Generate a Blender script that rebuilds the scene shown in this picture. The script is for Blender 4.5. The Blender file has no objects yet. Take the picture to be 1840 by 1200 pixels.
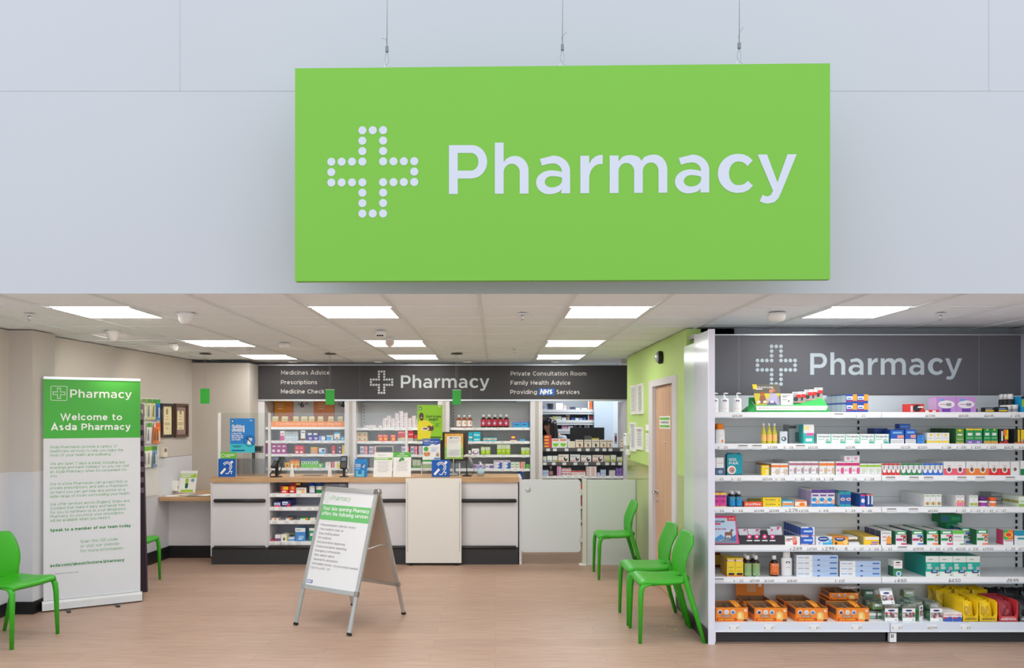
import bpy, math, random
from mathutils import Vector, Matrix
random.seed(7)
SC = bpy.context.scene
COL = SC.collection
F, CX, HY, H0 = 1460.0, 890.0, 754.0, 1.65      # focal length in px, vanishing point, eye height
CEIL = 2.41

# ------------------------------------------------------------ camera, world, lights
cam = bpy.data.cameras.new('camera'); cam_o = bpy.data.objects.new('camera', cam); COL.objects.link(cam_o)
cam_o.location = (0, 0, H0); cam_o.rotation_euler = (math.radians(90), 0, 0)
cam.sensor_width = 36; cam.lens = F/1840*36
cam.shift_x = (920-CX)/1840; cam.shift_y = (HY-600)/1840
cam.clip_start = .05; cam.clip_end = 100
SC.camera = cam_o
SC.view_settings.view_transform = 'Standard'; SC.view_settings.look = 'None'
SC.view_settings.gamma = 1; SC.view_settings.use_curve_mapping = False
SC.view_settings.exposure = 0.0
SC.cycles.max_bounces = 7; SC.cycles.diffuse_bounces = 4; SC.cycles.transparent_max_bounces = 12
SC.cycles.use_denoising = True
wd = bpy.data.worlds.new('world'); SC.world = wd; wd.use_nodes = True
bg = wd.node_tree.nodes['Background']; bg.inputs[0].default_value = (.86, .92, 1.0, 1); bg.inputs[1].default_value = 1.62
PANEL_E = 15.5

def area(name, loc, size, power, color=(1, 1, 1), rot=(0, 0, 0), sy=None):
    l = bpy.data.lights.new(name, 'AREA'); l.energy = power; l.color = color; l.size = size
    if sy: l.shape = 'RECTANGLE'; l.size_y = sy
    o = bpy.data.objects.new(name, l); o.location = loc; o.rotation_euler = rot; COL.objects.link(o); return o
def spot(name, loc, to, power, color, ang=70, blend=.6, r=.05):
    l = bpy.data.lights.new(name, 'SPOT'); l.energy = power; l.color = color; l.spot_size = math.radians(ang); l.spot_blend = blend; l.shadow_soft_size = r
    o = bpy.data.objects.new(name, l); o.location = loc
    o.rotation_euler = (Vector(to)-Vector(loc)).to_track_quat('-Z', 'Y').to_euler(); COL.objects.link(o); return o
# the high sales hall in front of the pharmacy: rows of strip luminaires seven metres up
for i, yy in enumerate((-3.5, -.5, 2.6)):
    area('hall_light', (-.3, yy, 7.0), 12, 25, (.95, .975, 1), sy=.5)
# warm wall-washing spots of the consultation corner
spot('warm_spot', (-3.33, 7.07, 2.33), (-4.0, 8.6, 1.5), 20, (1, .86, .74), 100, .9)
spot('warm_spot', (-2.23, 5.87, 2.33), (-3.75, 6.9, 1.6), 18, (1, .85, .7), 80, .8)
spot('warm_spot', (-3.28, 8.27, 2.33), (-3.9, 9.6, 1.5), 14, (1, .83, .66), 100, .9)
spot('warm_spot', (-.98, 7.6, 2.37), (-1.6, 9.6, .6), 18, (1, .87, .74), 100, .9)

# ------------------------------------------------------------ materials
def lin(c):
    c = c/255.0
    return c/12.92 if c <= .04045 else ((c+.055)/1.055)**2.4
MATS = {}
def M(name, rgb=None, rough=.5, metal=0, emit=0, spec=.4, coat=0):
    if name in MATS: return MATS[name]
    m = bpy.data.materials.new(name); m.use_nodes = True; b = m.node_tree.nodes['Principled BSDF']
    c = (lin(rgb[0]), lin(rgb[1]), lin(rgb[2]), 1)
    b.inputs['Base Color'].default_value = c; b.inputs['Roughness'].default_value = rough; b.inputs['Metallic'].default_value = metal
    b.inputs['Specular IOR Level'].default_value = spec; b.inputs['Coat Weight'].default_value = coat
    if emit: b.inputs['Emission Color'].default_value = c; b.inputs['Emission Strength'].default_value = emit
    m.diffuse_color = c; MATS[name] = m; return m
PAL = {}
def C(rgb, rough=.45):
    """a printed or painted colour"""
    if isinstance(rgb, str): rgb = NAMED[rgb]
    return M('print_%d_%d_%d' % tuple(rgb), rgb, rough)
NAMED = dict(w=(232,232,230), k=(35,35,38), r=(205,45,40), b=(25,80,165), g=(60,170,60), y=(240,205,30), o=(238,125,35), p=(150,100,190), pk=(225,60,125), t=(30,165,150),
    lb=(80,160,215), dg=(25,125,70), lg=(150,200,50), gy=(150,152,155), cr=(225,212,180), nv=(35,45,110), br=(110,60,30), mg=(185,30,110), lp=(190,160,215), dk=(60,60,66), lw=(205,215,222), sk=(200,150,125), bl=(100,140,200))
def noisy(name, rgb, rough, amt=.06, scale=(1,1,1), nscale=6, bump=0, metal=0, spec=.4):
    """a plain surface with faint procedural unevenness"""
    m = M(name, rgb, rough, metal, spec=spec); nt = m.node_tree; b = nt.nodes['Principled BSDF']
    tc = nt.nodes.new('ShaderNodeTexCoord'); mp = nt.nodes.new('ShaderNodeMapping'); mp.inputs['Scale'].default_value = scale
    n = nt.nodes.new('ShaderNodeTexNoise'); n.inputs['Scale'].default_value = nscale; n.inputs['Detail'].default_value = 5
    mx = nt.nodes.new('ShaderNodeMix'); mx.data_type = 'RGBA'
    c = [lin(v) for v in rgb]
    mx.inputs[6].default_value = tuple(v*(1-amt) for v in c)+(1,); mx.inputs[7].default_value = tuple(min(1, v*(1+amt)) for v in c)+(1,)
    L = nt.links.new
    L(tc.outputs['Object'], mp.inputs['Vector']); L(mp.outputs[0], n.inputs['Vector']); L(n.outputs['Fac'], mx.inputs[0]); L(mx.outputs[2], b.inputs['Base Color'])
    if bump:
        bp = nt.nodes.new('ShaderNodeBump'); bp.inputs['Strength'].default_value = bump; bp.inputs['Distance'].default_value = .002
        L(n.outputs['Fac'], bp.inputs['Height']); L(bp.outputs[0], b.inputs['Normal'])
    return m
def wood(name, c1, c2, rough, axis='X', nscale=3.0):
    m = M(name, c1, rough); nt = m.node_tree; b = nt.nodes['Principled BSDF']; L = nt.links.new
    tc = nt.nodes.new('ShaderNodeTexCoord'); mp = nt.nodes.new('ShaderNodeMapping')
    mp.inputs['Scale'].default_value = dict(X=(.6, 14, 14), Z=(14, 14, .6))[axis]
    n = nt.nodes.new('ShaderNodeTexNoise'); n.inputs['Scale'].default_value = nscale; n.inputs['Detail'].default_value = 6; n.inputs['Roughness'].default_value = .6
    r = nt.nodes.new('ShaderNodeValToRGB'); r.color_ramp.elements[0].position = .35; r.color_ramp.elements[1].position = .68
    r.color_ramp.elements[0].color = tuple(lin(v) for v in c2)+(1,); r.color_ramp.elements[1].color = tuple(lin(v) for v in c1)+(1,)
    L(tc.outputs['Object'], mp.inputs['Vector']); L(mp.outputs[0], n.inputs['Vector']); L(n.outputs['Fac'], r.inputs[0]); L(r.outputs[0], b.inputs['Base Color'])
    return m
def clear(name, tint=(1, 1, 1), gloss=.08, rough=.03):
    m = bpy.data.materials.new(name); m.use_nodes = True; nt = m.node_tree; nt.nodes.clear()
    o = nt.nodes.new('ShaderNodeOutputMaterial'); t = nt.nodes.new('ShaderNodeBsdfTransparent'); g = nt.nodes.new('ShaderNodeBsdfGlossy'); x = nt.nodes.new('ShaderNodeMixShader')
    t.inputs[0].default_value = tint+(1,); g.inputs['Roughness'].default_value = rough; x.inputs[0].default_value = gloss
    L = nt.links.new; L(t.outputs[0], x.inputs[1]); L(g.outputs[0], x.inputs[2]); L(x.outputs[0], o.inputs[0]); MATS[name] = m; return m
def floor_material():
    m = M('vinyl_planks', (178, 152, 138), .42, spec=.35); nt = m.node_tree; b = nt.nodes['Principled BSDF']; L = nt.links.new
    tc = nt.nodes.new('ShaderNodeTexCoord')
    br = nt.nodes.new('ShaderNodeTexBrick'); br.inputs['Scale'].default_value = 1; br.inputs['Brick Width'].default_value = 1.22; br.inputs['Row Height'].default_value = .185
    br.inputs['Mortar Size'].default_value = .0012; br.inputs['Color1'].default_value = (.1, .1, .1, 1); br.inputs['Color2'].default_value = (.9, .9, .9, 1); br.inputs['Mortar'].default_value = (0, 0, 0, 1); br.offset = .37
    mp = nt.nodes.new('ShaderNodeMapping'); mp.inputs['Scale'].default_value = (.8, 13, 1)
    n = nt.nodes.new('ShaderNodeTexNoise'); n.inputs['Scale'].default_value = 4; n.inputs['Detail'].default_value = 7; n.inputs['Roughness'].default_value = .62
    r = nt.nodes.new('ShaderNodeValToRGB'); r.color_ramp.elements[0].position = .3; r.color_ramp.elements[1].position = .7
    r.color_ramp.elements[0].color = tuple(lin(v) for v in FLOOR_D)+(1,); r.color_ramp.elements[1].color = tuple(lin(v) for v in FLOOR_L)+(1,)
    ad = nt.nodes.new('ShaderNodeMath'); ad.operation = 'MULTIPLY_ADD'; ad.inputs[1].default_value = .16; ad.inputs[2].default_value = -.08
    a2 = nt.nodes.new('ShaderNodeMath'); a2.operation = 'ADD'
    mul = nt.nodes.new('ShaderNodeMix'); mul.data_type = 'RGBA'; mul.blend_type = 'MULTIPLY'; mul.inputs[7].default_value = (.72, .68, .66, 1)
    L(tc.outputs['Object'], br.inputs['Vector']); L(tc.outputs['Object'], mp.inputs['Vector']); L(mp.outputs[0], n.inputs['Vector'])
    L(br.outputs['Color'], ad.inputs[0]); L(ad.outputs[0], a2.inputs[0]); L(n.outputs['Fac'], a2.inputs[1]); L(a2.outputs[0], r.inputs[0])
    L(br.outputs['Fac'], mul.inputs[0]); L(r.outputs[0], mul.inputs[6]); L(mul.outputs[2], b.inputs['Base Color'])
    return m
FLOOR_D, FLOOR_L = (158, 129, 110), (186, 157, 138)

WHITE = noisy('white_board', (216, 214, 216), .35, .015)
WALLW = noisy('white_wall_paint', (192, 186, 178), .7, .02, nscale=3)
HALLW = noisy('pale_cladding', (184, 188, 193), .55, .03, nscale=.8)
CREAM = noisy('cream_panel', (186, 179, 170), .5, .02)
DADO = noisy('pale_blue_dado', (203, 205, 210), .35, .02)
GREENW = noisy('lime_wall_paint', (184, 214, 124), .6, .03)
GREEND = noisy('lime_gloss_dado', (168, 184, 100), .12, .02, spec=.7)
SKIRT = noisy('black_skirting_vinyl', (30, 30, 33), .4, .1)
PLINTH = noisy('dark_plinth', (50, 50, 52), .5, .12, nscale=60)
RUB = M('black_rubber', (42, 40, 42), .35)
CHAR = noisy('charcoal_sign_board', (60, 58, 60), .45, .08, nscale=90)
SIGNG = noisy('lime_sign_face', (113, 179, 55), .5, .02, nscale=2)
SIGNW = M('white_vinyl_lettering', (196, 203, 215), .5)
GREYL = M('pale_grey_lettering', (200, 206, 208), .5)
SHELFW = M('white_shelf_metal', (240, 241, 242), .35, spec=.5)
BACKG = noisy('grey_back_panel', (240, 242, 240), .4, .03, nscale=2)
BACKD = noisy('dark_grey_back_panel', (120, 120, 124), .45, .03, nscale=2)
METAL = M('brushed_aluminium', (205, 208, 210), .3, .75)
CHROME = M('polished_steel', (200, 200, 205), .15, 1)
OAK = wood('oak_laminate', (204, 168, 128), (178, 140, 100), .4)
DOORW = wood('oak_door_veneer', (212, 176, 144), (186, 146, 112), .45, 'Z')
CHG = M('green_polypropylene', (52, 164, 24), .38, spec=.45)
BLACK = M('black_plastic', (28, 28, 30), .4)
SLOT = M('dark_slot', (30, 30, 30), .7)
LITE = M('light_diffuser', (255, 253, 250), .5, emit=PANEL_E)
TILE = noisy('ceiling_tile', (238, 246, 252), .8, .03, scale=(.5, 12, 1), nscale=5)
GRID = M('ceiling_grid', (222, 228, 230), .5)
PAPER = M('white_paper', (236, 236, 234), .6)
ACRYL = clear('clear_acrylic', (.97, .98, .98), .05)
FROST = clear('clear_packaging', (.93, .97, .95), .28, .15)
TAG = M('green_tag_plastic', (45, 165, 55), .4)

# ------------------------------------------------------------ mesh collecting
class MB:
    def __init__(s): s.v, s.f, s.m, s.mats, s.sm = [], [], [], [], []
    def mi(s, m):
        if m not in s.mats: s.mats.append(m)
        return s.mats.index(m)
    def face(s, pts, m, smooth=False):
        b = len(s.v); s.v += [tuple(p) for p in pts]; s.f.append(tuple(range(b, b+len(pts)))); s.m.append(s.mi(m)); s.sm.append(smooth)
    def mesh(s, vs, fs, m, smooth=False):
        b = len(s.v); s.v += [tuple(p) for p in vs]; i = s.mi(m)
        for f in fs: s.f.append(tuple(b+k for k in f)); s.m.append(i); s.sm.append(smooth)
    def box(s, x0, x1, y0, y1, z0, z1, m, bev=0):
        x0, x1 = sorted((x0, x1)); y0, y1 = sorted((y0, y1)); z0, z1 = sorted((z0, z1))
        if bev:
            c = bev; pr = []                                   # chamfered along the vertical and front edges
            ring = [(x0+c, y0), (x1-c, y0), (x1, y0+c), (x1, y1-c), (x1-c, y1), (x0+c, y1), (x0, y1-c), (x0, y0+c)]
            cx, cy = (x0+x1)/2, (y0+y1)/2
            def sc(p): return (p[0]-c*(1 if p[0] > cx else -1)*.7, p[1]-c*(1 if p[1] > cy else -1)*.7)
            rings = [[(*sc(p), z0) for p in ring], [(*p, z0+c) for p in ring], [(*p, z1-c) for p in ring], [(*sc(p), z1) for p in ring]]
            vs = [p for r in rings for p in r]; fs = [tuple(range(7, -1, -1)), tuple(range(24, 32))]
            for r in range(3):
                for k in range(8): fs.append((r*8+k, r*8+(k+1) % 8, (r+1)*8+(k+1) % 8, (r+1)*8+k))
            s.mesh(vs, fs, m); return s
        vs = [(x, y, z) for z in (z0, z1) for y in (y0, y1) for x in (x0, x1)]
        s.mesh(vs, [(0, 2, 3, 1), (4, 5, 7, 6), (0, 1, 5, 4), (2, 6, 7, 3), (1, 3, 7, 5), (0, 4, 6, 2)], m); return s
    def obox(s, c, ux, uy, uz, m):
        """box from a corner and three edge vectors"""
        c, ux, uy, uz = map(Vector, (c, ux, uy, uz))
        vs = [c+ux*i+uy*j+uz*k for k in (0, 1) for j in (0, 1) for i in (0, 1)]
        s.mesh(vs, [(0, 2, 3, 1), (4, 5, 7, 6), (0, 1, 5, 4), (2, 6, 7, 3), (1, 3, 7, 5), (0, 4, 6, 2)], m); return s
    def prism(s, poly, d, m, smooth=False):
        """closed outline of 3-D points pushed along d"""
        d = Vector(d); n = len(poly); a = [Vector(p) for p in poly]; b = [p+d for p in a]
        s.mesh(a+b, [tuple(range(n)), tuple(range(2*n-1, n-1, -1))]+[(i, i+n, (i+1) % n+n, (i+1) % n) for i in range(n)], m, smooth); return s
    def lathe(s, prof, c, m, seg=16, axis='z', sx=1, sy=1, smooth=True):
        vs, fs = [], []; n = len(prof)
        for r, z in prof:
            for k in range(seg):
                a = 2*math.pi*k/seg; x, y = r*math.cos(a)*sx, r*math.sin(a)*sy
                p = (x, y, z) if axis == 'z' else (x, z, y) if axis == 'y' else (z, x, y)
                vs.append((p[0]+c[0], p[1]+c[1], p[2]+c[2]))
        for i in range(n-1):
            for k in range(seg): fs.append((i*seg+k, i*seg+(k+1) % seg, (i+1)*seg+(k+1) % seg, (i+1)*seg+k))
        fs.append(tuple(range(seg-1, -1, -1))); fs.append(tuple(range((n-1)*seg, n*seg)))
        s.mesh(vs, fs, m, smooth); return s
    def tube(s, pts, r, m, seg=8, rx=None):
        """round or flattened bar through points; r one radius or one per point"""
        pts = [Vector(p) for p in pts]; n = len(pts); rs = r if isinstance(r, (list, tuple)) else [r]*n; vs = []; up = None
        for i, p in enumerate(pts):
            d = (pts[min(i+1, n-1)]-pts[max(i-1, 0)]).normalized()
            if up is None: up = Vector((0, 1, 0)) if abs(d.y) < .9 else Vector((1, 0, 0))
            a = d.cross(up).normalized(); b = a.cross(d).normalized(); up = b
            q = rx[i] if rx else rs[i]
            for k in range(seg):
                t = 2*math.pi*(k+.5)/seg; vs.append(p+a*math.cos(t)*rs[i]+b*math.sin(t)*q)
        fs = [(i*seg+k, i*seg+(k+1) % seg, (i+1)*seg+(k+1) % seg, (i+1)*seg+k) for i in range(n-1) for k in range(seg)]
        fs += [tuple(range(seg-1, -1, -1)), tuple(range((n-1)*seg, n*seg))]
        s.mesh(vs, fs, m, True); return s
    def shell(s, fn, nu, nv, t, m, skip=None):
        """thick curved sheet fn(u,v), u and v in 0..1"""
        P = [[Vector(fn(i/nu, j/nv)) for j in range(nv+1)] for i in range(nu+1)]
        def nrm(i, j):
            a = P[min(i+1, nu)][j]-P[max(i-1, 0)][j]; b = P[i][min(j+1, nv)]-P[i][max(j-1, 0)]
            return a.cross(b).normalized()
        top = [P[i][j]+nrm(i, j)*t/2 for i in range(nu+1) for j in range(nv+1)]; bot = [P[i][j]-nrm(i, j)*t/2 for i in range(nu+1) for j in range(nv+1)]
        N = len(top); I = lambda i, j: i*(nv+1)+j; fs = []; keep = lambda i, j: 0 <= i < nu and 0 <= j < nv and not (skip and skip(i, j))
        for i in range(nu):
            for j in range(nv):
                if not keep(i, j): continue
                a, b, c, d = I(i, j), I(i+1, j), I(i+1, j+1), I(i, j+1)
                fs += [(a, b, c, d), (a+N, d+N, c+N, b+N)]
                for (ni, nj), (p, q) in (((i-1, j), (d, a)), ((i+1, j), (b, c)), ((i, j-1), (a, b)), ((i, j+1), (c, d))):
                    if not keep(ni, nj): fs.append((q, p, p+N, q+N))
        s.mesh(top+bot, fs, m, True); return s
    def disc(s, c, r, ux, uz, m, seg=14, r2=None):
        c, ux, uz = Vector(c), Vector(ux), Vector(uz); r2 = r2 or r
        s.face([c+ux*math.cos(2*math.pi*k/seg)*r+uz*math.sin(2*math.pi*k/seg)*r2 for k in range(seg)], m); return s
    def ring(s, c, r, w, ux, uz, m, seg=24, a0=0, a1=360):
        c, ux, uz = Vector(c), Vector(ux), Vector(uz); full = a1-a0 >= 360
        for k in range(seg):
            a, b = (math.radians(a0+(a1-a0)*(k+e)/seg) for e in (0, 1))
            s.face([c+ux*math.cos(t)*q+uz*math.sin(t)*q for t, q in ((a, r-w/2), (a, r+w/2), (b, r+w/2), (b, r-w/2))], m)
        return s
    def rect(s, o, ux, uz, u0, v0, u1, v1, m, lift=0):
        """rectangle on the plane through o; ux, uz unit vectors; lift along the plane's outward normal"""
        o, ux, uz = Vector(o), Vector(ux), Vector(uz); n = uz.cross(ux)*-1*lift
        s.face([o+ux*u+uz*v+n for u, v in ((u0, v0), (u1, v0), (u1, v1), (u0, v1))], m); return s
    def text(s, txt, o, ux, uz, cap, m, w=.15, align='l', fit=None, shear=0, sp=.13, res=5):
        """lettering in strokes, cap = capital height, w = stroke weight, fit = total width"""
        o, ux, uz = Vector(o), Vector(ux), Vector(uz); quads, width = set_text(txt, w, sp, res)
        sx = cap if fit is None else fit/max(width, .01); off = {'l': 0, 'c': -width/2, 'r': -width}[align]
        i = s.mi(m); nn = ux.cross(uz).normalized()*.00014
        for q, li in quads:
            b = len(s.v)
            for x, z in q: p = o+ux*((x+off)*sx+shear*z*cap)+uz*z*cap+nn*li; s.v.append(tuple(p))
            s.f.append(tuple(range(b, b+len(q)))); s.m.append(i); s.sm.append(False)
        return width*sx
    def data(s, name, org=(0, 0, 0), inv=None):
        me = bpy.data.meshes.new(name); o = Vector(org)
        vs = [tuple(inv @ Vector(p)) for p in s.v] if inv is not None else [tuple(Vector(p)-o) for p in s.v]
        me.from_pydata(vs, [], s.f)
        for m in s.mats: me.materials.append(m)
        me.polygons.foreach_set('material_index', s.m); me.polygons.foreach_set('use_smooth', s.sm); me.update(); return me

def set_props(o, label=None, cat=None, group=None, kind=None):
    for k, v in (('label', label), ('category', cat), ('group', group), ('kind', kind)):
        if v: o[k] = v
    return o
def thing(name, label, cat, loc=(0, 0, 0), rz=0, group=None):
    o = bpy.data.objects.new(name, None); o.empty_display_size = .1; COL.objects.link(o); o.location = loc; o.rotation_euler = (0, 0, rz)
    return set_props(o, label, cat, group)
def part(mb, name, parent, label=None, local=False):
    """mesh of a part; collected in world coordinates unless local"""
    root = parent
    while root.parent: root = root.parent
    inv = None if local else (Matrix.Translation(root.location) @ Matrix.Rotation(root.rotation_euler.z, 4, 'Z')).inverted()
    o = bpy.data.objects.new(name, mb.data(name, inv=inv)); COL.objects.link(o); o.parent = parent
    return set_props(o, label)
def solo(mb, name, label, cat, org=None, group=None):
    """a thing that is one mesh, its origin at the middle of its foot"""
    if org is None:
        xs, ys, zs = zip(*mb.v); org = ((min(xs)+max(xs))/2, (min(ys)+max(ys))/2, min(zs))
    o = bpy.data.objects.new(name, mb.data(name, org)); o.location = org; COL.objects.link(o)
    return set_props(o, label, cat, group)
def struct(mb, name, label=None):
    o = bpy.data.objects.new(name, mb.data(name)); COL.objects.link(o); o['kind'] = 'structure'
    return set_props(o, label)
def copy_tree(o, parent=None):
    kids = list(o.children); c = o.copy(); COL.objects.link(c); c.parent = parent
    for k in kids: copy_tree(k, c)
    return c
X1, Y1, Z1 = (1, 0, 0), (0, 1, 0), (0, 0, 1)
def WX(px, Y): return (px-CX)/F*Y
def WZ(py, Y): return H0-(py-HY)/F*Y
def W(px, py, Y): return Vector((WX(px, Y), Y, WZ(py, Y)))

# ------------------------------------------------------------ lettering: a plain geometric alphabet drawn in strokes
def arc(cx, cy, rx, ry, a0, a1, n):
    n = max(2, int(abs(a1-a0)/180*n+.99))
    return [(cx+rx*math.cos(math.radians(a0+(a1-a0)*k/n)), cy+ry*math.sin(math.radians(a0+(a1-a0)*k/n))) for k in range(n+1)]
def glyph(ch, w, n):
    h = w/2; X = .76; A = 1.04; Dn = -.24; t = X-h; a = arc
    def st(x, y0, y1): return [(x, y0), (x, y1)]
    def bowl(wd): return a(wd/2, X/2, wd/2-h, X/2-h, 0, 360, n)
    if ch == ' ': return .34, []
    L = {
    'a': (.66, [[(.06, X-.13)]+a(.66-h-.2, X-.22, .2, .22-h, 120, 0, n)+[(.66-h, 0)], a(.31, .225, .31-h, .225-h, 0, 360, n)]),
    'b': (.76, [st(h, 0, A), bowl(.76)]), 'c': (.66, [a(.39, X/2, .39-h, X/2-h, 42, 318, n)]), 'd': (.76, [st(.76-h, 0, A), bowl(.76)]),
    'e': (.72, [[(h, X/2), (.72-h, X/2)], a(.36, X/2, .36-h, X/2-h, 0, 322, n)]),
    'f': (.46, [a(.42, A-.22, .42-.16, .22-h, 78, 180, n)+[(.16, 0)], [(0, t), (.44, t)]]),
    'g': (.76, [bowl(.76), [(.76-h, X)]+a(.38, .06, .38-h, .30-h, 0, -150, n)]),
    'h': (.70, [st(h, 0, A), a(.35, X-.33, .35-h, .33-h, 180, 0, n)+[(.70-h, 0)]]),
    'i': (w, [st(h, 0, X), st(h, A-.15, A)]), 'j': (.24, [[(.24-h, X)]+a(.02, -.02, .22-h, .22-h, 0, -80, n), st(.24-h, A-.15, A)]),
    'k': (.66, [st(h, 0, A), [(.60, X), (h, .24)], [(.24, .40), (.63, 0)]]), 'l': (w, [st(h, 0, A)]),
    'm': (1.10, [st(h, 0, X), a(.55/2+h/2, X-.27, .275-h/2, .27-h, 180, 0, n)+[(.55, 0)], a(.825-h/2, X-.27, .275-h/2, .27-h, 180, 0, n)+[(1.10-h, 0)]]),
    'n': (.70, [st(h, 0, X), a(.35, X-.33, .35-h, .33-h, 180, 0, n)+[(.70-h, 0)]]), 'o': (.78, [bowl(.78)]),
    'p': (.76, [st(h, Dn, X), bowl(.76)]), 'q': (.76, [st(.76-h, Dn, X), bowl(.76)]), 'r': (.44, [st(h, 0, X), a(.44, X-.40, .44-h, .40-h, 180, 92, n)]),
    's': (.58, [a(.29, X-.21, .25-h+.03, .21-h, 40, 250, n)+a(.29, .21, .27-h, .21-h, 70, -145, n)]),
    't': (.46, [[(.16, .95)]+a(.40, .22, .24, .22-h, 180, 280, n), [(0, t), (.44, t)]]),
    'u': (.70, [[(h, X)]+a(.35, .33, .35-h, .33-h, 180, 360, n), st(.70-h, 0, X)]),
    'v': (.70, [[(h*.9, X), (.35, h*.5), (.70-h*.9, X)]]), 'w': (1.06, [[(h*.9, X), (.30, h*.5), (.53, X), (.76, h*.5), (1.06-h*.9, X)]]),
    'x': (.66, [[(h, X), (.66-h, 0)], [(.66-h, X), (h, 0)]]), 'y': (.72, [[(h, X), (.37, .02)], [(.72-h, X), (.36, -.06), (.26, -.17), (.06, -.16)]]),
    'z': (.60, [[(.03, t), (.57-h, t), (h, h), (.58, h)]]),
    'A': (.92, [[(h*.8, 0), (.46, 1-h*.3), (.92-h*.8, 0)], [(.2, .27), (.72, .27)]]), 'B': (.76, [st(h, 0, 1), [(h, 1-h)]+a(.42, .76, .28-h+.02, .24-h, 90, -90, n)+[(h, .52)], [(h, .52)]+a(.44, .27, .32-h, .27-h, 90, -90, n)+[(h, h)]]),
    'C': (.86, [a(.5, .5, .5-h, .5-h, 45, 315, n)]), 'D': (.88, [[(h, h), (h, 1-h)]+a(.38, .5, .5-h, .5-h, 90, -90, n)+[(h-.01, h)]]),
    'E': (.70, [[(.70, 1-h), (h, 1-h), (h, h), (.70, h)], [(h, .51), (.62, .51)]]), 'F': (.68, [[(.68, 1-h), (h, 1-h), (h, 0)], [(h, .48), (.60, .48)]]),
    'G': (.92, [a(.5, .5, .5-h, .5-h, 45, 350, n)+[(.92-h, .46), (.52, .46)]]), 'H': (.84, [st(h, 0, 1), st(.84-h, 0, 1), [(h, .5), (.84-h, .5)]]),
    'I': (w, [st(h, 0, 1)]), 'J': (.56, [[(.56-h, 1)]+a(.26, .3, .3-h, .3-h, 0, -140, n)]), 'K': (.82, [st(h, 0, 1), [(.76, 1), (h, .32)], [(.30, .52), (.80, 0)]]),
    'L': (.66, [[(h, 1), (h, h), (.66, h)]]), 'M': (.98, [[(h, 0), (h, 1-h*.5), (.49, .30), (.98-h, 1-h*.5), (.98-h, 0)]]),
    'N': (.86, [[(h, 0), (h, 1-h*.5), (.86-h, h*.5), (.86-h, 1)]]), 'O': (1.02, [a(.51, .5, .51-h, .5-h, 0, 360, n)]),
    'P': (.78, [[(h, 0), (h, 1-h)]+a(.44, .66, .34-h, .34-h, 90, -90, n)+[(h, .32+h)]]), 'Q': (1.02, [a(.51, .5, .51-h, .5-h, 0, 360, n), [(.6, .28), (.98, -.04)]]),
    'R': (.80, [[(h, 0), (h, 1-h)]+a(.44, .68, .34-h, .32-h, 90, -90, n)+[(h, .36+h)], [(.42, .40), (.76, 0)]]),
    'S': (.74, [a(.37, .73, .33-h, .27-h, 35, 250, n)+a(.37, .27, .36-h, .27-h, 75, -145, n)]),
    'T': (.78, [[(0, 1-h), (.78, 1-h)], st(.39, 0, 1)]), 'U': (.84, [[(h, 1)]+a(.42, .42, .42-h, .42-h, 180, 360, n)+[(.84-h, 1)]]),
    'V': (.90, [[(h*.8, 1), (.45, h*.4), (.90-h*.8, 1)]]), 'W': (1.36, [[(h*.8, 1), (.40, h*.4), (.68, .96), (.96, h*.4), (1.36-h*.8, 1)]]),
    'X': (.84, [[(h, 1), (.84-h, 0)], [(.84-h, 1), (h, 0)]]), 'Y': (.84, [[(h, 1), (.42, .42), (.84-h, 1)], st(.42, 0, .45)]), 'Z': (.76, [[(.03, 1-h), (.73-h, 1-h), (h, h), (.74, h)]]),
    '0': (.76, [a(.38, .5, .38-h, .5-h, 0, 360, n)]), '1': (.38, [[(0, .86), (.38-h, .97), (.38-h, 0)]]), '2': (.68, [a(.33, .70, .31-h, .30-h, 160, -30, n)+[(h, h), (.68, h)]]),
    '3': (.68, [a(.32, .75, .29-h, .25-h, 150, -90, n), a(.33, .27, .34-h, .27-h, 90, -150, n)]), '4': (.76, [[(.56, 0), (.56, .95), (h, .25), (.76, .25)]]),
    '5': (.68, [[(.62, 1-h), (.14, 1-h), (.10, .52)]+a(.33, .31, .34-h, .31-h, 110, -150, n)]), '6': (.72, [a(.36, .32, .36-h, .32-h, 0, 360, n), a(.50, .38, .50-h, .62-h, 88, 180, n)]),
    '7': (.66, [[(0, 1-h), (.60, 1-h), (.22, 0)]]), '8': (.72, [a(.36, .75, .31-h, .25-h, 0, 360, n), a(.36, .28, .36-h, .28-h, 0, 360, n)]), '9': (.72, [a(.36, .68, .36-h, .32-h, 0, 360, n), a(.22, .62, .50-h, .62-h, -88, 0, n)]),
    '.': (w, [st(h, 0, w)]), ',': (w, [[(h, w), (h*.4, -.12)]]), ':': (w, [st(h, 0, w), st(h, .5, .5+w)]), '-': (.40, [[(0, .38), (.40, .38)]]), '/': (.5, [[(0, -.1), (.5, 1.05)]]),
    "'": (w, [st(h, .72, 1.02)]), '?': (.62, [a(.29, .72, .29-h, .28-h, 160, -50, n)+[(.28, .38), (.28, .24)], st(.28, 0, .14)]), '*': (.3, [st(.15, .7, 1), [(0, .78), (.3, .92)], [(0, .92), (.3, .78)]]),
    '&': (.8, [a(.36, .76, .22, .24-h, -60, 240, n)+[(.78, 0)], a(.34, .27, .34-h, .27-h, 80, 350, n)]), '!': (w, [st(h, .3, 1), st(h, 0, .15)]),
    '%': (.9, [a(.2, .78, .2-h, .2-h, 0, 360, n), a(.7, .2, .2-h, .2-h, 0, 360, n), [(.2, 0), (.7, 1)]]),
    '\u00a3': (.70, [a(.42, .72, .26-h, .28-h, 30, 180, n)+[(.20, h), (.68, h)], [(.0, h), (.3, h)], [(.04, .45), (.52, .45)]]), '\u2022': (.26, [st(.13, .28, .52)]),
    }
    return L.get(ch, (.5, []))
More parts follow.
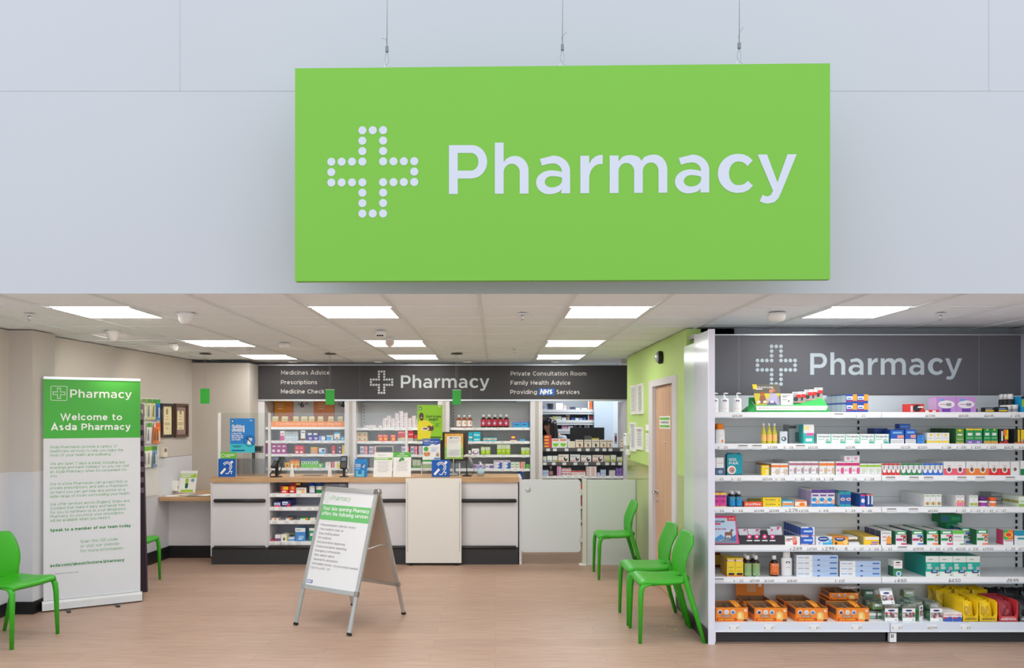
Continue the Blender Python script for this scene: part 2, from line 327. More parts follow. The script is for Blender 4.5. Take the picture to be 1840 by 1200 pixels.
def widen(pl, w):
    """quads of half-width w/2 along a stroke, mitred at its corners"""
    P = [pl[0]]
    for p in pl[1:]:
        if math.hypot(p[0]-P[-1][0], p[1]-P[-1][1]) > 1e-5: P.append(p)
    closed = len(P) > 3 and math.hypot(P[0][0]-P[-1][0], P[0][1]-P[-1][1]) < 1e-4
    if closed: P.pop()
    n = len(P); L, R = [], []
    for i, p in enumerate(P):
        a = P[(i-1) % n] if closed or i else None; b = P[(i+1) % n] if closed or i < n-1 else None
        d1 = Vector((p[0]-a[0], p[1]-a[1])).normalized() if a else None; d2 = Vector((b[0]-p[0], b[1]-p[1])).normalized() if b else None
        if d1 is None: d1 = d2
        if d2 is None: d2 = d1
        m = Vector((-(d1.y+d2.y), d1.x+d2.x))
        m = m.normalized() if m.length > 1e-4 else Vector((-d1.y, d1.x)); c = max(.38, m.dot(Vector((-d1.y, d1.x)))); k = w/2/c
        L.append((p[0]+m.x*k, p[1]+m.y*k)); R.append((p[0]-m.x*k, p[1]-m.y*k))
    return [(R[i], R[(i+1) % n], L[(i+1) % n], L[i]) for i in range(n if closed else n-1)]
TXT = {}
def set_text(txt, w, sp, res):
    key = (txt, round(w, 3), sp, res)
    if key in TXT: return TXT[key]
    x, out = 0, []
    for ch in txt:
        adv, strokes = glyph(ch, w, res)
        for li, s_ in enumerate(strokes):
            for q in widen(s_, w): out.append(([(px+x, py) for px, py in q], li))
        x += adv+sp
    TXT[key] = (out, x-sp); return TXT[key]

# the word as it stands on the big signs, outlines with their round bowls; units: capital height 507
def _outline(cmds):
    pts = [cmds[0]]
    for c in cmds[1:]:
        if len(c) == 2: pts.append(c); continue
        k, x, y = c; x0, y0 = pts[-1]
        for i in range(1, 9):
            a = math.pi/2*i/8
            pts.append((x0+(x-x0)*math.sin(a), y0+(y-y0)*(1-math.cos(a))) if k == 'H' else (x0+(x-x0)*(1-math.cos(a)), y0+(y-y0)*math.sin(a)))
    return pts
_A = [[(40, 358), ('H', 178, 392)[1:], ('H', 353, 232), (353, 0), (262, 0), (262, 48), ('V', 132, -8), ('H', 0, 118), ('V', 160, 240), (225, 233), (268, 222), ('V', 178, 311), (118, 305), (61, 288)], [(91, 118), ('V', 168, 180), (225, 175), (268, 163), (268, 135), ('V', 165, 62), ('H', 91, 118)]]
WORD = [(0, [[(0, 0), (0, 507), (235, 507), ('H', 398, 334), ('V', 235, 160), (92, 160), (92, 0)], [(92, 425), (230, 425), ('H', 307, 333), ('V', 230, 242), (92, 242)]]),
    (477, [[(0, 0), (0, 530), (92, 530), (92, 328), (120, 362), (160, 384), (205, 392), ('H', 350, 240), (350, 0), (258, 0), (258, 222), ('V', 175, 310), ('H', 92, 222), (92, 0)]]),
    (904, _A), (1362, [[(0, 0), (0, 388), (92, 388), (92, 305), (120, 350), (160, 382), (200, 394), (232, 395), (232, 300), (205, 300), ('H', 92, 150), (92, 0)]]),
    (1665, [[(0, 0), (0, 388), (92, 388), (92, 328), (130, 372), (170, 388), (212, 392), ('H', 324, 330), (360, 372), (410, 390), (459, 395), ('H', 594, 240), (594, 0), (503, 0), (503, 225), ('V', 427, 313), ('H', 342, 225), (342, 0), (252, 0), (252, 225), ('V', 172, 310), ('H', 92, 225), (92, 0)]]),
    (2337, _A), (2777, [[(358, 327), (315, 368), (262, 391), (205, 397), ('H', 0, 195), ('V', 205, -7), (262, -1), (315, 22), (360, 67), (308, 118), (285, 95), (250, 77), (205, 73), ('H', 115, 195), ('V', 205, 317), (250, 312), (285, 292), (303, 268)]]),
    (3185, [[(0, 388), (97, 388), (203, 100), (305, 388), (400, 388), (245, 5), (215, -60), (175, -102), (110, -118), (60, -112), (20, -92), (52, -27), (78, -40), (105, -44), (135, -30), (158, 12)]])]
_wm = {}
def word_mesh():
    if 'v' in _wm: return _wm['v'], _wm['f']
    cu = bpy.data.curves.new('word_outline', 'CURVE'); cu.dimensions = '2D'; cu.fill_mode = 'BOTH'
    for ox, loops in WORD:
        for lp in loops:
            pts = _outline(lp); sp = cu.splines.new('POLY'); sp.points.add(len(pts)-1)
            for i, (x, y) in enumerate(pts): sp.points[i].co = ((x+ox)/507, y/507, 0, 1)
            sp.use_cyclic_u = True
    o = bpy.data.objects.new('word_outline', cu); me = bpy.data.meshes.new_from_object(o)
    _wm['v'] = [tuple(v.co) for v in me.vertices]; _wm['f'] = [tuple(p.vertices) for p in me.polygons]
    bpy.data.objects.remove(o); bpy.data.curves.remove(cu); bpy.data.meshes.remove(me)
    return _wm['v'], _wm['f']
def word(mb, o, ux, uz, cap, m):
    o, ux, uz = Vector(o), Vector(ux), Vector(uz); v, f = word_mesh()
    mb.mesh([o+ux*p[0]*cap+uz*p[1]*cap for p in v], f, m)
def dotcross(mb, c, pitch, r, ux, uz, m, seg=20):
    """the cross outlined in dots"""
    c, ux, uz = Vector(c), Vector(ux), Vector(uz); pts = set()
    for i in range(-4, 5):
        for j in range(-4, 5):
            a, b = abs(i), abs(j)
            if (a == 1 and 1 <= b <= 4) or (b == 1 and 1 <= a <= 4) or (a == 0 and b == 4) or (b == 0 and a == 4): pts.add((i, j))
    for i, j in sorted(pts): mb.disc(c+ux*i*pitch+uz*j*pitch, r, ux, uz, m, seg)
def nhs(mb, o, ux, uz, wd, lift=(0, -.001, 0), blue=None, white=None):
    o, ux, uz = Vector(o), Vector(ux), Vector(uz); h = wd*.42
    mb.face([o, o+ux*wd, o+ux*wd+uz*h, o+uz*h], blue or C((0, 94, 184)))
    mb.text('NHS', o+ux*wd*.07+uz*h*.15+Vector(lift), ux, uz, h*.7, white or PAPER, .27, 'l', fit=wd*.78, shear=.2, sp=.05)
def ear(mb, c, s, ux, uz, m, n=(0, -1, 0)):
    """the hearing loop symbol: an ear crossed by a bar, with a T"""
    c, ux, uz = Vector(c), Vector(ux), Vector(uz)
    P = lambda x, z: c+ux*x*s+uz*z*s
    nn = [0]
    def stroke(pl, w):
        nn[0] += 1
        for q in widen(pl, w): mb.face([P(*t)+Vector(n)*.0002*nn[0] for t in q], m)
    stroke(arc(.02, .08, .27, .27, 150, -38, 14)+[(.14, -.24), (.08, -.34), (-.02, -.36), (-.08, -.32)], .045)
    stroke(arc(.02, .08, .18, .18, 160, 0, 12)+[(.18, .0), (.12, -.08)], .04)
    stroke([(-.36, -.36), (-.08, -.04)], .13)
    mb.disc(P(.30, .34)+Vector(n)*.0012, s*.075, ux, uz, m); stroke([(.22, .24), (.30, .33)], .06)
    mb.text('T', P(.2, -.38)+Vector(n)*.0012, ux, uz, s*.18, m, .22)

# ============================================================ the setting
BKY = 4.888                                       # front of the bulkhead
m = MB().box(-7, 7, -6, 14.2, -.06, 0, floor_material()); struct(m, 'floor')
m = MB(); m.box(-7, 7, BKY+.008, BKY+.12, CEIL+.1, 7.4, HALLW); m.box(-7, 7, BKY, BKY+.008, CEIL-.002, 7.4, HALLW); struct(m, 'wall_bulkhead')
m = MB()
for px in (323, 1777): m.box(WX(px, BKY)-.002, WX(px, BKY)+.002, BKY-.0015, BKY+.002, WZ(163, BKY), 7.4, M('joint', (181, 185, 190), .6))
m.box(-7, 7, BKY-.0015, BKY+.002, WZ(163, BKY)-.002, WZ(163, BKY)+.002, MATS['joint']); struct(m, 'trim_1')
T = .59
m = MB(); m.box(-4.3, 5.7, BKY+.009, 14.1, CEIL+.009, CEIL+.09, TILE)
gx = [-.10+T*n for n in range(-7, 10)]; gy = [5.507+T*k for k in range(0, 15)]
for x in gx: m.box(x-.012, x+.012, BKY+.01, 14, CEIL, CEIL+.01, GRID)
for y in gy: m.box(-4.3, 5.7, y-.003, y+.003, CEIL+.006, CEIL+.01, GRID)
struct(m, 'ceiling')
LWX = lambda Y: -4.053+.0627*(Y-7.385)            # the consultation corner's wall runs slightly askew
LWY = lambda px: -6593/(px-981.5)
BLY = 10.36
def slab(mb, x0, y0, x1, y1, th, z0, z1, mt):     # wall between two plan points, thickness to the other side
    d = Vector((x1-x0, y1-y0, 0)).normalized(); n = Vector((-d.y, d.x, 0))*th
    mb.prism([(x0, y0, z0), (x1, y1, z0), (x1, y1, z1), (x0, y0, z1)], n, mt)
m = MB(); DZ = 1.2
m.box(-4.3, -4.13, BKY+.12, 6.9, DZ, CEIL, WALLW); m.box(-4.3, -4.13, BKY+.12, 6.9, 0, DZ, DADO); m.box(-4.13, -4.128, BKY+.2, 6.9, DZ-.006, DZ+.006, DADO); struct(m, 'wall_left_front')
m = MB(); m.box(-4.3, -3.93, 6.9, 7.25, DZ, CEIL, WALLW); m.box(-4.3, -3.93, 6.9, 7.25, 0, DZ, DADO); m.box(-4.13, -3.93, 6.898, 6.9, DZ-.006, DZ+.006, DADO); m.box(-3.93, -3.928, 6.9, 7.25, DZ-.006, DZ+.006, DADO); struct(m, 'wall_left_column')
m = MB(); slab(m, LWX(7.25), 7.25, LWX(BLY), BLY, .2, DZ+.004, CEIL, WALLW); slab(m, LWX(7.25), 7.25, LWX(BLY), BLY, .2, 0, DZ, DADO)
struct(m, 'wall_left')
m = MB(); m.box(-4.13, -4.118, BKY+.2, 6.888, 0, .105, SKIRT); m.box(-4.13, -3.92, 6.888, 6.9, 0, .105, SKIRT); m.box(-3.93, -3.918, 6.9, 7.26, 0, .105, SKIRT)
slab(m, LWX(7.26)+.012, 7.26, LWX(BLY)+.012, BLY, .01, 0, .14, SKIRT); struct(m, 'baseboard_left')
# back: cream service riser in the corner, then the wall behind the shelving
CRX = WX(447, BLY)
m = MB(); m.box(LWX(BLY)-.2, CRX, BLY, 10.80, 0, 2.375, CREAM); m.box(CRX, CRX+.006, BLY, 10.8, 0, 2.372, M('riser_edge', (196, 190, 180), .5)); struct(m, 'wall_riser')
m = MB(); m.box(-4.3, .30, 11.35, 11.45, 0, 2.6, M('void_wall', (70, 68, 66), .8)); m.box(-4.3, LWX(BLY)-.02, BLY, 11.4, 0, CEIL, CREAM); struct(m, 'wall_back')
m = MB(); m.box(LWX(9.75)-.05, -3.29, 9.72, 9.76, 0, .70, WHITE); m.box(LWX(9.7), -3.29, 9.708, 9.72, 0, .145, SKIRT); struct(m, 'baseboard_back')
# green consultation room box
GX, GY0, GY1 = 1.60, 6.80, 9.86; GD = 1.18
DY0, DY1 = GX*F/(1217.4-CX), GX*F/(1168.6-CX)       # outside of the door frame
DT = 2.045
m = MB(); g2 = GX+.12
for y0, y1 in ((GY0, DY0), (DY1, GY1)): m.box(GX, g2, y0, y1, GD, CEIL, GREENW); m.box(GX, g2, y0, y1, 0, GD, GREEND)
m.box(GX, g2, DY0, DY1, DT, CEIL, GREENW)
m.box(g2, 2.0, GY0, GY0+.1, GD, CEIL, GREENW); m.box(g2, 2.0, GY0, GY0+.1, 0, GD, GREEND)
m.box(g2, 2.1, GY1-.1, GY1, 0, CEIL, WALLW)
m.box(GX-.002, GX, GY0, DY0, GD-.008, GD, GREENW); m.box(GX-.002, GX, DY1, GY1, GD-.008, GD, GREENW)
struct(m, 'wall_green')
m = MB(); m.box(GX-.012, GX, GY0-.01, DY0, 0, .10, SKIRT); m.box(GX-.012, GX, DY1, GY1, 0, .10, SKIRT); struct(m, 'baseboard_green')
LY0, LY1, LT = GX*F/(1210.5-CX), GX*F/(1175-CX), 1.982
m = MB(); fw = LY0-DY0
m.box(GX-.018, GX+.12, DY0, LY0, 0, DT, WHITE); m.box(GX-.018, GX+.12, LY1, DY1, 0, DT, WHITE); m.box(GX-.018, GX+.12, LY0, LY1, LT, DT, WHITE)
m.box(GX+.0, GX+.03, LY0, LY0+.012, 0, LT, WHITE)
fr = struct(m, 'door_frame'); 
m = MB(); m.box(GX+.02, GX+.06, LY0+.008, LY1-.008, .006, LT-.006, DOORW); door = struct(m, 'door_1')
m = MB(); hy = LY1-.09                              # lever handle on the far stile
m.lathe([(.0, -.008), (.026, -.008), (.026, .0), (.0, .0)], (GX+.02, hy, WZ(884, 8.1)), CHROME, 14, 'x')
m.tube([(GX+.02, hy, WZ(884, 8.1)), (GX-.03, hy, WZ(884, 8.1)), (GX-.036, hy-.012, WZ(884, 8.1)), (GX-.036, hy-.12, WZ(884, 8.1))], .009, CHROME)
m.lathe([(.0, -.006), (.022, -.006), (.022, .0), (.0, .0)], (GX+.02, hy, WZ(884, 8.1)-.08), CHROME, 12, 'x')
h_ = part(m, 'door_handle', door)
m = MB(); m.lathe([(0, -.004), (.012, -.004), (.012, 0), (0, 0)], (GX+.02, GX*F/(1190.5-CX), WZ(795, 7.75)), CHROME, 12, 'x'); part(m, 'door_viewer', door)
# wall above and beside the wide shelving
m = MB(); m.box(2.0, 5.7, 6.84, 6.95, 0, CEIL+.02, noisy('grey_soffit', (176, 180, 182), .6)); m.box(GX+.12, 2.0, 6.8, 6.95, 2.33, CEIL, MATS['grey_soffit']); struct(m, 'wall_shelving')
m = MB(); m.box(4.32, 4.5, BKY+.12, 6.9, 0, CEIL, MATS['grey_soffit']); struct(m, 'wall_right')
# dispensary
DSB = 13.9
m = MB(); m.box(.26, 3.6, DSB, DSB+.1, 0, CEIL+.1, noisy('dispensary_wall', (214, 222, 230), .5)); struct(m, 'wall_dispensary_back'); struct(MB().box(.26, .34, 11.45, DSB, 0, CEIL+.1, MATS['dispensary_wall']), 'wall_dispensary_left'); struct(MB().box(3.5, 3.6, 10.0, DSB, 0, CEIL+.1, MATS['dispensary_wall']), 'wall_dispensary_right'); struct(MB().box(2.1, 3.6, 9.8, 9.86, 0, CEIL, MATS['dispensary_wall']), 'wall_dispensary_front')
m = MB(); px0 = WX(1068, 13.0)
m.box(px0, WX(1101, 13.0), 13.0, 13.06, 0, 2.38, noisy('pale_blue_door', (190, 206, 222), .4)); m.box(WX(1101, 13.0), 3.5, 12.98, 13.1, 0, 2.38, noisy('pale_blue_wall', (206, 216, 226), .5)); struct(m, 'door_2')

# ---- ceiling fittings
def ceil_at(px, py): Y = (CEIL-H0)*F/(HY-py); return WX(px, Y), Y
LIGHTS = [(-5, 5.507, 'first row above the tall green banner'), (-2, 5.507, 'first row above the hanging sign cloth'), (1, 5.507, 'first row beside the green wall'), (4, 5.507, 'above the wide medicine shelving'),
          (-5, 7.872, 'second row above the certificates corner'), (-2, 7.872, 'second row at the ceiling camera'), (1, 7.872, 'second row before the green wall'),
          (-5, 9.642, 'last row above the counter by the riser'), (-2, 9.642, 'last row above the middle of the counter'), (1, 9.642, 'last row above the counter gate')]
LIGHTS[1] = (-2, 5.507, 'first row between the banner and the centre')
fp = MB(); g = .012
fp.box(g, T-g, g, .03, -.0015, .004, GRID); fp.box(g, T-g, T-.03, T-g, -.0015, .004, GRID); fp.box(g, .03, .03, T-.03, -.0015, .004, GRID); fp.box(T-.03, T-g, .03, T-.03, -.0015, .004, GRID)
dp = MB().box(.024, T-.024, .024, T-.024, -.001, .004, LITE)
l0 = None
for n, y, s in LIGHTS:
    x = -.10+T*n
    if l0 is None:
        l0 = thing('ceiling_light', '', 'light', (x, y, CEIL)); part(fp, 'frame', l0, local=True); part(dp, 'diffuser', l0, local=True); o = l0
    else: o = copy_tree(l0); o.location = (x, y, CEIL)
    o['label'] = 'square white light panel, '+s; o['group'] = 'ceiling light panels'
def sprinkler(px, py, lab):
    x, y = ceil_at(px, py); t = thing('sprinkler', lab, 'sprinkler', (x, y, CEIL), 0, 'ceiling sprinklers')
    m = MB().lathe([(0, 0), (.036, 0), (.036, -.004), (.012, -.010), (0, -.01)], (0, 0, 0), GRID, 14); part(m, 'plate', t, local=True)
    m = MB().lathe([(.006, -.01), (.011, -.016), (.008, -.03), (.004, -.04), (.014, -.042), (.014, -.045), (0, -.045)], (0, 0, 0), CHROME, 10); part(m, 'nozzle', t, local=True)
for a in ((53, 564.5, 'sprinkler in the ceiling above the blue-dadoed column'), (447.5, 627, 'sprinkler between the two back ceiling lights near the riser'), (939, 563.5, 'sprinkler between the two middle lights of the first row'),
          (924, 626, 'sprinkler above the counter near the hanging tags'), (1690, 563.5, 'sprinkler above the wide shelving, beside its ceiling light')): sprinkler(*a)
def cone_spot(px, py, to, lab, s=.74):
    x, y = ceil_at(px, py); t = thing('ceiling_spotlight', lab, 'spotlight', (x, y, CEIL), 0, 'white ceiling spotlights')
    m = MB().lathe([(.0, 0), (.095*s, 0), (.095*s, -.006), (0, -.006)], (0, 0, 0), PAPER, 18); part(m, 'ring', t, local=True)
    m = MB(); d = (Vector(to)-Vector((x, y, CEIL))).normalized(); n = 7
    pts = [Vector((0, 0, -.0))+d*.115*s*k/n for k in range(n+1)]; rr = [.072*s*math.sqrt(max(.12, 1-(k/n)**2*.85)) for k in range(n+1)]
    m.tube(pts, rr, PAPER, 16); part(m, 'shade', t, local=True)
cone_spot(335, 564, (-2.25, 5.5, 2.0), 'white cone spotlight nearest the first row of lights'.replace('nearest', 'beside'))
cone_spot(202, 596, (-3.2, 6.9, 2.0), 'white cone spotlight over the green banner')
cone_spot(311, 618.5, (-3.1, 8.3, 2.0), 'small white cone spotlight before the back light', .6)
def discs(name, cat, px, py, lab, r, h, mt, group=None):
    x, y = ceil_at(px, py); m = MB().lathe([(0, 0), (r, 0), (r, -h*.6), (r*.8, -h), (0, -h)], (x, y, CEIL), mt, 20); return solo(m, name, lab, cat, (x, y, CEIL), group)
discs('smoke_detector', 'smoke detector', 511, 617, 'white domed detector between the back lights over the counter', .055, .05, PAPER)
discs('smoke_detector', 'smoke detector', 1396, 562.5, 'white domed detector beside the light over the wide shelving', .06, .055, PAPER)
for px, s in ((526, 'near the riser'), (680, 'before the dotted cross'), (840, 'before the dark sign lettering end'), (998, 'near the dispensary hatch')):
    discs('downlight', 'downlight', px, 649, 'small recessed downlight in the last ceiling row '+s, .055, .02, PAPER, 'small recessed downlights')
x, y = ceil_at(684, 595); t = thing('ceiling_camera', 'white box sensor with dark slots beside the second row light', 'camera', (x, y, CEIL))
part(MB().lathe([(0, 0), (.045, 0), (.042, -.05), (0, -.05)], (0, 0, 0), PAPER, 18), 'body', t, local=True)
m = MB()
for k in range(3): m.box(-.028+k*.02, -.012+k*.02, -.046, -.036, -.047, -.036, SLOT)
part(m, 'slot_grille', t, local=True)
t = thing('tilted_spotlight', 'round white tilted lamp hanging before the second row light', 'spotlight', (-.975, 7.5, CEIL))
part(MB().tube([(0, 0, 0), (0, 0, -.03)], .01, PAPER), 'stem', t, local=True)
m = MB(); m.tube([(0, .01, -.035), (.004, -.02, -.05)], [.042, .042], PAPER, 18); part(m, 'housing', t, local=True)
m = MB(); m.tube([(.004, -.021, -.0505), (.0042, -.0225, -.0512)], [.026, .026], M('lamp_lens', (225, 205, 195), .3), 16); part(m, 'lens', t, local=True)
# green tags on wires under dark ceiling roses
for px, tp, a, b, s in ((369, (360, 376.5), 698, 725, 'in front of the cream riser'), (594, (585, 601), 699.5, 727, 'below the words of the dark sign'), (821, (813, 828.3), 700, 727, 'below the large dark sign lettering')):
    x, y = ceil_at(px, 635.5); t = thing('hanging_till_tag', 'blank green tag hanging on two wires '+s, 'sign', (x, y, CEIL), 0, 'green tags over the counter')
    part(MB().lathe([(0, 0), (.068, 0), (.068, -.006), (0, -.006)], (0, 0, 0), M('dark_rose', (66, 62, 58), .5), 20), 'ceiling_rose', t, local=True)
    x0, x1 = WX(tp[0], y)-x, WX(tp[1], y)-x; z1, z0 = WZ(a, y)-CEIL, WZ(b, y)-CEIL
    m = MB().box(x0, x1, -.002, .002, z0, z1, TAG); m.box(x0-.001, x1+.001, -.003, .003, z1-.004, z1, PAPER) if px != 369 else None; part(m, 'tag', t, local=True)
    for k in (.38, .56): part(MB().tube([(x0+(x1-x0)*k, 0, z1), (x0+(x1-x0)*k, 0, 0)], .0012, M('wire', (150, 150, 148), .4, .5), 5), 'wire', t, local=True)
x = WX(1123, 10.2); m = MB().box(x-.03, x+.028, 10.2, 10.3, CEIL-.05, CEIL, CREAM); solo(m, 'sensor_box', 'small beige box at the ceiling where green wall meets dark sign', 'sensor')

# ============================================================ the big hanging sign
t = thing('hanging_sign', 'huge lime green sign reading Pharmacy with a dotted white cross', 'sign', (.354, 4.40, 2.405), math.atan2(-.063, 2.892))
hw = 2.893/2; SH = 1.161
part(MB().box(-hw, hw, 0, .045, 0, SH, SIGNG), 'panel', t, local=True)
m = MB(); word(m, (-.252-.354, -.0015, 2.875-2.405), X1, Z1, .2650, SIGNW); part(m, 'lettering', t, local=True)
m = MB(); dotcross(m, (-.667-.354, -.0015, WZ(308.7, 4.42)-2.405), .0566, .0222, X1, Z1, SIGNW, 28); part(m, 'dotted_cross', t, local=True)
WIRE = M('steel_wire', (160, 164, 170), .35, .6)
for k, px in enumerate((694, 1011, 1330)):
    x = (px-CX)/(330.5+k*1.3)-.354; y = .022; m = MB()
    m.tube([(x, y, SH+.11), (x+.002, y, SH+.6), (x, y, 7.4-2.405)], .0022, WIRE, 5)
    m.tube([(x, y, SH+.11), (x-.012, y, SH+.05), (x-.004, y, SH+.025), (x+.004, y, SH+.025), (x+.010, y, SH+.05), (x, y, SH+.11)], .0018, WIRE, 5)
    m.tube([(x, y, SH+.13), (x-.004, y, SH+.165), (x-.028 if k == 0 else x+.02, y, SH+.17+.02*k)], .0018, WIRE, 5)
    part(m, 'suspension_wire', t, local=True)
    part(MB().box(x-.008, x+.008, y-.006, y+.006, SH+.095, SH+.125, M('gripper_metal', (120, 124, 130), .35, .5)), 'wire_gripper', t, local=True)
    m = MB(); pts = [(x+.014*math.cos(a), y, SH+.014+.014*math.sin(a)) for a in [math.pi*2*i/12 for i in range(13)]]; m.tube(pts, .0028, CHROME, 6); part(m, 'eyelet', t, local=True)

# ============================================================ dark fascia signs
FY = 10.75
t = thing('fascia_sign', 'long dark sign over the counter shelves reading Pharmacy and services', 'sign', (WX(793, FY), FY, WZ(717.5, FY)))
fx0, fx1, fz0, fz1 = WX(462.5, FY), WX(1127, FY), WZ(717.5, FY), WZ(656.5, FY)
part(MB().box(fx0, fx1, FY, FY+.03, fz0, fz1, CHAR), 'panel', t)
m = MB().box(fx0, fx1, FY-.008, FY+.03, fz1, fz1+.010, METAL); m.box(fx0, fx1, FY-.008, FY+.03, fz0-.022, fz0, METAL); m.box(fx0-.01, fx0, FY-.008, FY+.03, fz0, fz1, METAL); part(m, 'trim', t)
m = MB()
for px in (646.5, 846): m.box(WX(px, FY)-.002, WX(px, FY)+.002, FY-.001, FY, fz0, fz1, M('board_joint', (92, 90, 92), .4))
part(m, 'joint_strip', t)
y = FY-.0015; m = MB(); LT_ = M('light_lettering', (214, 212, 208), .5)
for s, a, b, z in (('Medicines Advice', 505.2, 592.3, 673), ('Prescriptions', 504.8, 570, 690.3), ('Medicine Check', 504.8, 583.2, 706.9), ('Private Consultation Room', 917.7, 1053.6, 674.7), ('Family Health Advice', 917.5, 1025.3, 691.2), ('Providing', 917, 964.9, 707.8), ('Services', 999.6, 1041.6, 707.8)):
    part_line = MB(); part_line.text(s, (WX(a, y), y, WZ(z, y)), X1, Z1, 7.4/F*y, LT_, .15, fit=(b-a)/F*y, sp=.15); part(part_line, 'service_line', t)
m = MB(); word(m, (WX(720.3, y), y, WZ(696.8, y)), X1, Z1, 22.5/F*y, GREYL); part(m, 'word', t)
m = MB(); dotcross(m, (WX(685.6, y), y, WZ(686.6, y)), 4.78/F*y, 2.02/F*y, X1, Z1, GREYL, 14); part(m, 'dotted_cross', t)
m = MB(); nhs(m, (WX(968, y), y, WZ(709.8, y)), X1, Z1, 28.5/F*y); part(m, 'logo', t)
RY = 6.6
t = thing('shelving_sign', 'dark sign above the wide shelving reading Pharmacy with dotted cross', 'sign', (2.95, RY, WZ(710, RY)))
rx0, rx1, rz0, rz1 = 1.62, 4.268, WZ(710, RY), WZ(602.5, RY)
part(MB().box(rx0, rx1, RY, RY+.03, rz0, rz1, noisy('slate_sign_board', (96, 96, 102), .4, .08, nscale=90)), 'panel', t); part(MB().box(rx0, rx1, RY-.012, RY+.03, rz1, rz1+.008, METAL), 'trim', t)
m = MB()
for px in (1327.4, 1759): m.box(WX(px, RY)-.002, WX(px, RY)+.002, RY-.001, RY, rz0, rz1, M('bright_joint', (130, 134, 138), .4))
part(m, 'joint_strip', t); y = RY-.0015
m = MB(); word(m, (WX(1455.8, y), y, WZ(673.2, y)), X1, Z1, 38.6/F*y, M('cool_lettering', (188, 202, 208), .5)); part(m, 'lettering', t)
m = MB(); dotcross(m, (WX(1394.9, y), y, WZ(656, y)), 8.44/F*y, 3.35/F*y, X1, Z1, MATS['cool_lettering'], 18); part(m, 'dotted_cross', t)
m = MB(); m.box(rx0, 4.32, RY+.03, 6.84, rz1-.02, rz1+.012, MATS['grey_soffit']); m.box(rx1, 4.32, RY-.25, 6.84, rz0-.05, rz1+.008, noisy('lilac_return', (168, 170, 184), .5)); struct(m, 'trim_2')

# ============================================================ chairs
def make_chair():
    t = thing('plastic_chair', '', 'chair', (0, 0, 0), 0, 'green plastic waiting chairs')
    def seat(u, v):                                # u front to back, v side to side
        x = .232-.385*u; hw = .222-.03*u-.05*max(0, (u-.8)/.2)**2-.022*max(0, (.1-u)/.1)**2; e = abs(2*v-1)
        z = .450-.030*max(0, 1-u/.16)**2-.010*e**6+.010*e*e-.012*math.sin(min(1, u*1.1)*math.pi)+.012*max(0, (u-.85)/.15)**2
        return (x, (2*v-1)*hw, z)
    m = MB().shell(seat, 16, 14, .026, CHG, skip=lambda i, j: i == 14 and 5 <= j <= 8)
    part(m, 'seat', t, local=True)
    def back(u, v):
        e = abs(2*v-1); zt = .795-.014*e*e-.050*max(0, (e-.72)/.28)**2.2; z = .437+u*(zt-.437); w = .184+.034*math.sin(min(1, u*1.2)*math.pi/2)
        x = -.128-.058*u**1.7+.045*e*e*(.35+.65*math.sin(u*math.pi*.9)); return (x, (2*v-1)*w, z)
    part(MB().shell(back, 18, 26, .014, CHG), 'backrest', t, local=True)
    for s in (-1, 1):
        m = MB(); m.tube([(.11, s*.186, .428), (.175, s*.196, .430), (.205, s*.203, .420), (.221, s*.207, .39), (.226, s*.212, .33), (.232, s*.222, 0)], [.010, .013, .019, .021, .019, .013], CHG, 8, rx=[.022, .026, .025, .022, .020, .015]); part(m, 'leg', t, local=True)
        m = MB(); m.tube([(-.100, s*.196, .56), (-.106, s*.194, .49), (-.122, s*.190, .42), (-.168, s*.196, .27), (-.245, s*.212, 0)], [.005, .015, .022, .020, .014], CHG, 8, rx=[.006, .010, .015, .016, .013]); part(m, 'leg', t, local=True)
    return t
chair0 = make_chair()
CH = [(1.30, 8.60, math.pi, 'green plastic chair alone beside the white low gate panel'), (1.297, 6.735, math.pi, 'green plastic chair farther of the joined pair by the door'), (1.300, 6.215, math.pi, 'green plastic chair in front of the pair, by the shelving end panel'),
      (-3.65, 6.10, math.atan2(-.10, .45), 'green plastic chair before the black-skirted column'), (-3.70, 8.18, .0, 'green plastic chair half hidden behind the tall green banner')]
for i, (x, y, a, lab) in enumerate(CH):
    o = chair0 if i == 0 else copy_tree(chair0)
    o.location = (x, y, 0); o.rotation_euler = (0, 0, a); o['label'] = lab

def hit(px, py, p0, n):
    """point where the sight line of a photo pixel meets a plane"""
    d = Vector(((px-CX)/F, 1, -(py-HY)/F)); e = Vector((0, 0, H0)); n = Vector(n); return e+d*((Vector(p0)-e).dot(n)/d.dot(n))

# ============================================================ roller banner
bl, br = Vector((-3.885, 6.985, 0)), Vector((-3.228, 7.39, 0)); bu = (br-bl).normalized(); bn = Vector((bu.y, -bu.x, 0)); BWD = (br-bl).length
t = thing('roller_banner', 'tall green and white roller banner reading Welcome to Asda Pharmacy', 'banner', ((bl+br)/2)[:])
p0 = bl+bn*.0; HB = lambda px, py: hit(px, py, p0, bn)
BZ = WZ(787, 7.18)
m = MB(); o_ = bl-bn*.002
m.obox(o_+Vector((0, 0, .09)), bu*BWD, -bn*.002, (0, 0, BZ-.09), noisy('banner_white', (216, 219, 222), .5, .01)); m.obox(o_+Vector((0, 0, BZ)), bu*BWD, -bn*.002, (0, 0, 2.005-BZ), noisy('banner_green', (66, 172, 56), .45, .02)); part(m, 'sheet', t)
m = MB(); m.obox(bl-bn*.012+Vector((0, 0, 2.0)), bu*BWD, bn*.018, (0, 0, .022), METAL); part(m, 'top_rail', t)
m = MB(); prof = [(-.05, .012), (-.05, .055), (-.02, .085), (.02, .09), (.035, .07), (.038, .012)]
m.prism([bl-bu*.012+bn*a+Vector((0, 0, b)) for a, b in prof], bu*(BWD+.024), noisy('banner_base_grey', (214, 216, 216), .35)); 
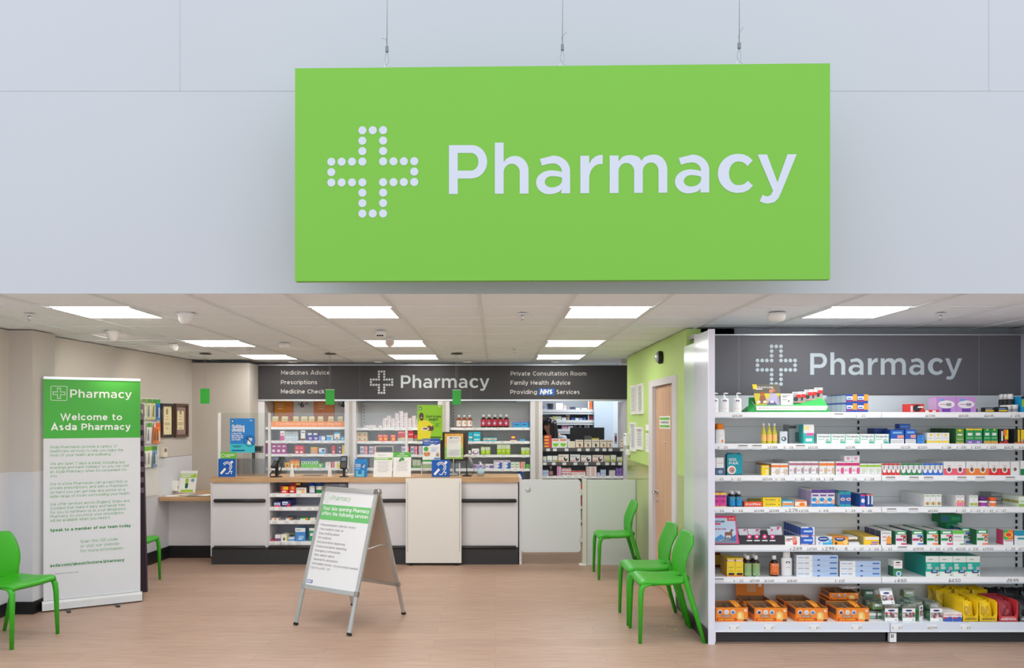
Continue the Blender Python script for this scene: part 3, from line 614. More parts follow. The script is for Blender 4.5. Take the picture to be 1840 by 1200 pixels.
for e in (bl-bu*.016, br+bu*.012): m.prism([e+bn*a*1.03+Vector((0, 0, b)) for a, b in prof], bu*.005, BLACK)
part(m, 'base', t)
for f in (.22, .72): part(MB().obox(bl+bu*BWD*f-bn*.10+Vector((0, 0, .0)), bu*.03, bn*.26, (0, 0, .010), BLACK), 'foot', t)
BW_ = M('banner_lettering', (232, 240, 232), .5); BG_ = M('banner_green_ink', (138, 190, 138), .6); BGB = M('banner_bold_green_ink', (58, 140, 66), .6)
lf = bn*.0012
def btxt(mb, s, xa, xb, py, capx, mt, w):
    a = HB(xa, py); b = HB(xb, py); wd = (Vector((b.x, b.y, 0))-Vector((a.x, a.y, 0))).length
    mb.text(s, a+lf, bu, Z1, capx, mt, w, fit=wd, sp=.14, res=4)
m = MB(); a = HB(126, 714); word(m, a+lf, bu, Z1, .0700, BW_); part(m, 'word', t, 'white word lettering'); m = MB(); c = HB(106, 706.5); dotcross(m, c+lf, .0112, .0040, bu, Z1, BW_, 8)
for k in range(4):
    s_ = .062; rr = .012; d = [(1, 1), (-1, 1), (-1, -1), (1, -1)][k]
    for q in widen(arc(d[0]*(s_-rr), d[1]*(s_-rr), rr, rr, 90*k, 90*k+90, 6), .0035): m.face([c+lf+bu*x_+Vector((0, 0, y_)) for x_, y_ in q], BW_)
    e = [[(s_, -s_+rr), (s_, s_-rr)], [(-s_+rr, s_), (s_-rr, s_)], [(-s_, -s_+rr), (-s_, s_-rr)], [(-s_+rr, -s_), (s_-rr, -s_)]][k]
    for q in widen(e, .0035): m.face([c+lf+bu*x_+Vector((0, 0, y_)) for x_, y_ in q], BW_)
part(m, 'dotted_cross_badge', t); m = MB(); btxt(m, 'Welcome to', 108.5, 219.4, 755, .058, BW_, .18); btxt(m, 'Asda Pharmacy', 91.7, 234.5, 773, .058, BW_, .19); part(m, 'heading', t, 'white heading lettering')
m = MB()
for s, b, v in (('Asda Pharmacies provide a variety of', 600, 73), ('healthcare services to help you make the', 632, 94), ('most of your health and wellbeing.', 571, 115), ('We are open 7 days a week, including late', 641, 159), ('evenings and bank holidays* so you can visit', 662, 179), ("an Asda Pharmacy when it's convenient for", 651, 200), ('you.', 293, 221),
    ('Our in-store Pharmacies can accept NHS or', 655, 263), ('private prescriptions, and with a Pharmacist', 656, 284), ('on hand you can get help and advice on a', 641, 306), ('wide range of issues surrounding your health.', 667, 327), ('We offer services across England, Wales and', 664, 367), ('Scotland that make it easy and hassle free', 642, 388), ('for you to nominate us as your designated', 643, 409), ('Pharmacy, so you know your prescription', 635, 430), ('will be available when you need it.', 568, 451)):
    btxt(m, s, 90, b/2.857, 780+v/2.857, .0235, BG_, .12)
for s, b, v in (('Scan the QR code', 603, 558), ('or visit our website', 612, 582), ('for more information.', 635, 607)): btxt(m, s, 144.2, b/2.857, 780+v/2.857, .0255, BG_, .12)
btxt(m, '*opening times vary for bank holidays', 98, 141, 1032, .010, M('grey_ink', (120, 122, 124), .6), .12)
btxt(m, 'Speak to a member of our team today', 90, 235, 955.5, .026, BGB, .2); btxt(m, 'asda.com/about/instore/pharmacy', 90, 223.5, 1019, .026, BGB, .2); part(m, 'body_text', t, 'green paragraphs of text')

# ============================================================ A-board
fa, fb, ra, rb = Vector((-1.612, 6.537, 0)), Vector((-1.10, 6.20, 0)), Vector((-1.281, 7.223, 0)), Vector((-.767, 6.873, 0))
ta, tb = Vector((-1.447, 6.88, 1.078)), Vector((-.934, 6.537, 1.078))
t = thing('a_board', 'folding metal pavement board listing late opening pharmacy services', 'sign board', ((fa+fb+ra+rb)/4)[:])
def side(a0, b0, nm, front):
    U = (b0-a0).normalized(); V = (ta-a0).normalized(); L = (ta-a0).length; Wd = (b0-a0).length; N = U.cross(V); N.normalize()
    if (N.y > 0) == front: N = -N                   # outward
    o0 = a0; v0 = L*.258 if front else L*.235; r = .032
    m = MB()
    for u in (0, Wd-r): m.obox(o0+U*u+V*.012, U*r, N*.016, V*(L-.012), METAL)
    m.obox(o0+V*v0, U*Wd, N*.02, V*r, METAL); m.obox(o0+V*(L-r), U*Wd, N*.02, V*r, METAL)
    fr_ = part(m, nm+'_frame', t)
    for u in (-.004, Wd-r-.004):
        for v in (v0-.004, L-r-.002): part(MB().obox(o0+U*u+V*v+N*.001, U*(r+.008), N*.022, V*(r+.008), CHROME), 'corner_cap', fr_)
    m = MB()
    for u in (0, Wd-r): m.obox(o0+U*(u-.002)-N*.002, U*(r+.004), N*.02, V*.02, BLACK)
    part(m, 'foot', fr_)
    m = MB().obox(o0+U*r*.8+V*(v0+r*.8)+N*.004, U*(Wd-1.6*r), N*.004, V*(L-v0-1.6*r), noisy('poster_sheet', (226, 226, 226), .35, .01) if front else noisy('grey_backing', (196, 176, 158), .35, .03)); part(m, nm+'_poster' if front else 'rear_panel', t)
    return U, V, N
U, V, N = side(fa, fb, 'front', True); side(ra, rb, 'rear', False)
p1 = fa+N*.0085; HA = lambda u, v: hit(520+u/4, 860+v/4, p1, N)
AG = M('board_green', (110, 190, 112), .5); AI = M('board_grey_ink', (150, 146, 146), .6); AL = M('board_soft_green_ink', (150, 196, 140), .6)
def atxt(mb, s, u0, v0, u1, cap, mt, w, shear=0):
    a = HA(u0, v0); b = HA(u1, v0); e = (b-a).dot(U); mb.text(s, a+N*.0012, U, V, cap, mt, w, fit=e*1.0, shear=shear, sp=.13, res=4)
m = MB(); m.face([HA(*p)+N*.0004 for p in ((213, 290), (575, 325), (600, 212), (234, 182))], AG); part(m, 'green_band', t)
m = MB(); c = HA(274, 140); dotcross(m, c+N*.001, .0095, .0028, U, V, AL, 6); atxt(m, 'Pharmacy', 301, 153, 440, .040, AL, .10)
atxt(m, 'Your late opening Pharmacy', 240, 222, 578, .031, PAPER, .18, .12); atxt(m, 'offers the following services', 231, 259, 571, .031, PAPER, .18, .12)
for k, (s, e) in enumerate((('Free prescription collection service', 480), ('Free medicine check up', 391), ('Stop smoking advice', 362), ('Pet medicines', 306), ('NHS prescription dispensing', 403), ('Private prescription dispensing', 415), ('Emergency contraception', 371), ('Minor ailment advice', 328), ('Seasonal flu vaccinations', 352), ('Anti-malaria service - no prescription needed', 500), ('Not for profit - IVF', 295))):
    atxt(m, '\u2022 '+s, 217-k*6.9, 335+k*30.8, e, .0195, AI, .12)
part(m, 'poster_lettering', t); m = MB(); a = HA(125, 745); nhs(m, a+N*.0006, U, V, .062, N*.0008, C((60, 90, 160))); part(m, 'logo', t)
m = MB(); mid = lambda a, b, f: a+(b-a)*f
a, b = mid(fb, tb, .58), mid(rb, tb, .58); m.tube([a+Vector((-.02, 0, 0)), (a+b)/2+Vector((0, 0, .015)), b+Vector((-.02, 0, 0))], .006, METAL, 6); a, b = mid(fa, ta, .58), mid(ra, ta, .58); m.tube([a+U*.04, b+U*.04], .006, METAL, 6); part(m, 'brace', t)
m = MB(); m.tube([ta+Vector((0, 0, -.006)), tb+Vector((0, 0, -.006))], .012, METAL, 8); m.tube([tb-U*.03+Vector((0, 0, -.006)), tb+U*.006+Vector((0, 0, -.006))], .017, CHROME, 10); part(m, 'hinge', t)

# ============================================================ left desk and wall
t = thing('writing_desk', 'oak-topped writing desk fixed beside the counter, strewn with papers', 'desk', (-3.6, 9.8, .72))
m = MB().prism([(LWX(9.45)+.012, 9.45, .705), (-3.29, 9.45, .705), (-3.29, BLY, .705), (LWX(BLY)+.012, BLY, .705)], (0, 0, .045), OAK); part(m, 'desk_top', t)
rn = random.Random(3)
for k, (x, y, a, lab) in enumerate(((-3.82, 9.62, .3, 'loose white leaflet on the desk end under the wall rack'), (-3.74, 9.78, -.5, 'cream leaflet on the desk behind the loose white one'), (-3.66, 9.66, .9, 'folded leaflet between rack and capsule stand'), (-3.56, 9.60, .1, 'grey patterned sheet before the capsule stand'), (-3.42, 9.63, -.3, 'white form lying in front of the capsule stand'), (-3.36, 9.86, .6, 'pink-edged sheet on the desk against the counter side'), (-3.35, 10.0, -.2, 'white sheet at the desk back beside the counter'))):
    c, s = math.cos(a), math.sin(a); w2, h2 = .075, .10; z = .7505+k*.0018
    pts = [(x+c*i*w2-s*j*h2, y+s*i*w2+c*j*h2, z) for i, j in ((-1, -1), (1, -1), (1, 1), (-1, 1))]
    pts = [(min(px_, -3.30), py_, pz) for px_, py_, pz in pts]
    m = MB().prism(pts, (0, 0, .0012), [PAPER, C((225, 215, 195)), C((205, 200, 195)), C((140, 140, 145)), PAPER, C((225, 205, 205)), PAPER][k]); solo(m, 'paper', lab, 'paper', None, 'papers on the desk')
# capsule stand
t = thing('leaflet_stand', 'white tented card with a green capsule picture on the desk', 'sign', (-3.45, 9.85, .765)); y = 9.86
q = [W(320.5, 888, y), W(350.5, 888, y), W(355, 845.5, y+.02), W(325, 845.5, y+.02)]
for p in q[:2]: p.z = .766
up = (q[3]-q[0]); m = MB().prism(q, (0, .004, 0), PAPER); part(m, 'card', t)
def onq(q, u, v, l=.0012): return q[0]+(q[1]-q[0])*u+(q[3]-q[0])*v+Vector((0, -l, 0))
def qrect(mb, q, u0, v0, u1, v1, mt, l=.0012): mb.face([onq(q, u0, v0, l), onq(q, u1, v0, l), onq(q, u1, v1, l), onq(q, u0, v1, l)], mt)
m = MB(); LIME = C((160, 205, 50)); qrect(m, q, .02, .68, .98, .86, LIME); qrect(m, q, .12, .03, .86, .13, LIME)
cu, cv = .44, .42; ax = (q[3]-q[0]).normalized(); bx = Vector((1, 0, 0)); cc = onq(q, cu, cv, .0012)
m.face([cc+bx*.018+ax*a_ for a_ in (0,)]+[cc+bx*.018*math.cos(r_)+ax*(.045+.018*math.sin(r_)) for r_ in [k*math.pi/8 for k in range(9)]]+[cc-bx*.018], LIME)
m.face([cc-bx*.018]+[cc+bx*.018*math.cos(r_)+ax*(-.045+.018*math.sin(r_)) for r_ in [math.pi+k*math.pi/8 for k in range(9)]]+[cc+bx*.018], C((20, 110, 80)))
m.disc(onq(q, .78, .56), .022, X1, ax, C((120, 170, 190)), 16); qrect(m, q, .08, .785, .80, .825, PAPER, .002); qrect(m, q, .08, .72, .66, .755, PAPER, .002); part(m, 'print', t)
part(MB().box(-3.53, -3.34, 9.84, 9.93, .764, .767, ACRYL), 'base', t)
# things on the left wall: positions come from the wall plane
wu = Vector((LWX(10)-LWX(8), 2, 0)).normalized(); wn = Vector((wu.y, -wu.x, 0))
def LW(px, py, l=0): Y = LWY(px); return Vector((LWX(Y), Y, WZ(py, Y)))+wn*l
def wall_frame(px0, px1, t0, b0, t1, b1, lab, fm, paper, mat_col, thick, pad):
    a, b = LW(px0, b0), LW(px1, b1); z0, z1 = (WZ(b0, a.y)+WZ(b1, b.y))/2, (WZ(t0, a.y)+WZ(t1, b.y))/2; wd = (b-a).length; a.z = z0
    t = thing('framed_certificate', lab, 'picture frame', ((a+b)/2)[:]); m = MB(); h = z1-z0; f = .03
    for o_, du, dv in ((0, wd, f), (0, wd, f)): pass
    m.obox(a, wu*wd, wn*thick, (0, 0, f), fm); m.obox(a+Vector((0, 0, h-f)), wu*wd, wn*thick, (0, 0, f), fm); m.obox(a+Vector((0, 0, f)), wu*f, wn*thick, (0, 0, h-2*f), fm); m.obox(a+wu*(wd-f)+Vector((0, 0, f)), wu*f, wn*thick, (0, 0, h-2*f), fm); part(m, 'frame', t)
    part(MB().obox(a+wu*f+Vector((0, 0, f)), wu*(wd-2*f), wn*.006, (0, 0, h-2*f), mat_col), 'mount', t)
    m = MB().obox(a+wu*(f+pad)+Vector((0, 0, f+pad*1.2)), wu*(wd-2*f-2*pad), wn*.008, (0, 0, h-2*f-2.4*pad), paper)
    c = a+wu*wd/2+wn*.009; m.disc(c+Vector((0, 0, h*.76)), .028, wu, Z1, M('faded_ink', (150, 140, 110), .7), 12, .04)
    for k, (v, w_) in enumerate(((.60, .25), (.52, .3), (.42, .55), (.39, .55), (.36, .5), (.28, .2), (.24, .3))): m.rect(c, wu, Z1, -wd*w_/2*.8, h*v, wd*w_/2*.8, h*v+.006, MATS['faded_ink'])
    part(m, 'certificate', t)
wall_frame(288, 309.5, 725, 786.5, 725, 784.5, 'certificate in thin black frame beside the leaflet rack', M('black_frame', (40, 36, 34), .35), M('aged_paper', (226, 212, 168), .6), MATS['aged_paper'], .025, .004)
wall_frame(311.5, 334.5, 725, 786, 725.5, 784, 'certificate with mauve mount in wide brown frame', M('brown_frame', (92, 66, 56), .35), MATS['aged_paper'], M('mauve_mount', (150, 128, 124), .6), .035, .05)
def wall_box(name, cat, lab, px0, px1, py0, py1, thick, mt, det=None):
    a, b = LW(px0, py1), LW(px1, py1); t = thing(name, lab, cat, ((a+b)/2)[:]); z1 = WZ(py0, a.y); wd = (b-a).length
    part(MB().obox(a, wu*wd, wn*thick, (0, 0, z1-a.z), mt), 'body', t)
    if det: part(MB().obox(a+wu*wd*.25+wn*thick+Vector((0, 0, (z1-a.z)*det[0])), wu*wd*.6, wn*.002, (0, 0, (z1-a.z)*det[1]), det[2]), det[3], t)
    return t
wall_box('thermostat', 'thermostat', 'beige thermostat with grey display beside the lowest leaflets', 289, 296.5, 804.5, 821, .03, C((226, 216, 200)), (.52, .4, M('lcd_grey', (110, 116, 110), .3), 'display'))
wall_box('power_socket', 'socket', 'white box socket on the wall above the desk', 309.5, 316, 864.5, 882, .05, PAPER, (.2, .3, C((200, 200, 200)), 'rocker'))
# clear leaflet rack: three pockets
a, b = LW(250, 860), LW(283.5, 860); zt = WZ(716, b.y); t = thing('leaflet_rack', 'clear three-tier leaflet rack on white wall board', 'rack', ((a+b)/2)[:]); wd = (b-a).length
part(MB().obox(Vector((a.x, a.y, .78))+wn*.002, wu*wd, wn*.006, (0, 0, zt-.78), noisy('rack_board', (216, 214, 212), .4)), 'backboard', t)
PK = [(755, 'top'), (797, 'middle'), (838, 'bottom')]; rk = []
for py, nm in PK:
    z = WZ(py, b.y); m = MB(); o_ = Vector((a.x, a.y, z))+wn*.006; m.obox(o_, wu*wd, wn*.07, (0, 0, .004), ACRYL); m.obox(o_+wn*.068, wu*wd, wn*.003, (0, 0, .13), ACRYL); part(m, 'pocket', t); rk.append(z+.0055)
LV = [(0, .02, (190, 200, 170), (120, 150, 90), 'mixed-picture'), (0, .16, (210, 215, 190), (90, 150, 60), 'green-topped family'), (0, .30, (225, 215, 130), (80, 150, 60), 'yellow-jumper'), (0, .44, (30, 120, 200), (60, 160, 60), 'bright blue leaning'),
      (1, .16, (225, 225, 225), (80, 160, 60), 'green-headed people'), (1, .36, (228, 120, 50), (235, 225, 220), 'orange'), (1, .46, (230, 130, 60), (225, 100, 40), 'folded orange'), (2, .02, (225, 230, 215), (120, 190, 60), 'lime swirl'), (2, .16, (235, 232, 225), (140, 190, 60), 'white and lime'), (2, .36, (120, 160, 190), (70, 150, 60), 'blue outdoor')]
for k, (r, u, c1, c2, nm) in enumerate(LV):
    o_ = Vector((a.x, a.y, rk[r]))+wu*u*wd/.62+wn*(.022+.004*(k % 4)); lean = wu*(.02*(k % 3)); upv = Vector((0, 0, .235))-wn*.0+lean; wv = wu*.11
    m = MB().obox(o_, wv, wn*.003, upv, C(c1)); f_ = o_+wn*.0036; m.face([f_+upv*.8, f_+wv+upv*.8, f_+wv+upv, f_+upv], C(c2)); m.face([f_+wv*.15+upv*.15, f_+wv*.55+upv*.15, f_+wv*.45+upv*.7, f_+wv*.2+upv*.7], C(tuple(int(v*.6) for v in c1))); m.face([f_+wv*.6+upv*.1, f_+wv*.9+upv*.1, f_+wv*.85+upv*.6, f_+wv*.65+upv*.6], C((225, 220, 215)))
    solo(m, 'leaflet', nm+' leaflet in the '+['top', 'middle', 'bottom'][r]+' pocket of the wall rack', 'leaflet', None, 'leaflets in the wall rack')
# dark narrow stand hidden behind the banner
m = MB(); y = 7.78; a, b, c, d = W(240, 893, y), W(262, 893, y), W(256, 745, y), W(240, 735, y)
a.z = b.z = 0; b.x = WX(263.5, y); m.prism([a, b, c, d], (0, .03, 0), noisy('plum_card', (62, 48, 60), .5))
for k in range(9): z = .95+k*.1; m.rect((a.x, y-.001, 0), X1, Z1, .05, z, .10, z+.05, C((130, 110, 130)))
solo(m, 'display_stand', 'tall dark plum floor display peeping out behind the banner', 'display')

# ============================================================ fittings on the green wall (they face the room)
def GYp(px): return GX*F/(px-CX)
def gwall(name, cat, lab, px0, px1, t0, b0, thick, parts, group=None):
    y1, y0 = GYp(px0), GYp(px1); z1, z0 = WZ(t0, y0), WZ(b0, y0); t = thing(name, lab, cat, (GX, (y0+y1)/2, z0), 0, group); parts(t, y0, y1, z0, z1, thick); return t
def pf(paper_lines):
    def f(t, y0, y1, z0, z1, th):
        w = .022; m = MB(); m.box(GX-th, GX, y0, y1, z0, z0+w, PAPER); m.box(GX-th, GX, y0, y1, z1-w, z1, PAPER); m.box(GX-th, GX, y0, y0+w, z0+w, z1-w, PAPER); m.box(GX-th, GX, y1-w, y1, z0+w, z1-w, PAPER); part(m, 'frame', t)
        m = MB().box(GX-.006, GX, y0+w, y1-w, z0+w, z1-w, C((214, 216, 214))); k = 0; z = z1-w-.02
        while z > z0+w+.02:
            m.box(GX-.007, GX-.006, y0+w+.02, y1-w-.02-(.05 if k % 3 == 2 else 0), z-.006, z, C((150, 156, 160))); z -= paper_lines; k += 1
        part(m, 'notice', t)
    return f
gwall('notice_frame', 'picture frame', 'white framed notice, upper row, near the sign corner', 1136, 1144.2, 691.5, 744, .02, pf(.02), 'white framed notices')
gwall('notice_frame', 'picture frame', 'white framed notice, upper row, beside the door frame', 1147, 1156.6, 688.5, 743.5, .02, pf(.017), 'white framed notices')
gwall('notice_frame', 'picture frame', 'white framed notice, lower row, above the light switch', 1134.3, 1143.5, 759, 811.5, .02, pf(.018), 'white framed notices')
gwall('notice_frame', 'picture frame', 'shorter white framed notice, lower row, beside the price list', 1145, 1156.3, 767.5, 808.5, .02, pf(.03), 'white framed notices')
def pl(t, y0, y1, z0, z1, th):
    part(MB().box(GX-.003, GX, y0, y1, z0, z1, PAPER), 'sheet', t); m = MB().box(GX-.004, GX-.003, y0, y1, z1-.09, z1-.06, C((150, 195, 80)))
    for k in range(8): m.box(GX-.004, GX-.003, y0+.02, y1-.02, z1-.11-k*.020, z1-.106-k*.020, C((170, 172, 172)))
    part(m, 'print', t)
gwall('paper_notice', 'notice', 'unframed white paper notice taped beside the door frame', 1160.5, 1167.5, 763, 813, .003, pl)
def bx(mt, extra=None):
    def f(t, y0, y1, z0, z1, th):
        part(MB().box(GX-th, GX, y0, y1, z0, z1, mt, .006), 'body', t)
        if extra: part(MB().box(GX-th-.003, GX-th, y0+(y1-y0)*.3, y0+(y1-y0)*.7, z0+(z1-z0)*.8, z0+(z1-z0)*.9, extra), 'button', t)
    return f
gwall('door_entry_phone', 'intercom', 'slim white wall unit at the far end of the green wall', 1127.6, 1131.5, 779, 801, .05, bx(PAPER, SLOT)); gwall('light_switch', 'switch', 'small white switch just under the slim wall unit', 1128.5, 1133, 808, 818, .03, bx(PAPER, C((200, 200, 198))))
# alarm sounder
y, z = 7.78, WZ(642, 7.78); t = thing('alarm_sounder', 'oval black and silver fitting high on the green wall', 'alarm', (GX, y, z))
m = MB().lathe([(0, 0), (.045, 0), (.05, -.03), (.04, -.045), (0, -.045)], (GX, y, z), BLACK, 18, 'x', 1.0, 1.3); part(m, 'housing', t)
m = MB().lathe([(0, -.045), (.042, -.045), (.030, -.062), (.010, -.072), (0, -.072)], (GX, y, z), M('silver_dome', (190, 200, 204), .25, .4), 18, 'x', 1.0, 1.3); part(m, 'cover', t)
# door sign
y1, y0 = GYp(1182), GYp(1200.7); z1, z0 = WZ(747.5, y0), WZ(770.5, y0); t = thing('door_sign', 'white and green Consultation Room sign on the oak door', 'sign', (GX+.02, (y0+y1)/2, z0)); x = GX+.02
part(MB().box(x-.004, x, y0, y1, z0, z1, PAPER), 'plate', t)
m = MB(); m.box(x-.005, x-.004, y0+.02, y1-.02, z1-.035, z1-.012, C((110, 185, 70))); m.box(x-.005, x-.004, y0+.02, y1-.02, z0+.012, z0+.035, C((110, 185, 70))); m.text('Consultation Room', (x-.0055, y1-.06, (z0+z1)/2-.01), (0, -1, 0), Z1, .026, C((70, 70, 72)), .16, fit=y1-y0-.12); part(m, 'lettering', t)

# ============================================================ the counter
CY, CT = 9.30, .99
cx = lambda px: WX(px, CY)
CA, CB, CC, CD = cx(382), cx(481), cx(628), cx(931)
t = thing('counter_worktop', 'long oak-edged worktop running along the pharmacy counter', 'worktop', ((CA+CD)/2, 9.6, .935))
for a, b in ((CA-.012, CB-.001), (CB+.001, CC-.001), (CC+.001, CD+.012)): part(MB().box(a, b, CY-.02, 9.93, CT-.055, CT, OAK), 'worktop_section', t)
def bumper(t, a, b, z):
    m = MB(); m.tube([(a+.012, CY-.016, z), (a+.02, CY-.02, z), (b-.02, CY-.02, z), (b-.012, CY-.016, z)], [.013, .022, .022, .013], RUB, 12); part(m, 'bumper_rail', t)
for a, b, lab in ((CA, CB, 'white counter unit with black bumpers beside the wall desk'), (CC, CD, 'wide white counter unit with black bumpers behind perforated panel')):
    t = thing('counter_unit', lab, 'counter', ((a+b)/2, 9.6, 0))
    m = MB().box(a, b, CY, 9.9, .19, CT-.056, WHITE)
    if b == CD: m.box(b+.0125, b+.04, CY-.035, 9.9, 0, CT, WHITE)
    else: m.box(a-.015, a, CY-.02, 9.9, .09, CT-.06, WHITE)
    part(m, 'body', t); part(MB().box(a+.0, b-.0, CY-.03, 9.88, 0, .188, PLINTH), 'plinth', t)
    for z in (WZ(899.5, 9.28), WZ(983.5, 9.28)): bumper(t, a+.01, b-.01, z)
t = thing('counter_shelf_unit', 'open-fronted white counter unit stocked with small medicine boxes', 'counter', ((CB+CC)/2, 9.6, 0))
m = MB(); a, b = CB+.002, CC-.002; m.box(a, a+.02, CY, 9.75, .19, CT-.056, WHITE); m.box(b-.012, b, CY, 9.75, .19, CT-.056, WHITE); m.box(a+.02, b-.012, 9.70, 9.75, .19, CT-.056, noisy('lilac_back', (176, 176, 190), .4)); part(m, 'carcass', t)
part(MB().box(a, b, CY-.03, 9.75, 0, .188, PLINTH), 'plinth', t); bumper(t, a, b, WZ(983.5, 9.28))
CSH = [WZ(886.5, CY), WZ(910.8, CY), WZ(935, CY), WZ(972.8, CY)]
def price_card(mb, x, y, z, h, s, k=1.0, dark=False):
    """shelf-edge ticket with its price; x is the middle, z the lower edge"""
    w = (.075 if k == 1 else .095) if len(s) < 5 or k != 1 else .085
    if y > 8.9: w = .05
    mb.box(x-w/2, x+w/2, y-.0025, y, z, z+h, PAPER if not (s == '' and k == 1) else M('ticket_grey', (222, 222, 220), .5))
    f = h*(.5 if k == 1 else .72)
    if s: mb.text('\u00a3'+s if k == 1 else s, (x+w*.47, y-.0032, z+h*.2), X1, Z1, f, M('ticket_ink', (84, 80, 78), .6), .12, 'r', sp=.1, res=3); mb.box(x-w*.45, x-w*.40, y-.0032, y-.0025, z+h*.2, z+h*.6, MATS['ticket_ink']) if y < 8 else None
    elif y < 8: mb.box(x-w*.44, x+w*.44, y-.0032, y-.0025, z+h*.78, z+h*.95, M('ticket_band', (110, 104, 102), .6))
for i, z in enumerate(CSH):
    sp = part(MB().box(a+.02, b-.012, CY+.005, 9.70, z-.042, z, SHELFW), 'shelf', t)
    for px, s in (((492, ''), (517, '1.50'), (536, ''), (574, '')), ((490, ''), (504, ''), (537, ''), (556, ''), (568, '')), ((494, ''), (515, ''), (532, ''), (563, '')), ((490, ''), (501, ''), (508, ''), (520, ''), (536, '')))[i]:
        m = MB(); price_card(m, WX(px, CY), CY+.005, z-.036, .03, s); part(m, 'price_label', sp)
# perforated gondola panel
t = thing('gondola_panel', 'tall blank cream metal panel with slotted edges before the counter', 'panel', (cx(779), 9.19, 0)); a, b = WX(729, 9.19), WX(829, 9.19)
part(MB().box(a, b, 9.19, 9.235, .03, .985, noisy('gondola_cream', (226, 224, 218), .45, .015)), 'panel', t)
m = MB()
for k in range(44): 
    for x in (a+.018, b-.024): m.box(x, x+.006, 9.1885, 9.19, .16+k*.018, .168+k*.018, SLOT)
part(m, 'slot_strip', t)
for x in (a+.05, b-.06): part(MB().lathe([(0, .03), (.012, .03), (.008, .012), (.016, .008), (.016, 0), (0, 0)], (x, 9.21, 0), BLACK, 10), 'foot', t)

# gate, post and low panel
GYY = 9.23; gx = lambda px: WX(px, GYY)
def rrect(x0, x1, z0, z1, r, y, n=6):
    P = []
    for cx_, cz_, a0 in ((x1-r, z1-r, 0), (x0+r, z1-r, 90), (x0+r, z0+r, 180), (x1-r, z0+r, 270)):
        P += [(cx_+r*math.cos(math.radians(a0+90*k/n)), y, cz_+r*math.sin(math.radians(a0+90*k/n))) for k in range(n+1)]
    return P
t = thing('counter_gate', 'low white swing gate with rounded corners at the counter end', 'gate', (gx(990), GYY, .145))
GW_ = noisy('gate_laminate', (212, 218, 220), .4, .01)
part(MB().prism(rrect(gx(936), gx(1043.5), WZ(992, GYY), WZ(861.5, GYY), .04, GYY), (0, .025, 0), GW_), 'leaf', t)
m = MB(); m.lathe([(0, 0), (.030, 0), (.030, -.006), (.022, -.010), (0, -.010)], (gx(949), GYY, WZ(879.5, GYY)), METAL, 18, 'y'); m.lathe([(0, -.010), (.010, -.010), (.010, -.018), (0, -.018)], (gx(949), GYY, WZ(879.5, GYY)), CHROME, 12, 'y'); part(m, 'lock', t)
for py in (883, 970): m = MB(); m.box(gx(1040), gx(1046.3), GYY-.004, GYY, WZ(py+4, GYY), WZ(py-4, GYY), WHITE); [m.box(gx(1041+dx*2), gx(1041.7+dx*2), GYY-.006, GYY-.003, WZ(py-2+dz*4, GYY)-.003, WZ(py-2+dz*4, GYY)+.003, SLOT) for dx in (0, 1.6) for dz in (0, 1)]; part(m, 'hinge', t)
t = thing('gate_post', 'cream gate post with floor flange beside the white gate', 'post', (gx(1049.5), GYY, 0))
part(MB().box(gx(1046.5), gx(1054), GYY-.01, GYY+.05, 0, WZ(861, GYY), noisy('post_cream', (214, 214, 200), .4)), 'post', t); part(MB().box(gx(1041), gx(1054), GYY-.03, GYY+.06, 0, .012, PAPER), 'flange', t)
m = MB(); px_ = cx(934); m.box(CD+.0412, CD+.047, CY-.02, CY+.01, WZ(975, CY), WZ(861, CY), MATS['post_cream'])
solo(m, 'gate_bracket', 'slim cream closing strip between counter end and white gate', 'bracket')
m = MB().box(gx(1054.6), GX-.004, GYY, GYY+.03, 0.0, WZ(862, GYY), noisy('low_panel', (206, 214, 210), .35, .01)); solo(m, 'low_partition', 'low white fixed panel between the gate post and green wall', 'partition')

# ============================================================ shelving behind the counter
BF = 10.80; BB = 11.25; bx_ = lambda px: WX(px, BF)
BAYS = [(477, 620.3), (641, 787), (808, 952.6), (974.5, 1119.8)]
BS = {1: [767, 791.5, 815.5, 840.5], 2: [768.3, 792.5, 816.5, 841], 3: [768, 792.6, 816.8, 842], 4: [804.5, 829.5, 855]}
def zb(b, r): return WZ(BS[b][r-1], BF)
EX = {1: [], 2: [], 3: [.84, .66, .44, .2], 4: [.68, .5, .32, .12]}
LBL = {(1, 1): [], (1, 2): [495, 503, 516, 529, 543, 560, 578, 592, 606], (1, 3): [520, 548, 586, 600], (1, 4): [536, 559, 575], (2, 1): [647, 666, 684, 710, 720, 736], (2, 2): [658, 666, 688, 707, 727, 753], (2, 3): [722, 754], (2, 4): [760], (3, 1): [835, 854, 868, 895, 940], (3, 2): [846, 876, 886, 903, 922, 939], (3, 3): [852, 870, 904, 941], (3, 4): [856, 903, 926, 940],
      (4, 1): [985, 997, 1018, 1041, 1056, 1073, 1086, 1097, 1117.5], (4, 2): [979, 995, 1014, 1034, 1053.5, 1075, 1091, 1102, 1114], (4, 3): [979, 990, 1003, 1011, 1022, 1035, 1047, 1059, 1074, 1084, 1100, 1112]}
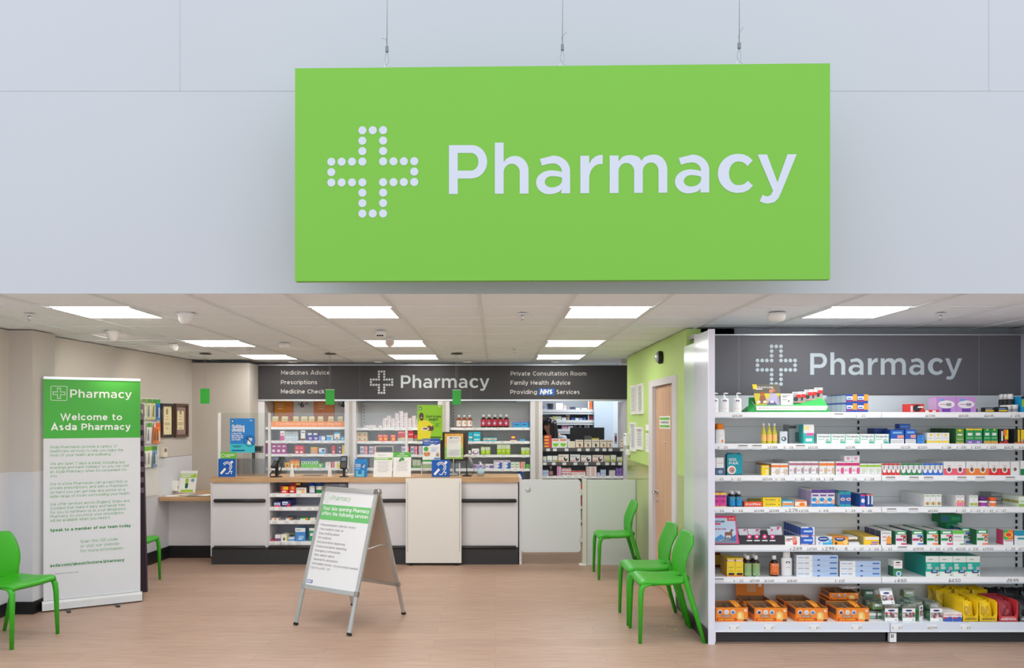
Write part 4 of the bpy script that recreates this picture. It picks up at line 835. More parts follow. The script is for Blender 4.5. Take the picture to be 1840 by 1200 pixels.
for i, (p0, p1) in enumerate(BAYS):
    b = i+1; x0, x1 = bx_(p0), bx_(p1); nm = ('first', 'second', 'third', 'hatch')[i]
    t = thing('shelving_bay', ['white wall shelving bay under the words medicines advice', 'white wall shelving bay under the dotted cross and Pharmacy', 'white wall shelving bay with brown bottles near the gate', 'shelving bay forming the open hatch into the dispensary'][i], 'shelving', ((x0+x1)/2, 11.0, 0), 0, 'wall shelving bays behind the counter')
    zt = fz0-.022
    m = MB()
    if b < 4: m.box(x0+.001, x1-.001, BB, BB+.02, 0, zt, noisy('bay_back_panel', (236, 237, 235), .35, .02))
    else: m.box(x0+.001, x1-.001, BB-.1, BB-.08, 0, zb(4, 1)-.05, noisy('bay_dark_panel', (140, 140, 143), .45, .03))
    part(m, 'back_panel', t)
    pr = BAYS[i+1][0] if b < 4 else 1126
    m = MB(); a, c = x1, bx_(pr)-.0005; m.box(a, c, 10.752, BB+.02, 0, zt, WHITE); w = (c-a)
    if b < 4: m.box(a+w*.40, a+w*.68, 10.747, 10.752, 0, zt, CREAM)
    part(m, 'upright', t)
    if b == 1: part(MB().box(bx_(464), x0, 10.755, BB+.02, 0, zt, WHITE), 'upright', t)
    if b < 4:
        m = MB(); k = zt-.05
        while k > .95: m.box(x0+.02, x0+.028, BB-.002, BB, k-.022, k, SLOT); k -= .045
        part(m, 'slot_strip', t)
    for r, py in enumerate(BS[b]+['x']*len(EX[b])):
        z = zb(b, r+1) if py != 'x' else EX[b][r-len(BS[b])]; dark = b == 4 and r < 2
        sp = part(MB().box(x0+.002, x1-.002, BF, BB-(0 if b < 4 else .1), z-.033-(.012 if dark else 0), z, M('dark_shelf_edge', (88, 88, 90), .4) if dark else SHELFW), 'shelf', t)
        for px in LBL.get((b, r+1), []):
            m = MB(); price_card(m, bx_(px), BF, z-(.045 if dark else .038), .036, '', 1); part(m, 'price_label', sp)

# ============================================================ what stands on the counter
def panel(name, cat, label, px0, px1, pt, pb, Y, body, th=.003, group=None, rest=None):
    """upright printed sheet; returns its thing and a drawer of prints in 0..1 coordinates"""
    x0, x1, z1, z0 = WX(px0, Y), WX(px1, Y), WZ(pt, Y), WZ(pb, Y)
    if rest is not None: z0 = rest
    t = thing(name, label, cat, ((x0+x1)/2, Y, z0), 0, group); part(MB().box(x0, x1, Y, Y+th, z0, z1, body), 'sheet', t)
    class D:
        m = MB(); n = 1
        def r(s, u0, v0, u1, v1, c): s.n += 1; s.m.box(x0+(x1-x0)*u0, x0+(x1-x0)*u1, Y-.0004*s.n, Y, z0+(z1-z0)*v0, z0+(z1-z0)*v1, c if not isinstance(c, (tuple, str)) else C(c)); return s
        def t(s, txt, u, v, cap, c, w=.16, al='l', fit=None, shear=0): s.n += 1; s.m.text(txt, (x0+(x1-x0)*u, Y-.0004*s.n-.0006, z0+(z1-z0)*v), X1, Z1, cap, c if not isinstance(c, (tuple, str)) else C(c), w, al, fit=None if fit is None else fit*(x1-x0), shear=shear, res=4); return s
        def P(s, u, v): return Vector((x0+(x1-x0)*u, Y-.0004*s.n-.0006, z0+(z1-z0)*v))
        def poly(s, pts, c): s.n += 1; s.m.face([s.P(*p) for p in pts], c if not isinstance(c, (tuple, str)) else C(c)); return s
        def disc(s, u, v, r, c, r2=None): s.n += 1; s.m.disc(s.P(u, v), r, X1, Z1, c if not isinstance(c, (tuple, str)) else C(c), 18, r2); return s
        def lines(s, u0, u1, v, dv, k, c=(120, 120, 122), h=.4):
            for i in range(k): s.r(u0+(.04*(i*37 % 3)), v-dv*i, u1-(.05*(i*53 % 4)), v-dv*i+dv*h, c)
            return s
        def done(s, nm='print'): return part(s.m, nm, t)
    return t, D()
def no_smoking(d, u, v, s):
    c = d.P(u, v); nv = C((20, 60, 130)); d.n += 2; y = c.y-.0006
    c = Vector((c.x, y, c.z)); d.m.ring(c, s, s*.09, X1, Z1, nv, 24)
    P = lambda x, z: Vector((c.x+x*s, y-.0004, c.z+z*s))
    d.m.face([P(-.45, -.55), P(.2, -.7), P(.35, -.1), P(-.35, .1)], PAPER); 
    for k in range(3): d.m.face([P(-.2+k*.22, .05), P(-.05+k*.22, .0), P(.05+k*.22, .5), P(-.1+k*.22, .55)], PAPER)
    d.m.face([Vector((q.x, y-.0008, q.z)) for q in (P(-.72, .62), P(-.6, .74), P(.72, -.62), P(.6, -.74))], nv)
SY = 9.47
def screen(label, p0, p1, top, posts, extra=None, bottom=CT):
    x0, x1 = WX(p0, SY), WX(p1, SY); z1 = WZ(top, SY); t = thing('counter_screen', label, 'screen', ((x0+x1)/2, SY, CT), 0, 'clear screens on the counter')
    part(MB().box(x0, x1, SY, SY+.005, bottom, z1, ACRYL), 'pane', t)
    for a, b in posts:
        m = MB().box(WX(a, SY), WX(b, SY), SY-.012, SY+.02, CT, z1, noisy('screen_post', (222, 222, 224), .3))
        for k in range(4): m.lathe([(0, 0), (.005, 0), (.005, -.003), (0, -.003)], (WX((a+b)/2, SY), SY-.012, CT+.08+k*(z1-CT-.12)/3), METAL, 8, 'y')
        part(m, 'post', t)
    return t
t = screen('clear screen with blue smoking poster at the counter end', 391.5, 486.5, 741.5, ((392, 396), (482, 486.5)))
part(MB().box(WX(424, SY), WX(481, SY), SY+.03, SY+.034, CT, WZ(824, SY), clear('frosted_acrylic', (.72, .72, .73), .18, .3)), 'frosted_panel', t)
t = screen('clear screen between the two card terminals', 487, 640, 741.5, ((636, 640),), bottom=1.12)
for p in (526.5, 594):
    m = MB(); a = WX(p, SY); s = .025 if p < 560 else -.025; m.prism([(a-.026, 9.42, CT), (a+.026, 9.42, CT), (a+.006, 9.42, 1.14), (a-.006, 9.42, 1.14)], (0, .012, 0), PAPER); m.prism([(a, 9.38, CT), (a, 9.50, CT), (a, 9.44, 1.13)], (.004, 0, 0), PAPER); part(m, 'bracket', t)
part(MB().box(WX(512, 9.44), WX(604, 9.44), 9.445, 9.449, CT+.02, CT+.14, ACRYL), 'low_pane', t)
t = screen('clear screen behind the white tented notices', 641, 732, 741.5, ((728.5, 732.5),))
# posters on the screens
t, d = panel('smoking_poster', 'poster', 'blue Quitting smoking poster on the clear counter screen', 413.3, 457.8, 751.5, 813, SY-.02, C((38, 128, 205)))
d.r(0, 0, 1, .25, (60, 190, 205)).t('Quitting', .08, .71, .043, PAPER, .22, fit=.50).t('smoking', .07, .61, .043, PAPER, .22, fit=.52).t('is one of the', .07, .535, .020, PAPER, .2, fit=.40).t('best things you', .07, .475, .020, PAPER, .2, fit=.46).t('will ever do for', .07, .415, .020, PAPER, .2, fit=.46).t('your health', .07, .355, .020, PAPER, .2, fit=.36)
d.r(.06, .88, .16, .95, (30, 40, 60)).r(.08, .895, .14, .935, PAPER).t('NHS', .8, .92, .012, PAPER, .25).lines(.08, .5, .20, .022, 3, (50, 120, 140)).r(.07, .05, .60, .08, (20, 70, 140)); no_smoking(d, .80, .34, .062); d.done()
t, d = panel('green_notice', 'notice', 'small lime notice tucked under the blue smoking poster', 396.5, 424.5, 811.8, 824.5, SY-.016, C((110, 190, 50))); m = d.m; m.ring(d.P(.16, .5), .018, .005, X1, Z1, PAPER, 14); d.r(.32, .60, .92, .67, PAPER).r(.32, .44, .86, .51, PAPER).r(.32, .28, .62, .35, PAPER).done()
def loop_sign(p0, p1, pt, Y, lab):
    t, d = panel('hearing_loop_sign', 'sign', lab, p0, p1, pt, 857, Y, C((15, 88, 178)), .012, None, CT); d.n += 2
    x0, x1, z1 = WX(p0, Y), WX(p1, Y), WZ(pt, Y); ear(d.m, ((x0+x1)/2, Y-.0015, (CT+z1)/2), (x1-x0)*.98, X1, Z1, PAPER); d.done('symbol')
loop_sign(392.3, 423, 824, 9.40, 'blue hearing loop sign at the counter end below lime notice'); loop_sign(775.8, 808, 826, 9.38, 'blue hearing loop sign standing over the cream perforated panel')
t, d = panel('weight_poster', 'poster', 'lime Want to lose weight poster with woman in yellow top', 750, 795, 727.5, 790.5, 9.52, C((140, 200, 30)))
YL = (226, 214, 40); BR = (96, 60, 44)
d.r(.05, .86, .17, .95, (30, 50, 50)).r(.08, .875, .14, .93, (200, 220, 190)).t('NHS', .83, .94, .012, PAPER, .25)
d.poly([(.02, .02), (.52, .02), (.55, .25), (.60, .42), (.48, .53), (.32, .57), (.06, .55), (.0, .40)], YL).disc(.17, .62, .020, BR, .03).disc(.16, .68, .027, (40, 34, 34), .040).disc(.165, .665, .024, BR, .036).disc(.165, .64, .010, PAPER, .004)
d.poly([(.40, .40), (.62, .42), (.66, .33), (.60, .26), (.42, .27)], BR).disc(.32, .32, .045, PAPER, .020).disc(.32, .325, .032, (120, 90, 50), .012).poly([(.50, .50), (.62, .44), (.58, .38), (.46, .42)], YL)
d.t('Want to lose', .34, .64, .030, (40, 70, 20), .17, fit=.60).t('weight?', .46, .555, .030, (40, 70, 20), .17, fit=.38).lines(.68, .93, .47, .022, 5, (90, 140, 30), .3).r(.52, .06, .95, .10, (70, 110, 30)).done()
m = MB().tube([(WX(790, 9.56), 9.56, CT), (WX(790, 9.56), 9.56, 1.5)], .006, METAL, 8); m.box(WX(790, 9.56)-.05, WX(790, 9.56)+.05, 9.53, 9.6, CT, CT+.006, METAL); part(m, 'stand', t)
t, d = panel('pregnancy_poster', 'poster', 'blue and white leaflet poster with green balloon and children', 759.3, 791, 788, 832, 9.45, PAPER)
d.r(0, .70, 1, 1, (20, 80, 170)).r(0, .06, 1, .14, (60, 160, 70)).t('Pregnant?', .05, .92, .012, PAPER, .2, fit=.4).t('children under four?', .05, .86, .012, PAPER, .2, fit=.85).lines(.05, .8, .80, .03, 2, (150, 190, 230)).disc(.2, .58, .028, (70, 170, 60)).poly([(.35, .70), (.55, .78), (.75, .74), (1, .80), (1, .68), (.35, .66)], PAPER)
d.poly([(.05, .42), (.15, .46), (.22, .42), (.35, .47), (.45, .40), (.40, .30), (.2, .27), (.08, .32)], (205, 140, 90)).poly([(.75, .28), (.80, .42), (.90, .42), (.95, .28)], (180, 140, 110)).lines(.45, .9, .62, .035, 5, (190, 200, 225)).r(.65, .17, .98, .22, (80, 130, 190)).done()
# dark monitor with framed notice in front
MY = 9.70
t = thing('till_monitor', 'dark back of a till monitor behind the yellow bordered notice', 'monitor', (WX(816, MY), MY, CT))
part(MB().box(WX(791, MY), WX(841, MY), MY, MY+.035, WZ(828, MY), WZ(776, MY), noisy('dark_monitor_shell', (72, 64, 62), .4, .03), .008), 'screen', t); part(MB().tube([(WX(816, MY), MY+.02, CT+.01), (WX(816, MY), MY+.02, 1.25)], .018, BLACK, 10), 'stand', t); part(MB().box(WX(806, MY), WX(828, MY), MY-.07, MY+.1, CT, CT+.012, BLACK, .004), 'base', t)
t, d = panel('bordered_notice', 'notice', 'white notice with orange to lime floral border on the till', 799, 832.3, 779, 824.5, 9.60, C((228, 168, 66)))
d.r(0, 0, 1, .45, (150, 200, 90)).r(.0, .45, 1, .62, (200, 190, 80)).r(.12, .08, .88, .90, PAPER).poly([(.26, .86), (.34, .79), (.42, .86), (.37, .86), (.34, .83), (.31, .86)], (30, 30, 30)).r(.45, .82, .78, .84, (120, 120, 120)).lines(.18, .86, .74, .035, 4, (190, 192, 192), .25).lines(.18, .86, .36, .035, 7, (190, 192, 192), .25)
rr = random.Random(5)
for k in range(26):
    e = k % 4; u, v = (rr.random(), .95) if e == 0 else (rr.random(), .04) if e == 1 else (.06, rr.random()) if e == 2 else (.94, rr.random())
    d.disc(min(.96, max(.04, u)), v, .0045, (236, 226, 170))
d.done(); part(MB().tube([(WX(815, 9.61), 9.61, CT+.0), (WX(815, 9.61), 9.61, 1.25)], .005, METAL, 6), 'stand', t)
# little tented notices and leaflet holder
def tented(p0, p1, pt, Y, lean, label, head, body_lines):
    q = [W(p0-lean, 857, Y), W(p1-lean, 857, Y), W(p1, pt, Y+.03), W(p0, pt, Y+.03)]
    for k in (0, 1): q[k].z = CT
    t = thing('tented_notice', label, 'notice', (q[0]+q[1])/2, 0, 'tented notices on the counter'); part(MB().prism(q, (0, .004, 0), PAPER), 'card', t); m = MB(); head(m, q)
    for k in range(body_lines): qrect(m, q, .16+.05*(k % 3), .62-k*.052, .86-.06*((k*7) % 3), .632-k*.052, M('faint_ink', (165, 160, 158), .6))
    part(m, 'print', t); part(MB().prism([(q[0].x+.02, Y+.004, CT), (q[0].x+.02, Y+.07, CT), (q[3].x+.02, Y+.034, q[3].z-.02)], (.15, 0, 0), ACRYL), 'easel', t)
def h1(m, q): qrect(m, q, .02, .70, .96, .79, C((120, 190, 50))); m.text('Pharmacy', onq(q, .2, .87, .0015), X1, Z1, .016, C((140, 150, 150)), .1, fit=.09); qrect(m, q, .06, .73, .76, .765, PAPER, .002)
def h2(m, q):
    qrect(m, q, 0, .80, 1, 1, C((85, 180, 60))); m.text('FREE', onq(q, .36, .91, .002), X1, Z1, .015, PAPER, .2, fit=.055); m.text('CONSULTATION', onq(q, .2, .83, .002), X1, Z1, .015, PAPER, .2, fit=.125); m.disc(onq(q, .5, .70), .027, X1, Z1, C((80, 160, 75)), 16); m.disc(onq(q, .38, .66, .0014), .014, X1, Z1, C((110, 112, 114)), 12)
tented(673, 706.5, 813, 9.38, 2.5, 'white tented notice with thin lime stripe before the till display', h1, 9)
tented(706.8, 739, 812.5, 9.38, .8, 'white tented notice with wide green heading beside the striped one', h2, 8)
t = thing('leaflet_holder', 'blue leaflet holder with smoking print and pale clear pocket', 'holder', (WX(648.5, 9.38), 9.38, CT)); x0, x1, y = WX(637.5, 9.38), WX(660, 9.38), 9.38; z1 = WZ(824.5, 9.38)
part(MB().box(x0, x1, y, y+.004, CT, z1, C((45, 135, 205))), 'back_card', t)
m = MB(); z = CT; w = x1-x0; PB = M('pale_blue_pocket', (110, 190, 220), .3)
m.box(x0+w*.14, x0+w*.76, y-.03, y-.026, z, z+.035, PB); m.box(x0+w*.14, x0+w*.30, y-.03, y-.026, z+.035, z+.075, PB); m.box(x0+w*.58, x0+w*.76, y-.03, y-.026, z+.035, z+.075, PB); m.box(x0+w*.12, x0+w*.14, y-.03, y, z, z+.07, PB); m.box(x0+w*.76, x0+w*.78, y-.03, y, z, z+.07, PB); m.box(x0+w*.12, x0+w*.78, y-.03, y, z, z+.004, PB); part(m, 'pocket', t)
class _D: pass
d = _D(); d.m = MB(); d.n = 2; d.P = lambda u, v: Vector((x0+w*u, y-.0012, z+(z1-z)*v)); no_smoking(d, .73, .60, .030); d.m.text('Quitting', (x0+w*.06, y-.002, z+.135), X1, Z1, .016, PAPER, .22, fit=w*.4); d.m.text('smoking', (x0+w*.06, y-.002, z+.115), X1, Z1, .016, PAPER, .22, fit=w*.4); d.m.box(x0+w*.06, x0+w*.42, y-.001, y, z+.085, z+.105, C((120, 185, 230))); part(d.m, 'print', t)
# till customer display
t = thing('customer_display', 'dark till display in pale frame behind the striped notice', 'display', (WX(690, 9.65), 9.65, CT)); Y = 9.65
part(MB().box(WX(675, Y), WX(706.5, Y), Y, Y+.03, WZ(813.5, Y), WZ(801, Y), CREAM), 'frame', t); part(MB().box(WX(676, Y), WX(705, Y), Y-.002, Y, WZ(811.5, Y), WZ(803, Y), M('lcd_dark', (48, 54, 60), .2)), 'screen', t); part(MB().tube([(WX(690, Y), Y+.02, CT), (WX(690, Y), Y+.02, WZ(812, Y))], .014, CREAM, 10), 'pole', t); part(MB().box(WX(684, Y), WX(696, Y), Y-.03, Y+.07, CT, CT+.01, CREAM), 'base', t)
t = thing('queue_display', 'small dark screen in pale frame right behind the smoking poster'.replace('right ', ''), 'display', (WX(462, 9.75), 9.75, CT)); Y = 9.75
part(MB().box(WX(452, Y), WX(472, Y), Y, Y+.03, WZ(813.5, Y), WZ(801, Y), M('grey_beige_frame', (150, 142, 130), .5)), 'frame', t); part(MB().box(WX(454, Y), WX(469.5, Y), Y-.002, Y, WZ(810.5, Y), WZ(802.5, Y), MATS['lcd_dark']), 'screen', t); part(MB().box(WX(452.5, Y), WX(457.5, Y), Y+.005, Y+.025, CT, WZ(813, Y), M('dark_grey_stem', (70, 70, 70), .5)), 'pole', t)
# card terminals
def terminal(px, lab, tilt, yaw, strap):
    x, y = WX(px, 9.37), 9.37; t = thing('card_terminal', lab, 'card terminal', (x, y, CT), yaw, 'black card terminals on stands')
    m = MB().box(-.048, .048, -.04, .055, 0, .010, BLACK, .003); part(m, 'base', t, local=True); part(MB().box(-.014, .014, .0, .026, .010, .15, BLACK), 'stand', t, local=True)
    R = Matrix.Translation((0, 0, .165)) @ Matrix.Rotation(tilt, 4, 'X'); m = MB(); n0 = 0
    m.box(-.038, .038, -.020, .012, -.075, .075, BLACK, .008); m.v = [tuple(R @ Vector(p)) for p in m.v]; part(m, 'handset', t, local=True)
    m = MB().box(-.028, .028, -.0215, -.020, .015, .060, M('terminal_screen', (120, 132, 150), .2)); m.v = [tuple(R @ Vector(p)) for p in m.v]; part(m, 'screen', t, local=True)
    m = MB()
    for i in range(3):
        for j in range(4): m.box(-.026+i*.019, -.012+i*.019, -.0225, -.020, -.062+j*.017, -.051+j*.017, M('key_grey', (110, 110, 112), .5))
    m.v = [tuple(R @ Vector(p)) for p in m.v]; part(m, 'keypad', t, local=True)
    if strap: part(MB().tube([(-.04, -.01, .07), (-.045, -.05, .03), (-.01, -.08, .008), (.05, -.07, .01), (.085, -.03, .04), (.085, .0, .12), (.04, .01, .20)], .007, BLACK, 8), 'cable', t, local=True)
    else: part(MB().tube([(.035, .0, .10), (.05, .0, .07), (.04, .01, .05), (.012, .012, .05)], .004, BLACK, 6), 'cable', t, local=True)
terminal(496, 'black card terminal with looped cable beside the smoking poster screen', math.radians(-38), math.radians(-28), True)
terminal(618, 'black card terminal facing front beside the blue leaflet holder', math.radians(-16), 0, False)
# barcode scanner on its stand
x, y = WX(839, 9.5), 9.5; t = thing('barcode_scanner', 'white and grey barcode scanner on thin black stand', 'scanner', (x, y, CT))
m = MB().lathe([(0, 0), (.062, 0), (.058, .010), (.02, .022), (.007, .03), (0, .03)], (x, y, CT), BLACK, 14); part(m, 'base', t); part(MB().tube([(x-.002, y, CT+.03), (x-.002, y, WZ(821, y))], .0055, BLACK, 8), 'stand', t)
m = MB(); m.tube([W(833, 820.5, y), W(838, 818.5, y), W(846, 819.5, y), W(848, 822, y)], [.012, .018, .018, .010], M('pale_grey_plastic', (205, 205, 200), .4), 10); part(m, 'head', t); part(MB().tube([W(843, 820, y), W(847, 830, y), W(850, 838, y)], [.014, .016, .013], M('mid_grey_plastic', (140, 142, 146), .4), 10), 'handle', t)
part(MB().tube([W(850, 838, y), W(852, 846, y), W(849, 852, y), W(842, 855, y)], .003, BLACK, 6), 'cable', t)
# sanitiser
x, y = WX(864, 9.5), 9.5; t = thing('sanitiser_bottle', 'clear hand gel bottle with white pump on the counter', 'bottle', (x, y, CT))
m = MB().lathe([(.038, 0), (.042, .006), (.042, .10), (.030, .118), (.014, .126), (.014, .136)], (x, y, CT), clear('clear_gel', (.86, .90, .95), .15, .1), 18, sy=.7); part(m, 'body', t); m = MB().lathe([(.0425, .02), (.0425, .085)], (x, y, CT), C((170, 200, 215)), 18, sy=.7); part(m, 'label', t)
m = MB().lathe([(.016, .126), (.016, .145), (.006, .147), (.006, .165), (0, .165)], (x, y, CT), PAPER, 12); m.tube([(x, y, CT+.163), (x-.02, y-.02, CT+.162)], .005, PAPER, 6); part(m, 'pump', t)
# basket / receipt tray pieces and a flat screen-mat
m = MB().box(WX(545, 9.6), WX(578, 9.6), 9.52, 9.72, CT, CT+.004, M('grey_mat', (120, 116, 110), .5)); solo(m, 'counter_mat', 'flat grey mat lying on the worktop between the card terminals', 'mat')
m = MB().box(WX(626, 9.7), WX(640, 9.7), 9.62, 9.76, CT, CT+.012, PAPER); solo(m, 'paper_pad', 'white paper pad beside the front-facing card terminal', 'pad')
t = thing('acrylic_riser', 'low clear riser behind the hearing loop sign', 'stand', (WX(792, 9.50), 9.50, CT)); Y = 9.5
part(MB().box(WX(757, Y), WX(826, Y), Y, Y+.004, CT, CT+.155, ACRYL), 'pane', t)
for p in (757.5, 826): part(MB().box(WX(p, Y)-.004, WX(p, Y)+.004, Y-.003, Y+.02, CT, CT+.155, M('milky_edge', (220, 220, 218), .3)), 'edge', t)
t = thing('wire_basket', 'grey wire tray with papers behind the clear riser', 'tray', (WX(812, 9.72), 9.72, CT)); m = MB()
for k in range(7): x = WX(800+k*4, 9.66); m.tube([(x, 9.55, CT+.01), (x, 9.64, CT+.01)], .002, METAL, 5)
for z in (.005, .03): m.tube([(WX(800, 9.55), 9.55, CT+z), (WX(824, 9.55), 9.55, CT+z), (WX(824, 9.55), 9.66, CT+z), (WX(800, 9.55), 9.66, CT+z), (WX(800, 9.55), 9.55, CT+z)], .0025, METAL, 5)
part(m, 'wire_frame', t); part(MB().box(WX(802, 9.6), WX(822, 9.6), 9.57, 9.65, CT+.012, CT+.018, PAPER), 'paper_stack', t)

# ============================================================ the wide shelving on the far side
SF, SB = 6.12, 6.55
t = thing('end_panel', 'tall glossy grey panel closing the wide shelving beside chairs', 'panel', (1.585, 6.2, 0))
part(MB().box(1.572, 1.600, 5.985, 6.43, .0, 2.312, noisy('glossy_grey_panel', (196, 200, 208), .14, .02, spec=.6)), 'panel', t); part(MB().box(1.566, 1.612, 5.965, 5.985, 0, 2.316, noisy('lilac_white_edge', (222, 222, 234), .35)), 'front_edge', t)
part(MB().box(1.560, 1.572, 5.985, 6.80, 0, .10, SKIRT), 'skirting', t); part(MB().box(1.580, 1.606, 6.43, 6.80, 0, 2.26, noisy('frosted_strip', (190, 214, 190), .2, .02)), 'rear_strip', t)
sx = lambda px, Y=SF: WX(px, Y)
SR = [741, 797.6, 854.6, 911.5, 980, 1037.2]; SZ = [WZ(p, SF) for p in SR]; BSF = 6.0; BZ_ = WZ(1118.5, BSF)
TK = [[(1325, '5.49'), (1507, ''), (1546, '5'), (1671, '3.99'), (1731, '9.49'), (1777, '4.95'), (1824, '15')],
 [(1299, '5'), (1335, ''), (1360, ''), (1388, '1.89'), (1417, '6'), (1438, ''), (1461, '3.25'), (1528, '3.95'), (1627, '3.35'), (1657, '2.60'), (1700, '8'), (1727, '15'), (1753, '20'), (1781, '20'), (1813, '4.25'), (1838, '4.25')],
 [(1291, '3'), (1323, '2'), (1379, '5.49'), (1402, '6'), (1437, '6'), (1465, '8'), (1489, '8'), (1531, '6'), (1562, '8'), (1600, ''), (1642, ''), (1668, ''), (1728, ''), (1761, ''), (1815, '')],
 [(1292, '4'), (1326, '4'), (1364, '3.99'), (1391, '2.99'), (1422, '*2.79'), (1444, '1.35'), (1480, '15'), (1528, '9'), (1558, '6'), (1602, ''), (1641, ''), (1676, '2.50'), (1726, '1'), (1752, '1'), (1775, '1'), (1798, '1')],
 [(1430, '*2.69'), (1459, '1.50'), (1488, '*2.99'), (1512, '*6'), (1543, '7'), (1570, '4'), (1594, '3'), (1621, ''), (1650, '19.95'), (1680, '4'), (1703, '10'), (1726, '2.20'), (1749, '10'), (1775, '11.50'), (1815, '5'), (1838, '7.50')],
 [(1292, ''), (1327, '5'), (1356, '5.99'), (1382, '3.49'), (1423, '8.49'), (1509, '25'), (1618, '*4.60'), (1715, '*34.50'), (1819, '*19.99')],
 [(1319, '1'), (1382, '1'), (1463, '1'), (1539, '1'), (1612, '3'), (1675, '2.00'), (1735, '5')]]
def ticket(sp, x, y, z, h, s):
    m = MB(); big = s.startswith('*'); price_card(m, x, y, z, h, s.replace('*', ''), 1.6 if big else 1); part(m, 'price_label', sp)
J = sx(1584); UR = WX(1541.5, SB)
for b, (x0, x1, lab) in enumerate(((1.613, J-.003, 'white shelving bay nearest the end panel under dotted cross'.replace('nearest', 'beside')), (J+.003, 4.25, 'white shelving bay farther from the end panel under Pharmacy lettering'))):
    t = thing('medicine_shelving', lab, 'shelving', ((x0+x1)/2, 6.3, 0), 0, 'wide medicine shelving bays')
    r0, r1 = (1.613, UR) if b == 0 else (UR+.014, 4.25)
    m = MB(); m.box(r0, r1, SB, SB+.03, .02, WZ(710, RY)-.004, BACKG)
    for z in (WZ(766, SB), WZ(830, SB), WZ(892, SB), WZ(948, SB), WZ(1000, SB)): m.box(r0, r1, SB-.0015, SB, z-.002, z, M('panel_joint', (140, 146, 148), .5))
    m.box(r0, r1, SB-.004, SB, WZ(741, SB), WZ(711, SB), M('upper_pale_panel', (200, 208, 214), .4)); part(m, 'back_panel', t)
    m = MB(); z = SZ[0]-.06
    while z > .2: m.box(r1-.006 if b == 0 else r1-.06, r1+.006 if b == 0 else r1-.048, SB-.012, SB-.004, z-.028, z, SLOT); z -= .05
    if b == 0: m.box(r1-.012, r1+.012, SB-.006, SB, .1, SZ[0]-.03, SHELFW)
    part(m, 'slot_strip', t)
    for i, z in enumerate(SZ):
        m = MB(); m.box(x0, x1, SF+.02, SB-.018, z-.022, z, SHELFW); m.box(x0, x1, SF, SF+.02, z-.036-(.006 if i > 3 else 0), z+.003, SHELFW); m.box(x0, x1, SF-.003, SF, z-.040-(.006 if i > 3 else 0), z-.033, M('label_holder_lip', (205, 212, 218), .3)); sp = part(m, 'shelf', t)
        for px, s in TK[i]:
            if (sx(px) < J) == (b == 0): ticket(sp, sx(px), SF, z-.043, .037, s)
    m = MB(); z = BZ_; m.box(x0, x1, BSF, SB-.018, z-.022, z, SHELFW); m.box(x0, x1, BSF-.012, BSF, z-.062, z+.002, M('cool_white_shelf', (218, 226, 236), .35)); m.box(x0, x1, BSF-.016, BSF-.012, z-.066, z-.058, SHELFW); sp = part(m, 'base_shelf', t)
    for px, s in TK[6]:
        if (WX(px, BSF) < J) == (b == 0): ticket(sp, WX(px, BSF-.012), BSF-.012, z-.050, .036, s)
    part(MB().box(x0+.01, x1-.005, BSF+.04, BSF+.07, 0, BZ_-.024, PLINTH), 'kickplate', t)
    if b: m = MB(); m.box(x0, x0+.05, BSF+.0, BSF+.03, .008, .075, SHELFW); m.box(x0+.01, x0+.016, BSF-.001, BSF, .04, .065, SLOT); m.box(x0+.022, x0+.028, BSF-.001, BSF, .04, .065, SLOT); part(m, 'foot_bracket', t)
    else: m = MB(); m.box(x0, x0+.012, BSF-.01, BSF+.03, .01, .13, SHELFW); part(m, 'foot_bracket', t)

# ============================================================ goods on the shelves
ORD = ['first', 'second', 'third', 'fourth', 'fifth', 'sixth', 'seventh', 'eighth', 'ninth', 'tenth', 'eleventh', 'twelfth']
RANK = ['', 'directly', 'two places', 'three places', 'four places', 'five places', 'six places', 'seven places']
SHF = {}
for i, nm in enumerate(('top', 'second', 'third', 'fourth', 'fifth', 'sixth')): SHF['r%d' % (i+1)] = (SF+.03, SZ[i]+.0005, nm+' wide shelf', 'end panel')
SHF['r7'] = (BSF+.03, BZ_+.0005, 'base wide shelf', 'end panel')
for b in (1, 2, 3, 4):
    for r in range(len(BS[b])): SHF['b%d%d' % (b, r+1)] = (BF+.012, zb(b, r+1)+.0005, ('top', 'second', 'third', 'fourth')[r]+' shelf of '+('first bay', 'second bay', 'third bay', 'hatch bay')[b-1], 'riser side' if b < 4 else 'gate side')
for i, z in enumerate(CSH): SHF['c%d' % (i+1)] = (CY+.03, z+.0005, ('top', 'second', 'third', 'lowest')[i]+' counter shelf', 'desk side')
def carton(w, h, d, body, bands=(), side=None):
    m = MB(); bm = C(body) if isinstance(body, (tuple, str)) else body
    e = min(.0012, w*.03)
    m.box(-w/2+e, w/2-e, 0, d, 0, h, bm)
    if side: m.box(-w/2+e-.0006, -w/2+e, .002, d-.002, h*side[0], h*side[1], C(side[2]))
    n = 0
    for b in bands:
        n += 1; y = -.0005*n
        if b[0] == 'o':
            r2_ = w*(b[5] if len(b) > 5 else b[3]); m.face([(max(-w/2+e, min(w/2-e, -w/2+w*b[1]+w*b[3]*math.cos(q_))), y, max(.0005, min(h-.0005, h*b[2]+r2_*math.sin(q_)))) for q_ in [2*math.pi*i_/16 for i_ in range(16)]], C(b[4]))
        elif b[0] == 't': m.text(b[1], (-w/2+w*b[2], y-.0004, h*b[3]), X1, Z1, h*b[4], C(b[5]), .18, fit=w*b[6], res=3, sp=.1)
        else: m.face([(-w/2+e+(w-2*e)*u, y, h*v) for u, v in ((b[0], b[1]), (b[2], b[1]), (b[2], b[3]), (b[0], b[3]))], C(b[4]))
    return m
